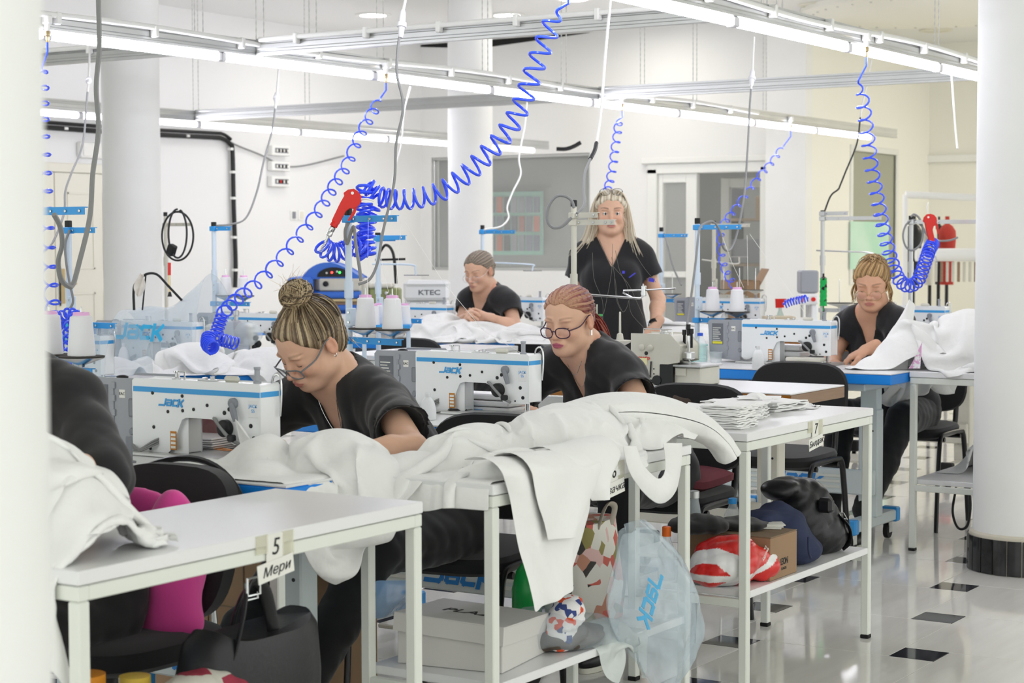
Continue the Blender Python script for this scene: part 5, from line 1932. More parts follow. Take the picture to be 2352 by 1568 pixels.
# office chair with the pink cushion
t = thing('office_chair', 'black swivel chair with pink back cushion behind the left woman', 'chair', (-3.08, 3.06, 0))
mb = MB()
rings = []
for dy, g in ((-.03, -.02), (-.02, .0), (.02, .0), (.03, -.03)):
 rings.append([(math.copysign(abs(math.cos(a)) ** .6, math.cos(a)) * (.23 + g), .2 + dy + .05 * math.sin(a) - .5 * (math.cos(a) * .23) ** 2, .66 + math.copysign(abs(math.sin(a)) ** .7, math.sin(a)) * (.18 + g)) for a in [2 * PI * k / 40 for k in range(40)]])
mb.loft(rings)
mb.build('backrest', ['chair_fabric'], t)
MB().tube(spline([(.245 * math.cos(a), .235 + .05 * math.sin(a) - .5 * (math.cos(a) * .23) ** 2, .66 + .19 * math.sin(a)) for a in [PI * k / 12 for k in range(13)]], 2), .008, 6).build('rim', ['chair_metal'], t)
mb = MB()
mb.loft([[(math.copysign(abs(math.cos(a)) ** .6, math.cos(a)) * (.23 + g), math.copysign(abs(math.sin(a)) ** .6, math.sin(a)) * (.22 + g), z) for a in [2 * PI * k / 32 for k in range(32)]] for z, g in ((.42, -.02), (.435, 0), (.475, .004), (.49, -.03))])
mb.build('seat', ['chair_fabric'], t)
MB().lathe([(.025, .08), (.025, .42)], 14).build('gas_post', ['chair_metal'], t)
for k in range(5):
 a = 2 * PI * k / 5 + .3
 l = MB().tube([(0, 0, .1), (.16 * math.cos(a), .16 * math.sin(a), .09), (.28 * math.cos(a), .28 * math.sin(a), .06)], [.025, .02, .014], 8)
 l = l.build('leg', ['chair_metal'], t)
 MB().ell((.28 * math.cos(a), .28 * math.sin(a), .028), (.028, .028, .028), 12, 8).build('caster', ['rubber'], l)
MB().tube(spline([(0, .12, .41), (0, .24, .42), (0, .26, .5), (0, .25, .62)], 5), .02, 8, flat=.5).build('back_bar', ['chair_metal'], t)
f = Field(*[np.arange(a, b, .007).astype(np.float32) for a, b in ((-3.4, -2.7), (2.9, 3.4), (.4, .95))])
ph = mat('pink_cushion', 'f04fa8', .8, sheen=.3, bump=(500, .2, .001))
f.ell((-3.08, 3.12, .63), (.2, .04, .15), 0)
f.ell((-2.93, 3.08, .62), (.075, .06, .17), .04)
f.ell((-3.2, 3.08, .7), (.075, .055, .15), .04)
f.ell((-2.99, 3.09, .48), (.13, .05, .05), .05)
P, Q = f.mesh(1)
pc = np_mesh('back_cushion', P - np.array((-3.08, 3.12, 0)), Q, ph)
pc.location = (-3.08, 3.165, .02)
tag(pc, 'bright pink back cushion on the swivel chair behind the left woman', 'cushion')
# ------------------------------------------------------------------ cloth: a small spring-net simulation
def cloth_sim(nx, ny, sx, sy, place, solids, bumps=(), steps=46, iters=9, seed=1, squash=1.0, lift=.05, noise=.03, fric=.93, pins=None, taper=None, twist=0, gravity=9.8):
 """sheet of nx x ny points, sx x sy metres; place(u, v) -> start point; solids are boxes (x0,x1,y0,y1,z0,z1) or balls (c, r)"""
 rg = np.random.default_rng(seed)
 u = np.linspace(-.5, .5, nx); v = np.linspace(-.5, .5, ny)
 Ug, Vg = np.meshgrid(u, v, indexing='ij')
 P = np.array([[place(a, b) for b in v] for a in u], float)
 n = sum(np.sin(Ug * rg.normal(0, 13) + Vg * rg.normal(0, 13) + rg.uniform(0, 6.3)) for _ in range(6)) / 3.4 + sum(np.sin(Ug * rg.normal(0, 30) + Vg * rg.normal(0, 30) + rg.uniform(0, 6.3)) for _ in range(6)) / 7
 P[..., 2] += lift + noise * n
 for d in (0, 1):
  P[..., d] += noise * .4 * sum(np.sin(Ug * rg.normal(0, 12) + Vg * rg.normal(0, 12) + rg.uniform(0, 6.3)) for _ in range(4)) / 2
 w = np.ones((nx, ny))
 if taper is not None:
  w = taper(Ug, Vg)
 hx, hy = sx / (nx - 1), sy / (ny - 1)
 cons = []
 def con(di, dj, rest, k, par):
  for p in (0, 1):
   a = [slice(None), slice(None)]; b = [slice(None), slice(None)]
   i = np.arange(max(0, -di), nx - max(0, di)); j = np.arange(max(0, -dj), ny - max(0, dj))
   sel = i if par == 0 else j
   step = abs(di) if par == 0 else abs(dj)
   sel = sel[(sel // max(1, step)) % 2 == p]
   I, Jj = (np.meshgrid(sel, j, indexing='ij') if par == 0 else np.meshgrid(i, sel, indexing='ij'))
   cons.append((I.ravel(), Jj.ravel(), (I + di).ravel(), (Jj + dj).ravel(), rest, k, di, dj))
 con(1, 0, hx, 1.0, 0); con(0, 1, hy, 1.0, 1)
 dg = math.hypot(hx, hy)
 con(1, 1, dg, .5, 0); con(1, -1, dg, .5, 0)
 con(2, 0, 2 * hx, .22, 0); con(0, 2, 2 * hy, .22, 1)
 con(4, 0, 4 * hx, .06, 0); con(0, 4, 4 * hy, .06, 1)
 V_ = np.zeros_like(P)
 P0 = P.copy()
 dt = 1 / 45
 for s_ in range(steps):
  V_[..., 2] -= gravity * dt
  V_ *= .97
  X = P + V_ * dt
  touch = np.zeros((nx, ny), bool)
  for it in range(iters):
   for (a, b, c, d, rest, k, di, dj) in cons:
    D = X[c, d] - X[a, b]
    L = np.sqrt((D * D).sum(1)) + 1e-9
    r = rest
    if taper is not None:
     r = rest * (w[a, b] if dj and not di else 1.0)
    e = (k * .5 * (L - r) / L)[:, None] * D
    X[a, b] += e; X[c, d] -= e
   if pins is not None:
    X[pins] = P0[pins]
   for so in solids:
    if len(so) == 2:
     D = X - np.array(so[0]); L = np.sqrt((D * D).sum(-1)) + 1e-9
     m = L < so[1]
     X[m] = (np.array(so[0]) + D / L[..., None] * so[1])[m]
    else:
     x0, x1, y0, y1, z0, z1 = so
     m = (X[..., 0] > x0) & (X[..., 0] < x1) & (X[..., 1] > y0) & (X[..., 1] < y1) & (X[..., 2] > z0) & (X[..., 2] < z1)
     if m.any():
      q = X[m]
      ds = np.stack([q[:, 0] - x0, x1 - q[:, 0], q[:, 1] - y0, y1 - q[:, 1], (z1 - q[:, 2]) * .35], 1)
      j = ds.argmin(1)
      q[j == 0, 0] = x0; q[j == 1, 0] = x1; q[j == 2, 1] = y0; q[j == 3, 1] = y1; q[j == 4, 2] = z1
      X[m] = q
      if it == iters - 1:
       touch |= m
   for (bx, by, rx, ry, h, zb) in bumps:
    t_ = ((X[..., 0] - bx) / rx) ** 2 + ((X[..., 1] - by) / ry) ** 2
    z = zb + h * np.clip(1 - t_, 0, None) ** .6
    m = (t_ < 1) & (X[..., 2] < z)
    X[..., 2] = np.where(m, z, X[..., 2])
    touch |= m
  X[..., :2] = np.where(touch[..., None], X[..., :2] * (1 - fric) + P[..., :2] * fric, X[..., :2])
  V_ = (X - P) / dt
  V_ = np.clip(V_, -3, 3)
  P = X
 return P
def cloth_obj(name, grids, label, cat, group=None, mats='cloth', sub=1, thick=.0016):
 Ps, Qs, n = [], [], 0
 for G in grids:
  a, b = G.shape[:2]
  I = np.arange(a * b).reshape(a, b) + n
  Qs.append(np.stack([I[:-1, :-1], I[1:, :-1], I[1:, 1:], I[:-1, 1:]], -1).reshape(-1, 4))
  Ps.append(G.reshape(-1, 3)); n += a * b
 P = np.concatenate(Ps); Q = np.concatenate(Qs)
 c = np.array((P[:, 0].mean(), P[:, 1].mean(), P[:, 2].min()))
 o = np_mesh(name, P - c, Q, mats)
 o.location = c
 m = o.modifiers.new('thick', 'SOLIDIFY'); m.thickness = thick; m.offset = 1
 if sub:
  m = o.modifiers.new('smooth', 'SUBSURF'); m.levels = sub; m.render_levels = sub
 return tag(o, label, cat, group)
def patch(cx, cy, z, wx, wy, rz=0.0):
 c, s_ = math.cos(rz), math.sin(rz)
 return lambda u, v: (cx + c * u * wx - s_ * v * wy, cy + s_ * u * wx + c * v * wy, z)
TB5 = (-2.788, -2.365, 2.283, 3.32, .7, TH + .003)
TB6 = (-2.785, -2.385, 3.633, 4.655, .7, TH + .003)
TBS1 = (-3.98, -2.792, 3.363, 3.913, .7, TH + .003)
# pile on the nearest table
G = cloth_sim(56, 56, .95, .8, patch(-2.6, 2.43, TH, .4, .4), [TB5, (-2.41, -2.0, 2, 3.4, 0, 2), (-3, -2, 2.6, 3.4, .5, 2)], [(-2.66, 2.46, .15, .15, .2, TH), (-2.57, 2.42, .15, .13, .17, TH), (-2.48, 2.42, .08, .1, .09, TH)], seed=3, noise=.05, lift=.24)
cloth_obj('garment', [G], 'white garment heaped on the left end of the table numbered 5', 'garment')
# cloth at the left machine, with its lifted corner
G = cloth_sim(50, 50, .8, .62, patch(-2.93, 3.64, TH, .62, .44, -.1), [TBS1, TB6, (-3.98, -2.4, 3.3, 3.362, .7, .801)], [(-3.07, 3.62, .07, .09, .085, TH), (-2.9, 3.7, .13, .12, .1, TH), (-2.79, 3.66, .1, .1, .06, TH), (-2.98, 3.5, .07, .07, .035, TH)], seed=8, noise=.04, lift=.1)
q = at(540, 962, Y=3.62)
u = np.linspace(0, 1, 12)
K = np.zeros((12, 9, 3))
base0, base1 = np.array((-3.13, 3.6, TH + .004)), np.array((-2.97, 3.56, TH + .006))
tip = np.array(q)
for i in range(12):
 t_ = i / 11
 for j in range(9):
  s_ = j / 8
  b = base0 * (1 - s_) + base1 * s_
  w_ = (1 - t_) ** .8
  K[i, j] = tip * (1 - w_) + b * w_ + np.array((0, .03 * math.sin(s_ * 5) * w_ * (1 - w_) * 2, .012 * math.sin(s_ * PI) * w_))
cloth_obj('garment', [G, K], 'white garment under the needle of the left machine, one corner lifted', 'garment')
# the big garment over table 6
bm6 = [(-2.68, 4.0, .12, .2, .1, TH), (-2.6, 4.32, .16, .3, .13, TH), (-2.5, 4.62, .11, .2, .085, TH), (-2.72, 3.78, .09, .1, .045, TH), (-2.48, 3.85, .1, .14, .05, TH)]
G = cloth_sim(60, 96, .62, 1.5, patch(-2.6, 4.22, TH, .4, 1.16), [TB6], bm6, seed=12, noise=.06, lift=.13)
def px_sheet(left, right, n, k, X, bulge, lip=None):
 """a hanging flap between two edges given by their pixels on the plane X"""
 Lp = spline([at(x, y, X=X) for x, y in left], 8)
 Rp = spline([at(x, y, X=X) for x, y in right], 8)
 G_ = np.zeros((n, k, 3))
 for i in range(n):
  t_ = i / (n - 1)
  a_, b_ = [p[min(len(p) - 1, int(t_ * (len(p) - 1) + .5))] for p in (Lp, Rp)]
  for j in range(k):
   s_ = j / (k - 1)
   q_ = a_ * (1 - s_) + b_ * s_
   G_[i, j] = q_
   G_[i, j, 0] += bulge(t_, s_)
 if lip:
  top = [G_[0].copy() for _ in range(4)]
  for m_, (dx, dz) in enumerate(((-.12, .02), (-.08, .03), (-.04, .025), (-.012, .012))):
   top[m_][:, 0] += dx; top[m_][:, 2] += dz + lip * (1 - abs(m_ - 1.5) / 3)
  G_ = np.concatenate([np.array(top), G_])
 return G_
H = px_sheet([(1150, 1088), (1168, 1150), (1182, 1250), (1200, 1330), (1216, 1405)], [(1345, 1078), (1352, 1150), (1336, 1220), (1318, 1290), (1312, 1335)], 30, 22, -2.372,
             lambda t_, s_: .004 + .03 * math.sin(PI * s_) * (.4 + .6 * t_) + .012 * math.sin(9 * s_ + 2 * t_) * (1 - .5 * t_) + .006 * math.sin(17 * s_ - 5 * t_), lip=.01)
H2 = px_sheet([(1215, 1085), (1222, 1150), (1238, 1200), (1252, 1240)], [(1372, 1070), (1358, 1120), (1338, 1180), (1318, 1228)], 18, 14, -2.345,
              lambda t_, s_: .006 + .02 * math.sin(PI * s_) + .008 * math.sin(8 * s_ + t_ * 3), lip=.02)
H4 = px_sheet([(1290, 1070), (1330, 1110), (1360, 1150)], [(1420, 1040), (1398, 1090), (1388, 1142)], 14, 12, -2.352,
              lambda t_, s_: .004 + .02 * math.sin(PI * s_) + .008 * math.sin(7 * s_ + t_ * 4), lip=.02)
L_ = px_sheet([(1430, 1022), (1440, 1080), (1470, 1130), (1505, 1156), (1536, 1130), (1546, 1070), (1545, 1015)], [(1462, 1025), (1470, 1060), (1486, 1085), (1503, 1098), (1512, 1080), (1508, 1045), (1500, 1015)], 36, 9, -2.36,
              lambda t_, s_: .012 * math.sin(PI * s_) + .03 * (t_ - .5) + .014)
tb = MB()
tp = spline([(-2.66, 4.42, .885), (-2.56, 4.56, .9), (-2.46, 4.72, .865), (-2.405, 4.84, .80), (-2.385, 4.885, .745)], 6)
R_ = np.zeros((len(tp), 22, 3))
for i, p in enumerate(tp):
 t_ = i / (len(tp) - 1)
 d_ = (tp[min(i + 1, len(tp) - 1)] - tp[max(0, i - 1)]).normalized()
 u_ = d_.cross(Vector((0, 0, 1))).normalized(); v_ = u_.cross(d_)
 for j in range(22):
  a_ = 2 * PI * j / 21
  r_ = (.05 + .03 * math.sin(PI * min(1, t_ * 1.2 + .1))) * (1 + .1 * math.sin(3 * a_ + 5 * t_) + .05 * math.sin(7 * a_ - 9 * t_))
  R_[i, j] = p + u_ * math.cos(a_) * r_ + v_ * math.sin(a_) * r_ * .62
cloth_obj('garment', [G, H, H2, H4, L_, R_], 'large white garment spread over table 6 with a long tail hanging in front', 'garment')
# heap at the left in the second row
TBB1 = (-6.9, -5.36, 6.15, 6.75, .7, TH + .003)
TBB0 = (-6.6, -5.2, 4.98, 5.78, .7, TH + .003)
G = cloth_sim(70, 40, 1.5, .7, patch(-5.68, 6.2, TH, 1.0, .5, .72), [TBB1, TBB0, (-6.9, -5.2, 5.7, 6.2, .7, .8)], [(-5.95, 5.96, .12, .12, .07, TH), (-5.68, 6.2, .2, .14, .13, TH), (-5.46, 6.45, .2, .14, .1, TH)], seed=21, noise=.06, lift=.12)
cloth_obj('garment', [G], 'heap of white garments on the second-row table behind the left machine', 'garment')
# cloth at the back woman
TBK = (-6.6, -5.53, 7.55, 9.3, .7, TH + .003)
G = cloth_sim(60, 44, 1.3, .8, patch(-5.98, 9.02, TH, .85, .5, .2), [(-7.2, -5.4, 8.7, 9.35, .7, TH + .003)], [(-6.3, 8.98, .16, .15, .15, TH), (-6.1, 9.0, .2, .16, .09, TH), (-5.8, 9.1, .25, .16, .06, TH)], seed=31, noise=.06, lift=.14)
cloth_obj('garment', [G], 'white garment in the hands of the woman at the back', 'garment')
# tall heap at the right machine
T8B = (-2.935, -2.4, 7.83, 8.86, .7, TH + .003)
S4B = (-4.05, -2.94, 7.625, 8.175, .7, TH + .003)
b4 = [(-3.0, 8.05, .17, .2, .2, TH), (-2.78, 8.15, .2, .22, .27, TH), (-2.6, 8.25, .2, .25, .24, TH), (-3.12, 7.92, .1, .1, .06, TH)]
G = cloth_sim(60, 60, 1.25, 1.2, patch(-2.82, 8.2, TH, .74, .56, .1), [T8B, S4B, (-2.6, -2.1, 7.4, 7.9, 0, 2)], b4, seed=41, noise=.05, lift=.3)
a_, b_ = np.array(at(2092, 690, Y=8.06)), np.array(at(1996, 835, Y=7.95))
K = np.zeros((14, 8, 3))
for i in range(14):
 for j in range(8):
  t_, s_ = i / 13, j / 7
  c0 = b_ * (1 - t_) + a_ * t_
  wd = .2 * (1 - t_) + .03
  K[i, j] = c0 + np.array((.8, -.1, -.5)) * wd * s_ + np.array((0, -.05 * math.sin(PI * s_), .015 * math.sin(PI * s_)))
cloth_obj('garment', [G, K], 'tall heap of white garments at the right machine, a stiff point standing up', 'garment')
pk = MB()
pk.grid([[at(2086 + 5.5 * i + j * 1.2, 846 - 3.2 * i * j * .9 - j, Y=7.84 - .004 * j) for j in range(5)] for i in range(6)])
tag(pk.build('print_scrap', ['cloth_pink']), 'pink printed scrap of cloth at the corner of the right work table', 'cloth')
# white heap behind the overlock
TBX = work_table(-5.3, -4.5, 8.9, 9.6, 'white work table under the cloth heap right of the standing woman', shelf=False)
G = cloth_sim(50, 50, 1.2, 1.1, patch(-4.78, 9.25, TH, .9, .7, .1), [(-5.3, -4.5, 8.9, 9.6, .6, TH + .003)], [(-4.85, 9.25, .3, .28, .12, TH), (-4.62, 9.15, .16, .2, .1, TH)], seed=51, noise=.05, lift=.2)
cloth_obj('garment', [G], 'white cloth heap behind the cream overlock machine', 'garment')
G = cloth_sim(34, 34, .6, .6, patch(-2.7, 8.4, .32, .36, .5), [(-2.93, -2.5, 7.86, 8.83, .2, .32)], [(-2.68, 8.35, .16, .25, .2, .32)], seed=61, noise=.05, lift=.25)
cloth_obj('garment', [G], 'white garment stuffed on the low shelf of the right work table', 'garment')
# stacks of cut pieces on table 7
me = None
rs = random.Random(5)
def piece_mesh(seed):
 g = random.Random(seed)
 G = []
 for i in range(7):
  row = []
  for j in range(9):
   x, y = (i / 6 - .5) * .13, (j / 8 - .5) * .16
   e = max(abs(i - 3) / 3, abs(j - 4) / 4) ** 4
   row.append((x + g.uniform(-.004, .004) * e, y + g.uniform(-.004, .004) * e, .0018 * math.sin(i * 1.3 + seed) * math.sin(j * .9) - .003 * e * g.random()))
  G.append(row)
 top = [[(x, y, z + .0034) for x, y, z in r] for r in G]
 mb = MB()
 mb.grid(G); mb.grid(top)
 n, k = 7, 9
 b = 63
 rim = [(0, j) for j in range(k)] + [(i, k - 1) for i in range(1, n)] + [(n - 1, j) for j in range(k - 2, -1, -1)] + [(i, 0) for i in range(n - 2, 0, -1)]
 ids = [i * k + j for i, j in rim]
 for p_, q_ in zip(ids, ids[1:] + ids[:1]):
  mb.f.append((p_, q_, q_ + b, p_ + b)); mb.m.append(0)
 return mb.mesh('cut_piece', ['cloth'])
PM = [piece_mesh(i) for i in range(4)]
for px_, py_, n_, lb, sc in ((1662, 982, 13, 'tallest front stack of white cut pieces on table 7', 1.0), (1703, 960, 9, 'second stack of white cut pieces on table 7, a crumpled piece on top', .95), (1672, 950, 8, 'stack of white cut pieces behind the front one on table 7', 1.0),
                             (1768, 942, 6, 'flat stack of white cut pieces farthest right on table 7', 1.15), (1535, 957, 7, 'frayed stack of white cut pieces left on table 7', 1.1)):
 p = at(px_, py_, Z=TH)
 p.x = max(-2.73, min(-2.47, p.x))
 t = thing('cut_stack', lb, 'fabric stack', (p.x, p.y + .03, TH), rs.uniform(-.3, .3), group='stacks of cut pieces on table 7')
 for i in range(n_):
  o = bpy.data.objects.new('cut_piece', PM[(i + n_) % 4])
  COL.objects.link(o); o.parent = t
  o.location = (rs.uniform(-.005, .005), rs.uniform(-.005, .005), .003 + i * .0055)
  o.rotation_euler.z = rs.uniform(-.08, .08) + (PI if i % 2 else 0)
  o.scale = (sc, sc, 1.3)
G = cloth_sim(20, 20, .15, .16, patch(-2.63, 5.62, TH + .055, .1, .11, .4), [(-2.73, -2.53, 5.5, 5.74, .8, TH + .054)], [(-2.63, 5.6, .04, .03, .018, TH + .054)], seed=71, noise=.02, lift=.03)
cloth_obj('cut_scrap', [G], 'crumpled white piece lying over the second stack on table 7', 'cloth')
G = cloth_sim(16, 16, .1, .16, patch(-2.6, 5.93, TH, .06, .09, .2), [TB6, (-2.8, -2.388, 5.026, 6.03, .7, TH + .002)], [(-2.6, 5.93, .02, .03, .012, TH)], seed=72, noise=.02, lift=.02)
cloth_obj('thread_scrap', [G], 'thin wisp of white scraps on the far half of table 7', 'cloth', sub=0, thick=.0004)
# ------------------------------------------------------------------ numbered paper labels taped to the tables
def table_label(x, y, num, word, label):
 t = thing('paper_label', label, 'label', (x + .001, y, TH))
 T = Matrix.Rotation(PI / 2, 4, 'Z') @ Matrix.Rotation(PI / 2, 4, 'X')
 MB().box(0, .0012, -.026, .026, -.062, -.003).build('paper', ['paper'], t)
 tl = Matrix.Translation((.002, 0, -.072)) @ Matrix.Rotation(.12, 4, 'X')
 w_ = MB().box(0, .001, -.055, .055, -.02, .018, T=tl).build('name_strip', ['paper'], t)
 text('number', num, .048, 'ink', Matrix.Translation((.0018, 0, -.03)) @ T, t, shear=.2)
 text('handwriting', word, .027, 'ink', tl @ Matrix.Translation((.0016, 0, -.002)) @ T, w_, shear=.35, sx=1.2)
 for s_ in (-1, 1):
  MB().box(-.0005, .0022, s_ * .04 - .017, s_ * .04 + .017, -.045 - .006 * s_, -.002).build('tape', ['tape'], t)
table_label(-2.365, at(630, 1250, X=-2.365).y, '5', 'Мери', 'paper label with a 5 and a handwritten word on the nearest table')
table_label(-2.385, at(1408, 1075, X=-2.385).y, '6', 'овачка', 'paper label with a 6 half under the hanging garment')
table_label(-2.388, at(1872, 975, X=-2.388).y, '7', 'Билдак', 'paper label with a 7 on the table with the cut stacks')
# ------------------------------------------------------------------ coiled blue air hoses
def deep(pts, d0, d1):
 """points of the room along a pixel path, their distance running from d0 to d1"""
 n = len(pts)
 out = []
 for i, q in enumerate(pts):
  dd = q[2] if len(q) > 2 else d0 + (d1 - d0) * i / (n - 1)
  out.append(at(q[0], q[1], d=dd))
 return out
def coil_path(pts, R, turns, per=14, ease=1.0, lead=.04, tail=.0):
 P = spline(pts, 14)
 L = [0]
 for a, b in zip(P[:-1], P[1:]):
  L.append(L[-1] + (b - a).length)
 tot = L[-1]
 n = int(turns * per)
 out = []
 up = None
 k = 0
 for i in range(n + 1):
  f = (i / n)
  s = (1 - (1 - f) ** ease) * tot if ease != 1 else f * tot
  while k < len(L) - 2 and L[k + 1] < s:
   k += 1
  t = (s - L[k]) / max(1e-9, L[k + 1] - L[k])
  p = P[k].lerp(P[k + 1], t)
  a, b = max(0, k - 3), min(len(P) - 1, k + 4)
  d = (P[b] - P[a]).normalized()
  if up is None:
   up = d.orthogonal().normalized()
  up = (up - d * up.dot(d)).normalized()
  w = d.cross(up)
  r = R * min(1, f / lead if lead else 1) * (min(1, (1 - f) / tail) if tail else 1)
  A = 2 * PI * turns * f
  out.append(p + (up * math.cos(A) + w * math.sin(A)) * r)
 return out
def hose(label, pts, R, turns, r=.0046, ease=1.0, drop=None, more=(), tail=0.0):
 t = thing('air_hose', label, 'air hose', group='coiled blue air hoses')
 if drop is not None:
  x, y, z = drop
  mb = MB()
  mb.box(x - .022, x + .022, y - .016, y + .016, z - .02, z + .02, b=.005)
  mb.lathe([(.013, -.02), (.013, -.05)], 12, T=Tm((x, y, z)))
  mb.build('pipe_tee', ['pvc'], t)
  MB().lathe([(.011, -.05), (.013, -.055), (.013, -.07), (.008, -.075), (.008, -.09), (.006, -.1)], 12, T=Tm((x, y, z))).build('coupling', ['brass'], t)
  MB().tube([(x, y, z - .095), (x, y, z - .14), pts[0]], r, 6).build('hose_lead', ['hose'], t)
 MB().tube(coil_path(pts, R, turns, ease=ease, tail=tail), r, 6).build('coil', ['hose'], t)
 for m in more:
  MB().tube(coil_path(*m[:3], lead=.02), r, 6).build('coil', ['hose'], t)
 return t
def drop_pt(k, px):
 y = ycut(k, (px,))[0]
 return (RX[k] + .04, y, RZ + .085)
def dist(p):
 return (np.array(p) - np.array((0, 0, CAM_H))) @ CF
D = drop_pt(1, 105); d0 = dist(D)
hose('blue coiled air hose hanging straight down beside the left pillar', deep([(98, 150), (96, 220), (97, 300), (102, 400), (106, 500), (113, 620), (122, 720), (128, 745)], d0, 7.0), .029, 16.5, drop=D, ease=1.12,
     more=[(deep([(128, 745), (150, 722), (175, 725), (160, 750), (158, 790), (150, 840), (140, 850)], 6.95, 6.6), .02, 15)])
D = drop_pt(1, 877); d0 = dist(D)
hose('long blue coiled air hose sloping down to the left behind the woman with the bun', deep([(874, 225), (850, 268), (822, 320), (795, 382), (765, 430), (735, 480), (690, 540), (640, 600), (585, 655), (540, 690), (512, 720)], d0, 8.0), .029, 21, drop=D, ease=1.12,
     more=[(deep([(512, 720), (502, 750), (495, 775), (510, 780), (545, 790)], 8.0, 7.9), .026, 13), (deep([(480, 770), (478, 790), (490, 800)], 7.8, 7.7), .028, 8)])
D = drop_pt(2, 1284); d0 = dist(D)
hose('big blue coiled air hose swinging from the near lamp rail to the red air gun', deep([(1284, 20), (1262, 70), (1232, 145), (1200, 235), (1165, 300), (1120, 352), (1070, 400), (1015, 438), (960, 455), (905, 458), (872, 452)], d0, 6.75), .035, 21.5, drop=D, ease=1.3, r=.0055,
     more=[(deep([(868, 450), (845, 428), (838, 432), (836, 470), (842, 520), (842, 570), (845, 590)], 6.75, 6.72), .029, 14), (deep([(856, 470), (846, 500), (836, 540), (846, 580)], 6.8, 6.8), .031, 8),
           (deep([(842, 590), (820, 565), (800, 570), (775, 580), (752, 575), (738, 560)], 6.72, 6.6), .032, 10)])
D = drop_pt(1, 1417); d0 = dist(D)
hose('pale blue coiled air hose hanging above the standing woman', deep([(1420, 275), (1419, 300), (1413, 340), (1408, 380), (1400, 420), (1394, 440)], d0, d0 - .4), .028, 8, drop=D)
D = drop_pt(1, 1803); d0 = dist(D)
hose('blue coiled air hose sloping left in front of the back door', deep([(1800, 335), (1775, 370), (1745, 405), (1715, 445), (1685, 485), (1662, 515), (1655, 545), (1658, 590), (1668, 625), (1685, 655)], d0, d0 - 2.5), .025, 17, drop=D)
D = drop_pt(2, 1967); d0 = dist(D)
hose('blue coiled air hose hanging in a loop beside the right pillar', deep([(1972, 185), (1982, 240), (1992, 310), (2003, 390), (2018, 470), (2032, 540), (2048, 600), (2064, 640), (2085, 656), (2108, 645), (2122, 610), (2134, 575), (2142, 560)], d0, 10.0), .034, 40, drop=D, ease=1.7)
hose('short pale blue coil lying on a machine behind the right sewing machine', deep([(1800, 700), (1820, 692), (1840, 688), (1856, 684)], 10.6, 10.6), .02, 9, tail=.05)
# ------------------------------------------------------------------ red air guns
def air_gun(label, px, s, rot_, d):
 """built in its own plane: x along the body, y toward the nozzle side"""
 o = at(px[0], px[1], d=d)
 ax = Vector(CR); ay = Vector(CU); az = Vector(-CF)
 c, sn = math.cos(rot_), math.sin(rot_)
 X = ax * c + ay * sn; Y = -ax * sn + ay * c
 T = Matrix(((X.x, Y.x, az.x, o.x), (X.y, Y.y, az.y, o.y), (X.z, Y.z, az.z, o.z), (0, 0, 0, 1)))
 t = thing('air_gun', label, 'air gun')
 t.matrix_world = T
 b = MB()
 out = [(-.012, -.105), (.016, -.105), (.017, -.04), (.03, -.015), (.045, -.012), (.058, .01), (.06, .03), (.05, .05), (.03, .062), (.01, .064), (-.01, .05), (-.02, .03), (-.012, .02), (-.014, -.02)]
 b.prism([(x * s, y * s) for x, y in out], -.012 * s, .012 * s, 'z')
 b.build('body', ['red'], t, bevel=.004 * s)
 MB().lathe([(.007 * s, -.0005), (.007 * s, .0005)], 14, T=Tm((.012 * s, .047 * s, .0125 * s))).build('hang_hole', ['pvc'], t)
 MB().prism([(.05 * s, -.005 * s), (.058 * s, -.002 * s), (.062 * s, -.03 * s), (.056 * s, -.07 * s), (.05 * s, -.072 * s), (.053 * s, -.035 * s)], -.007 * s, .007 * s, 'z').build('trigger', ['red'], t, bevel=.002 * s)
 MB().lathe([(.017 * s, -.105 * s), (.018 * s, -.108 * s), (.018 * s, -.128 * s), (.016 * s, -.13 * s)], 16, T=Tm((.002 * s, 0, 0), rx=-PI / 2)).build('collar', ['red'], t)
 MB().lathe([(.009 * s, .128 * s), (.014 * s, .134 * s), (.014 * s, .15 * s), (.012 * s, .155 * s), (.014 * s, .16 * s), (.014 * s, .175 * s), (.008 * s, .18 * s), (.006 * s, .21 * s)], 14, T=Tm((.002 * s, 0, 0), rx=PI / 2)).build('coupling', ['steel'], t)
 MB().tube([(.058 * s, .04 * s, 0), (.085 * s, .055 * s, 0), (.115 * s, .06 * s, 0)] if s < .8 else [(.02 * s, .06 * s, 0), (.02 * s, .11 * s, 0), (.035 * s, .14 * s, 0)], .0045 * s, 8).build('nozzle', ['pvc'], t)
 sp = [(.002 * s + .007 * s * math.cos(i * .9), -.21 * s - i * .0011 * s, .007 * s * math.sin(i * .9)) for i in range(46)]
 MB().tube(sp, .0012 * s, 5).build('spring_guard', ['steel'], t)
 return t
air_gun('red air gun hanging on the thread stand in the middle', (794, 462), .76, math.radians(-27), 6.45)
air_gun('smaller red air gun on the hose by the right pillar', (2131, 516), .82, math.radians(13), 9.95)
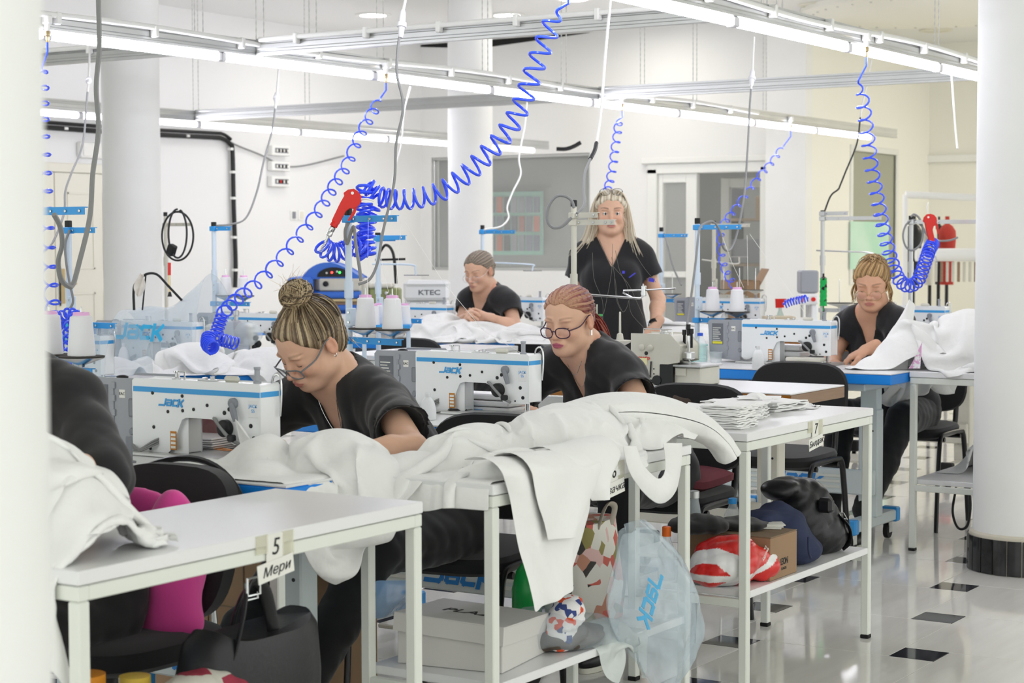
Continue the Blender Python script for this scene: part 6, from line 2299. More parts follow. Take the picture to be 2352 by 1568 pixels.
# ------------------------------------------------------------------ hanging power cables
def cable(label, pts, d0, d1, r, m='cable', conn=None, white=0, group='hanging power cables', black=None):
 t = thing('power_cable', label, 'cable', group=group)
 P = deep(pts, d0, d1)
 if white:
  MB().tube(spline(P[:white + 1], 8), r, 6).build('lead', ['cable_w'], t)
  MB().tube(spline(P[white:], 8), r * .9, 6).build('lead', [m], t)
 else:
  MB().tube(spline(P, 8), r, 6).build('lead', [m], t)
 if black:
  MB().tube(spline(P[black[0]:black[1] + 1], 8), r * 1.35, 6).build('tape_wrap', ['cable_b'], t)
 if conn is not None:
  a, b = P[conn], P[conn + 1]
  d = (b - a).normalized()
  T = aim(a, b)
  L = .075
  MB().lathe([(r * 1.2, -.012), (r * 2, 0), (r * 2.2, L * .45), (r * 3.2, L * .48), (r * 3.2, L * .68), (r * 2.1, L * .7), (r * 1.8, L), (r * 1.2, L * 1.2)], 10, T=T).build('connector', ['led_cap'], t)
 return t
cable('thin power cable with white connector dropping by the left column', [(206, 108), (204, 180), (201, 212), (190, 330), (165, 395), (150, 440), (147, 490), (122, 555), (96, 582)], 9.6, 7.6, .0055, conn=1, white=2)
cable('thick blurred grey cable looping down near the left pillar', [(226, 0), (228, 110), (221, 200), (226, 300), (213, 400), (206, 500), (180, 610), (168, 652), (158, 658), (140, 640), (134, 600), (143, 560), (138, 520), (124, 492)], 5.3, 4.85, .007)
cable('grey power cable with white connector running to the stand beside the long blue hose', [(640, 160), (636, 215), (632, 250), (625, 300), (606, 370), (590, 440), (565, 500), (530, 515), (498, 518)], 10.5, 9.6, .006, conn=1, white=2)
cable('grey power cable with large white connector left of the big blue hose', [(931, 0), (925, 30), (922, 65), (914, 110), (912, 170), (926, 245), (910, 330), (905, 420), (880, 530), (868, 600), (850, 640), (823, 653)], 6.5, 6.4, .0055, conn=1, white=2)
cable('thin pale cable beside the large connector cable', [(942, 200), (928, 260), (922, 330), (905, 400), (895, 490), (880, 522), (872, 535)], 10.6, 9.6, .005, m='cable_w')
cable('white cable with black taped joint hanging from the near lamp rail', [(1402, 2), (1390, 130), (1380, 260), (1370, 328), (1366, 345), (1356, 365), (1343, 400), (1341, 440), (1342, 470), (1325, 490)], 7.6, 7.0, .0062, white=3, black=(3, 5))
cable('grey cable looped beside the cream thread stand', [(1319, 478), (1312, 460), (1296, 450), (1276, 452), (1260, 475), (1257, 505), (1270, 522), (1290, 520), (1313, 500)], 7.0, 7.0, .006)
cable('grey power cable with white connector down to the right blue stand', [(1732, 85), (1728, 165), (1725, 205), (1722, 250), (1718, 330), (1712, 420), (1706, 470), (1692, 540), (1678, 572), (1666, 574), (1658, 560), (1655, 535), (1640, 510), (1620, 512), (1606, 530), (1598, 600), (1585, 700), (1577, 760), (1580, 820)], 9.4, 8.4, .006, conn=1, white=2)
cable('white and black cable hanging beside the right blue hose', [(2002, 138), (1992, 190), (1980, 245), (1976, 270), (1968, 330), (1942, 395), (1930, 425), (1925, 435), (1908, 450), (1893, 488)], 11.6, 11.2, .006, m='cable_b', white=3)
cable('white cable end hanging at the edge of the right pillar', [(2186, 175), (2190, 235), (2195, 300), (2199, 342)], 10.0, 9.8, .006, m='cable_w')
cable('thin pale cable in front of the back window', [(1210, 235), (1205, 290), (1192, 360), (1196, 400), (1178, 440), (1165, 475), (1168, 500), (1150, 520), (1112, 527)], 12.5, 11.7, .006, m='cable_w')
cable('grey cable hanging from the blue stand by the door side light', [(1525, 536), (1535, 570), (1545, 610), (1565, 655)], 13.2, 13.0, .007)
cable('grey cable looped from the left cream-door stand', [(160, 528), (150, 560), (152, 600), (160, 650), (168, 690), (160, 710)], 7.4, 7.4, .005)
cable('grey cable down the blue stand pole in the middle', [(802, 508), (793, 530), (797, 560), (812, 520), (817, 560), (825, 610), (829, 645)], 6.55, 6.5, .006)
lp = thing('power_cable', 'black cable with plug coiled on the beige stand before the left column', 'cable', group='hanging power cables')
Pq = []
for i in range(60):
 a = i / 59 * 4 * PI
 Pq.append(at(408 + (36 - 6 * (i > 30)) * math.sin(a) * (1 if i < 30 else .7), 542 - 56 * math.cos(a) - (6 if i > 30 else 0), d=9.9 + .03 * math.sin(a * .5)))
MB().tube(spline(Pq, 2), .0055, 6).build('lead', ['cable_b'], lp)
p = at(394, 574, d=9.88)
MB().box(-.022, .022, -.02, .02, -.03, .03, b=.006, T=Matrix.Translation(p) @ Matrix.Rotation(.4, 4, 'Y')).build('plug', ['black'], lp)
lp = thing('power_cable', 'grey cable looped at the beige stand near the right pillar', 'cable', group='hanging power cables')
MB().tube(spline(deep([(2092, 498), (2100, 492), (2112, 502), (2120, 530), (2115, 560), (2095, 575), (2080, 565), (2074, 540), (2082, 515), (2100, 505), (2118, 520), (2130, 540), (2150, 552), (2180, 552), (2200, 545)], 10.3, 10.3), 6), .006, 6).build('lead', ['cable'], lp)
# threads running from the stands to the machines
th = thing('sewing_thread', 'white threads from the middle stand to the sewing machine of the red-haired woman', 'thread', group='threads of the stands')
for a in ([(846, 505), (845, 600), (843, 690)], [(922, 508), (911, 640), (909, 700)], [(930, 510), (1020, 650), (1112, 760), (1200, 812)], [(872, 565), (880, 620), (893, 672)]):
 MB().tube(deep(a, 6.5, 6.1), .0007, 4).build('strand', ['thread_gap'], th)
th = thing('sewing_thread', 'white threads from the right blue stand to its cones and machine', 'thread', group='threads of the stands')
for a in ([(1716, 540), (1717, 600), (1718, 655)], [(1722, 537), (1780, 620), (1850, 720)], [(1660, 545), (1680, 600), (1708, 660)]):
 MB().tube(deep(a, 8.5, 8.4), .0008, 4).build('strand', ['thread_gap'], th)
th = thing('sewing_thread', 'loose dark threads hanging before the standing woman', 'thread', group='threads of the stands')
dk = mat('dark_thread', '6f6d66', .8)
g = random.Random(4)
for a in ([(1362, 580), (1366, 640), (1384, 690), (1386, 740)], [(1378, 550), (1400, 600), (1440, 650), (1460, 690), (1478, 730)], [(1408, 560), (1405, 620), (1396, 680), (1388, 720)], [(1415, 575), (1424, 620), (1438, 655), (1445, 690)], [(1445, 560), (1475, 610), (1508, 648)],
          [(1412, 640), (1416, 690), (1430, 716), (1440, 702), (1443, 690), (1452, 720), (1478, 752)], [(1404, 590), (1414, 650), (1420, 690), (1428, 712)]):
 MB().tube(spline([at(x + g.uniform(-2, 2), y, d=7.15) for x, y in a], 5), .0008, 4).build('strand', [dk], th)
# ------------------------------------------------------------------ overlock machine on the brown-edged table
M['film'] = mat('clear_plastic_film', 'dcebf5', 0.12, alpha=.24, bump=(16, .8, .02), spec=.8)
M['film_blue'] = mat('blue_plastic_film', '9cc6f2', 0.2, alpha=.55, bump=(12, .4, .02), spec=.8)
M['clear'] = mat('clear_plastic', 'e8f2f5', 0.06, alpha=.32, spec=.8)
M['bottle_white'] = mat('milky_plastic', 'eef0f2', 0.3)
M['leather'] = mat('black_leather', '18181b', 0.38, bump=(90, .35, .002))
M['navy'] = mat('navy_fabric', '2f3652', 0.9, bump=(300, .35, .001))
M['box_white'] = mat('white_cardboard', 'd9d7d3', 0.7, var=(3, 'd2d0cc', .3))
M['olive'] = mat('olive_enamel', '8d9460', 0.4)
M['press_blue'] = mat('press_blue', '3a72d4', 0.4)
M['teal'] = mat('teal_plastic', '6fcfbf', 0.4)
M['green'] = mat('green_plastic', '1fa04a', 0.25)
M['orange'] = mat('orange_plastic', 'f2a15c', 0.4)
M['blue_cap'] = mat('blue_cap', '2456d6', 0.35)
def overlock():
 p = at(1452, 886, Y=6.55)
 t = thing('overlock_machine', 'cream overlock machine with open front on the brown-edged table', 'overlock machine', (p.x, 6.55, TH))
 b = MB()
 b.prism([(0, 0), (0, .2), (.17, .2), (.21, .16), (.21, .1), (.13, .085), (.125, 0)], 0, .17)
 b.build('body', ['machine_old'], t, bevel=.006)
 b = MB()
 b.box(.13, .3, .02, .19, 0, .075, b=.005)
 b.build('side_bed', ['machine_old'], t)
 MB().box(.18, .31, .0, .2, .0755, .085, b=.004).build('work_plate', ['alu'], t)
 MB().box(.126, .185, -.004, .02, .002, .085, b=.003).build('oil_panel', ['black'], t)
 MB().box(.188, .235, .012, .0195, .04, .072, b=.002).build('cover_plate', ['machine_old'], t)
 k = MB()
 for x, z in ((.045, .15), (.085, .15)):
  k.lathe([(.013, 0), (.013, .006), (.009, .01), (.004, .011)], 14, T=Tm((x, -.0002, z), rx=PI / 2))
 k.build('thread_button', ['machine_old'], t)
 h = MB()
 for x, z, r in ((.065, .127, .008), (.02, .06, .003), (.1, .065, .003), (.1, .045, .003), (.03, .03, .003), (.11, .03, .003)):
  h.lathe([(r, 0), (r, .002)], 10, T=Tm((x, -.0002, z), rx=PI / 2))
 h.build('bolt', ['black'], t)['kind'] = 'stuff'
 MB().box(.032, .07, -.003, 0, .08, .108, b=.001).build('sticky_note', [mat('note', 'e9e3b0', .7)], t)
 text('brand', 'Yamato', .026, 'red_ink', Tm((.04, -.002, .108), rx=PI / 2), t, shear=.25, bold=True)
 c = MB()
 c.tube([(.09, -.006, .095), (.085, -.006, .03)], .003, 6)
 c.box(.03, .11, -.006, -.001, .008, .022, b=.004)
 c.lathe([(.02, 0), (.02, .007)], 16, T=Tm((.115, -.0005, .02), rx=PI / 2))
 c.build('looper_link', ['black'], t)
 a = MB()
 a.tube([(.135, .05, .12), (.2, .05, .123)], .013, 10)
 a.box(.2, .25, .03, .07, .105, .135, b=.004)
 a.box(.225, .235, .045, .055, .085, .2, b=.001)
 a.tube([(.14, .05, .105), (.19, .045, .095), (.24, .04, .09)], .01, 8)
 a.build('needle_arm', ['steel'], t)
 MB().tube([(.135, .05, .12), (.15, .05, .12)], .016, 10).build('collar', ['brass'], t)
 ps = MB()
 for x, z in ((.2, .2), (.218, .222), (.232, .205)):
  ps.lathe([(.006, .15), (.006, z), (.009, z + .002), (.009, z + .022)], 10, T=Tm((x, .07, 0)))
 ps.build('tension_post', ['black'], t)
 w = MB()
 w.tube([(.02, .06, .2), (.02, .06, .222), (.15, .06, .222), (.15, .06, .2)], .003, 6)
 w.lathe([(.02, .2), (.02, .206), (.014, .208), (.014, .216), (.02, .218)], 14, T=Tm((.1, .09, 0)))
 w.build('thread_guide', ['steel'], t)
 f = MB()
 f.box(.0, .3, .02, .17, -.0005, .003)
 f.build('base_plate', ['rubber'], t)
overlock()
# spool tray of the overlock, with pins and dark green cone, and its bent thread bar
p = at(1424, 780, Y=6.75)
t = thing('spool_tray', 'cream spool dish with tall pin right of the red-haired woman', 'spool tray', (p.x, 6.75, TH))
z = at(1424, 783, Y=6.75).z - TH
MB().lathe([(.006, 0), (.006, z - .02), (.02, z - .018), (.055, z), (.055, z + .003), (.004, z + .006)], 26).build('dish', ['machine_old'], t)
MB().lathe([(.016, z + .004), (.012, z + .03), (.005, z + .034), (.004, z + .12), (.002, z + .123)], 12).build('spool_pin', ['machine_old'], t)
p = at(1371, 772, Y=6.8)
t = thing('spool_tray', 'spool pin with dark green thread behind the ponytail', 'spool tray', (p.x, 6.8, TH))
MB().lathe([(.005, 0), (.005, z), (.05, z + .006), (.05, z + .01), (.003, z + .012), (.003, z + .15)], 18).build('dish', ['machine_old'], t)
MB().lathe([(.026, z + .012), (.024, z + .1)], 16).build('cone', [mat('dark_green_thread', '2c3b33', .8)], t)
MB().lathe([(.026, z + .1), (.026, z + .108)], 16).build('cap', ['green'], t)
t = thing('thread_bar', 'chrome bent thread bar in front of the standing woman', 'bar')
MB().tube([at(1340, 676, d=7.1), at(1470, 685, d=7.1), at(1477, 680, d=7.1), at(1479, 664, d=7.1)], .0045, 8).build('rod', ['steel'], t)
MB().tube([at(1552, 662, d=7.05), at(1478, 666, d=7.1), at(1432, 667, d=7.12), at(1431, 672, d=7.13), at(1452, 683, d=7.11)], .0035, 8).build('guide', ['steel'], t)
q = at(1479, 668, d=7.1)
MB().box(q.x - .008, q.x + .008, q.y - .008, q.y + .008, q.z - .02, q.z + .02, b=.002).build('clamp', ['steel'], t)
for lb, A, B_, C_, dd in (('white bent thread bar beside the blue hose bundle', (855, 606), (945, 608), (955, 632), 9.3), ('white bent thread bar left of the red-haired woman', (1105, 602), (1218, 607), (1222, 622), 12.5), ('beige bent thread bar behind the right blue stand', (1612, 596), (1690, 606), (1697, 590), 13.0), ('steel thread bar beside the seated woman at the right', (1875, 575), (1960, 578), (2010, 584), 11.3)):
 t = thing('thread_bar', lb, 'bar')
 P_ = [at(*A, d=dd), at(*B_, d=dd), at((B_[0] + C_[0]) / 2 + 4, (B_[1] + C_[1]) / 2 - 2, d=dd), at(*C_, d=dd)]
 MB().tube(spline(P_, 4), .005, 8).build('rod', ['pole' if 'white' in lb else ('machine_old' if 'beige' in lb else 'steel')], t)
 q = P_[-1]
 r_ = Vector(CR) * .06
 MB().tube([q - r_, q + r_ * 1.1], .003, 6).build('guide', ['steel'], t)
# ------------------------------------------------------------------ small things on the tables
def lathe_thing(name, label, cat, loc, parts, group=None):
 t = thing(name, label, cat, loc, group=group)
 for nm, prof, m in parts:
  MB().lathe(prof, 22).build(nm, [m], t)
 return t
def oil_bottle(px, py, label, h=.085):
 p = at(px, py, Z=TH)
 t = thing('oil_bottle', label, 'bottle', p, .4)
 rings = []
 for r, sq, z in ((.0, 1, 0), (.026, 1, .001), (.0275, 1, .006), (.027, 1, h * .4), (.021, 1, h * .68), (.012, 1, h * .84), (.0085, 1, h * .86), (.0085, 1, h)):
  rings.append([(r * math.copysign(abs(math.cos(a)) ** .8, math.cos(a)), .75 * r * math.copysign(abs(math.sin(a)) ** .8, math.sin(a)), z) for a in [2 * PI * k / 24 for k in range(24)]])
 MB().loft(rings[1:]).build('bottle', ['bottle_white'], t)
 MB().lathe([(.009, h - .006), (.009, h + .002), (.004, h + .003)], 12).build('neck_rim', ['bottle_white'], t)
oil_bottle(983, 964, 'small white oil bottle on the middle sewing table')
oil_bottle(1741, 846, 'small white oil bottle on the right sewing table', .1)
oil_bottle(285, 838, 'small white oil bottle half hidden by the left cloth heap', .1)
def water_bottle(loc, label, h, r, cap, liquid=None, m='clear', group=None):
 t = thing('bottle', label, 'bottle', loc, group=group)
 prof = [(r * .9, 0), (r, h * .03), (r, h * .18), (r * .93, h * .2), (r, h * .22), (r, h * .3), (r * .93, h * .32), (r, h * .34), (r, h * .62), (r * .8, h * .74), (r * .42, h * .86), (r * .38, h * .92)]
 MB().lathe(prof, 24, cap=False).build('body', [m], t)
 MB().lathe([(r * .42, h * .91), (r * .42, h * 1.0), (r * .3, h * 1.005)], 16).build('cap', [cap], t)
 if liquid:
  MB().lathe([(r * .86, h * .02), (r * .93, h * .04), (r * .92, h * .3)], 20).build('water', [liquid], t)
 return t
water_bottle(at(1608, 838, Z=TH), 'clear water bottle with blue cap left of the right machine', .15, .032, 'blue_cap')
p = at(1623, 832, Z=TH)
lathe_thing('plastic_cup', 'clear plastic tub beside the blue-capped water bottle', 'cup', (p.x + .04, p.y + .02, TH), [('cup', [(.026, 0), (.032, .045), (.033, .047)], 'clear'), ('lid', [(.034, .047), (.034, .051), (.01, .053)], 'clear')])
p = at(1578, 833, Z=TH)
t = thing('box', 'small teal plastic box behind the blue stand pole', 'box', (p.x + .01, p.y + .1, TH))
MB().box(-.035, .035, -.03, .03, 0, .075, b=.006).build('tub', ['teal'], t)
MB().box(-.037, .037, -.032, .032, .0755, .085, b=.004).build('lid', ['teal'], t)
# snips, screwdriver, strips
def snips(px, py, rz, m, label):
 t = thing('thread_snips', label, 'snips', at(px, py, Z=TH), rz)
 for s_ in (-1, 1):
  MB().prism([(-.05, s_ * .004), (-.05, s_ * .016), (.02, s_ * .014), (.034, s_ * .006), (.03, s_ * .002), (.0, s_ * .005)], .001, .012, 'z').build('handle', [m], t, bevel=.002)
 MB().prism([(.026, -.005), (.026, .005), (.055, .001), (.055, -.001)], .004, .007, 'z').build('blade', ['steel'], t)
snips(516, 1042, -.35, 'orange', 'orange thread snips on the left sewing table')
snips(1092, 947, -.1, 'blue', 'blue thread snips beside the black screwdriver')
p = at(1052, 950, Z=TH)
t = thing('screwdriver', 'black screwdriver on the middle sewing table', 'screwdriver', (p.x, p.y, TH + .009), .75)
MB().lathe([(.005, -.03), (.0085, -.025), (.0085, -.002), (.006, .004), (.008, .01), (.008, .028), (.004, .032)], 10, T=Tm((0, 0, 0), ry=PI / 2)).build('handle', ['black'], t)
MB().tube([(-.03, 0, 0), (-.075, 0, -.003)], .0022, 6).build('shaft', ['cable_b'], t)
for x, y, lb in ((472, 1069, 'flat metal strip on the left sewing table'), (1130, 967, 'flat metal strip on the middle sewing table')):
 p = at(x, y, Z=TH)
 tag(MB().box(-.035, .035, -.006, .006, 0, .0015).build('metal_strip', ['alu'], None, p, .1), lb, 'strip')
# folded white sheets behind the machines
def sheet_stack(x, y, w, l, n, label, th=.006, m='board', rz=0.0, z=TH):
 t = thing('sheet_stack', label, 'stack', (x, y, z), rz)
 g = random.Random(int(abs(x * 100)))
 for i in range(n):
  dx, dy = g.uniform(-.006, .006), g.uniform(-.006, .006)
  MB().box(-w / 2 + dx, w / 2 + dx, -l / 2 + dy, l / 2 + dy, .001 + i * th, i * th + th * .9, b=th * .2).build('sheet', [m], t)
sheet_stack(-3.52, 3.83, .26, .13, 7, 'stack of folded white sheets behind the left machine', rz=.05)
sheet_stack(-3.5, 5.22, .34, .11, 3, 'white boards lying behind the middle machine', th=.022)
t = thing('folder', 'burgundy plastic folder standing behind the left machine', 'folder', (-3.5, 3.895, TH), .1)
MB().box(-.13, .13, -.004, .004, 0, .12, b=.002).build('cover', [mat('burgundy', '7e4a4c', .35, var=(9, 'a07a78', .12))], t)
sheet_stack(-3.72, 8.1, .34, .12, 3, 'white cartons behind the right machine', th=.03)
bp = thing('bobbin_winder', 'grey lower arm plate under the right machine head', 'plate', at(1850, 830, Z=TH + .02))
MB().box(-.09, .09, -.03, .03, .0, .02, b=.006).build('plate', ['machine_old'], bp)
MB().box(-.02, .03, -.02, .02, -.02, -.001, b=.003).build('bracket', ['steel'], bp)
t = thing('jacket', 'brown jacket hung over the chair of the red-haired woman', 'jacket', at(1525, 922, Y=6.1))
mb = MB()
mb.grid([[(-.17 + .34 * i / 9, .02 * math.sin(i * 1.7) + .05 * (j / 5 - .4), .03 * math.sin(PI * j / 5) + .012 * math.sin(i * 2.1 + j) - .06 * abs(j / 5 - .5)) for j in range(6)] for i in range(10)])
jk = mb.build('cloth', [mat('brown_jacket', '57493e', .85, var=(14, '463a31', .3))], t)
md = jk.modifiers.new('s', 'SUBSURF'); md.levels = md.render_levels = 2
mk = jk.modifiers.new('t', 'SOLIDIFY'); mk.thickness = .03
t = thing('seat_cushion', 'maroon cushion on the chair of the red-haired woman', 'cushion', (-3.12, 5.9, .497))
mb = MB()
mb.loft([[(math.copysign(abs(math.cos(a)) ** .5, math.cos(a)) * (.2 + g_), math.copysign(abs(math.sin(a)) ** .5, math.sin(a)) * (.18 + g_), z_ + .004 * math.sin(5 * a)) for a in [2 * PI * k / 32 for k in range(32)]] for z_, g_ in ((0, -.02), (.015, .012), (.04, .014), (.055, -.02))])
mb.build('pad', [mat('maroon', '6b3038', .9, bump=(200, .3, .001))], t)
# ------------------------------------------------------------------ things on the low shelves
SZ = .318
# shelf of table 7
f = Field(*[np.arange(a, b, .0045).astype(np.float32) for a, b in ((-2.72, -2.33), (4.95, 5.35), (.3, .52))])
f.ell((-2.5, 5.13, .39), (.1, .12, .075), 0)
f.ell((-2.44, 5.24, .37), (.05, .06, .05), .04)
f.ell((-2.53, 5.06, .36), (.06, .05, .04), .04)
rg = np.random.default_rng(2)
KK = [(rg.normal(0, 26, 3), rg.uniform(0, 6)) for _ in range(7)]
f.put(lambda x, y, z: sum((np.abs(np.sin(x * k[0] + y * k[1] + z * k[2] + p_)) - .6) * -.0045 for k, p_ in KK), (-2.7, 4.97, .31), (-2.35, 5.33, .5), 0, '+', None, 0)
f.put(lambda x, y, z: z - (SZ + .002) + 0 * x + 0 * y, (-2.72, 4.95, .25), (-2.33, 5.35, SZ), 0, 's', None, .02)
P, Q = f.mesh(1)
u_ = P[:, 1] * 1.0 + P[:, 2] * .55
col = np.tile(np.array(lin('d8231f')[:3]), (len(P), 1))
wh = (np.abs(u_ - 5.255) < .03) | (np.abs(P[:, 2] - .352 - .4 * np.maximum(0, P[:, 1] - 5.14)) < .011)
col[wh] = lin('ecebea')[:3]
o = np_mesh('carrier_bag', P - np.array((-2.5, 5.13, SZ)), Q, mat('red_white_plastic', 'd8231f', .25, attr='Col', spec=.7, bump=(40, .3, .003)), col)
o.location = (-2.5, 5.13, SZ)
tag(o, 'red and white plastic carrier bag on the shelf of table 7', 'bag')
for i, (y_, s_) in enumerate(((5.2, 'Картичка'), (5.24, 'Каса 2'))):
 tt = text('print', s_, .014, 'paper', Matrix.Translation((.102 - .02 * i, y_ - 5.13 - .02, .095 + .012 * i)) @ Matrix.Rotation(PI / 2 + .0, 4, 'Z') @ Matrix.Rotation(PI / 2 - .3, 4, 'X') @ Matrix.Rotation(.5, 4, 'Z'), o)
t = thing('cardboard_box', 'brown cardboard box with black print on the shelf of table 7', 'box', (-2.56, 5.33, SZ))
MB().box(-.15, .155, -.1, .1, .001, .135, b=.002).build('body', ['kraft'], t)
for a, b, rr in ((-.1, 0, .12), (0, .1, -.1)):
 MB().box(-.15, .155, a + .001, b - .001, .1355, .1385).build('flap', ['kraft_dark'], t)
text('print', 'LEON', .03, 'ink', Matrix.Translation((.1556, .0, .05)) @ Matrix.Rotation(PI / 2, 4, 'Z') @ Matrix.Rotation(PI / 2, 4, 'X'), t, bold=True, sx=.8)
text('print', 'FLAKES', .012, 'ink', Matrix.Translation((.1556, .0, .028)) @ Matrix.Rotation(PI / 2, 4, 'Z') @ Matrix.Rotation(PI / 2, 4, 'X'), t)
def blob(name, label, cat, c, ells, m, res=.007, wr=.004, seed=1, floor=SZ, freq=22):
 es = np.array([np.concatenate([np.array(e[0]) - e[1], np.array(e[0]) + e[1]]) for e in ells])
 lo, hi = es[:, :3].min(0) - .03, es[:, 3:].max(0) + .03
 f = Field(*[np.arange(lo[i], hi[i], res).astype(np.float32) for i in range(3)])
 for e in ells:
  f.ell(e[0], e[1], .03)
 rg = np.random.default_rng(seed)
 K = [(rg.normal(0, freq, 3), rg.uniform(0, 6)) for _ in range(7)]
 f.put(lambda x, y, z: sum((np.abs(np.sin(x * k[0] + y * k[1] + z * k[2] + p_ + .8 * np.sin(y * 17 + p_))) - .6) * -wr for k, p_ in K), lo + .01, hi - .01, 0, '+', None, 0)
 if floor is not None:
  f.put(lambda x, y, z: z - (floor + .002) + 0 * x + 0 * y, (lo[0], lo[1], floor - .2), (hi[0], hi[1], floor), 0, 's', None, .02)
 P, Q = f.mesh(1)
 o = np_mesh(name, P - np.array(c), Q, m)
 o.location = c
 if label:
  tag(o, label, cat)
 return o
blob('black_cloth', 'black cloth lying on the cardboard box under table 7', 'cloth', (-2.62, 5.25, .455), [((-2.64, 5.2, .48), (.1, .1, .032)), ((-2.56, 5.36, .47), (.09, .09, .02))], 'trouser', floor=SZ + .138)
t = thing('papers', 'folded papers on the cardboard box under table 7', 'paper', (-2.5, 5.4, SZ + .139), .4)
for i in range(3):
 MB().box(-.05, .05, -.035, .035, .001 + i * .005, .0055 + i * .005, b=.001, T=Tm((.004 * i, 0, 0), rz=.1 * i)).build('sheet', ['paper'], t)
o = blob('cloth_bag', 'navy cloth bag on the shelf of table 7', 'bag', (-2.52, 5.58, SZ), [((-2.53, 5.56, .42), (.09, .1, .1)), ((-2.5, 5.6, .36), (.1, .1, .06)), ((-2.55, 5.46, .47), (.06, .06, .03))], 'navy', wr=.005, seed=4)
MB().tube(spline([(.115, -.06, .1), (.125, -.08, .06), (.12, -.05, .03)], 5), .004, 6).build('drawstring', ['navy'], o)
o = blob('backpack', 'black leather backpack with quilted flap at the far end of the shelf of table 7', 'backpack', (-2.54, 5.8, SZ), [((-2.54, 5.8, .43), (.1, .12, .14)), ((-2.52, 5.84, .38), (.11, .11, .09)), ((-2.58, 5.72, .54), (.07, .1, .04))], 'leather', wr=.0035, seed=6)
MB().tube(spline([(.1, .05, .13), (.135, .06, .09), (.13, .08, .04), (.1, .09, .01)], 6), .012, 8, flat=.35).build('strap', ['leather'], o)
MB().tube([(.11, .03, .14), (.128, .03, .14), (.128, .06, .115), (.11, .06, .115), (.11, .03, .14)], .002, 6).build('buckle', ['steel'], o)
MB().box(.075, .125, -.075, -.035, .15, .2, b=.01).build('pocket_flap', ['leather'], o)
water_bottle((-2.70, 5.57, SZ), 'small clear bottle with blue cap behind the navy bag', .2, .034, 'blue', m='clear')
lathe_thing('bottle', 'clear glass bottle with metal cap behind the leg of table 7', 'bottle', (-2.72, 5.33, SZ), [('body', [(.034, 0), (.036, .01), (.036, .11), (.02, .19), (.014, .22), (.014, .235)], 'clear'), ('cap', [(.016, .228), (.016, .25), (.012, .252)], 'alu')])
lathe_thing('bottle', 'clear bottle with orange cap left of the red carrier bag', 'bottle', (-2.70, 5.1, SZ), [('body', [(.026, 0), (.028, .008), (.028, .09), (.012, .13), (.012, .14)], 'clear'), ('cap', [(.014, .136), (.014, .165), (.01, .167)], mat('orange_cap', 'f0701e', .4))])
# shelf of table 6
t = thing('shoe_box', 'white box with tilted lid marked with black letters on the shelf of table 6', 'box', (-2.60, 3.86, SZ), .14)
MB().box(-.145, .145, -.13, .13, .001, .105, b=.002).build('body', ['box_white'], t)
LT = Tm((0, 0, .1055), rx=-.05, ry=.05)
l = MB().box(-.152, .152, -.137, .137, .008, .012, b=.001, T=LT)
for a, b, c_, d in ((-.152, .152, -.137, -.135), (-.152, .152, .135, .137), (-.152, -.15, -.135, .135), (.15, .152, -.135, .135)):
 l.box(a, b, c_, d, -.035, .0085, T=LT)
l = l.build('lid', ['box_white'], t)
text('print', 'PLAZ.', .06, 'ink', LT @ Matrix.Translation((.0, -.01, .0128)) @ Matrix.Rotation(.0, 4, 'Z'), l, shear=.1)
lathe_thing('bottle', 'green soap bottle behind the white box on the shelf of table 6', 'bottle', (-2.70, 4.28, SZ), [('body', [(.04, 0), (.042, .01), (.042, .1), (.03, .15), (.012, .175), (.012, .19)], 'green'), ('cap', [(.015, .188), (.015, .21), (.01, .212)], 'green')])
def pattern_mat(name, scale, cols, rough=.8, metric='EUCLIDEAN'):
 m = mat(name, cols[0], rough)
 nt = m.node_tree
 v = nt.nodes.new('ShaderNodeTexVoronoi'); v.inputs['Scale'].default_value = scale
 tc = [n for n in nt.nodes if n.type == 'TEX_COORD'][0]
 nt.links.new(tc.outputs['Object'], v.inputs['Vector'])
 sp = nt.nodes.new('ShaderNodeSeparateColor')
 nt.links.new(v.outputs['Color'], sp.inputs['Color'])
 r = nt.nodes.new('ShaderNodeValToRGB'); r.color_ramp.interpolation = 'CONSTANT'
 e = r.color_ramp.elements
 while len(e) < len(cols):
  e.new(0.5)
 for i, c_ in enumerate(cols):
  e[i].position = i / len(cols); e[i].color = lin(c_)
 nt.links.new(sp.outputs['Red'], r.inputs['Fac'])
 nt.links.new(r.outputs['Color'], nt.nodes['Principled BSDF'].inputs['Base Color'])
 return m
pt = pattern_mat('printed_bag', 26, ['e9e4da', 'e9e4da', 'd26a5e', 'e8c0ba', '4a4440', '9a8f57', 'e9e4da', 'c98f78'])
t = thing('tote_bag', 'colourfully printed bag standing behind the clear plastic sack', 'bag', (-2.60, 4.42, SZ), .1)
rings = []
for z, s_ in ((.002, 1.0), (.1, 1.06), (.2, 1.0), (.26, .94), (.285, .9)):
 rings.append([(s_ * .075 * math.copysign(abs(math.cos(a)) ** .5, math.cos(a)) + .006 * math.sin(9 * z + 3 * a), s_ * .13 * math.copysign(abs(math.sin(a)) ** .5, math.sin(a)) + .006 * math.sin(20 * z + 2 * a), z) for a in [2 * PI * k / 32 for k in range(32)]])
MB().loft(rings).build('bag', [pt], t)
MB().tube(spline([(.07, -.06, .27), (.085, -.055, .32), (.085, -.02, .335), (.085, .02, .32), (.07, .03, .27)], 5), .009, 8, flat=.4).build('handle', [mat('handle_grey', 'b3aa9c', .7)], t)
blob('scrunchie', 'white cloth bundle with orange and blue print on the shelf of table 6', 'cloth', (-2.44, 4.07, SZ), [((-2.44, 4.07, .42), (.04, .045, .04)), ((-2.45, 4.04, .37), (.04, .04, .05))], pattern_mat('printed_cloth', 60, ['f0eeee', 'f0eeee', 'e2562e', 'f0eeee', '3a4a86', 'f0eeee']), wr=.005, seed=9, freq=50)
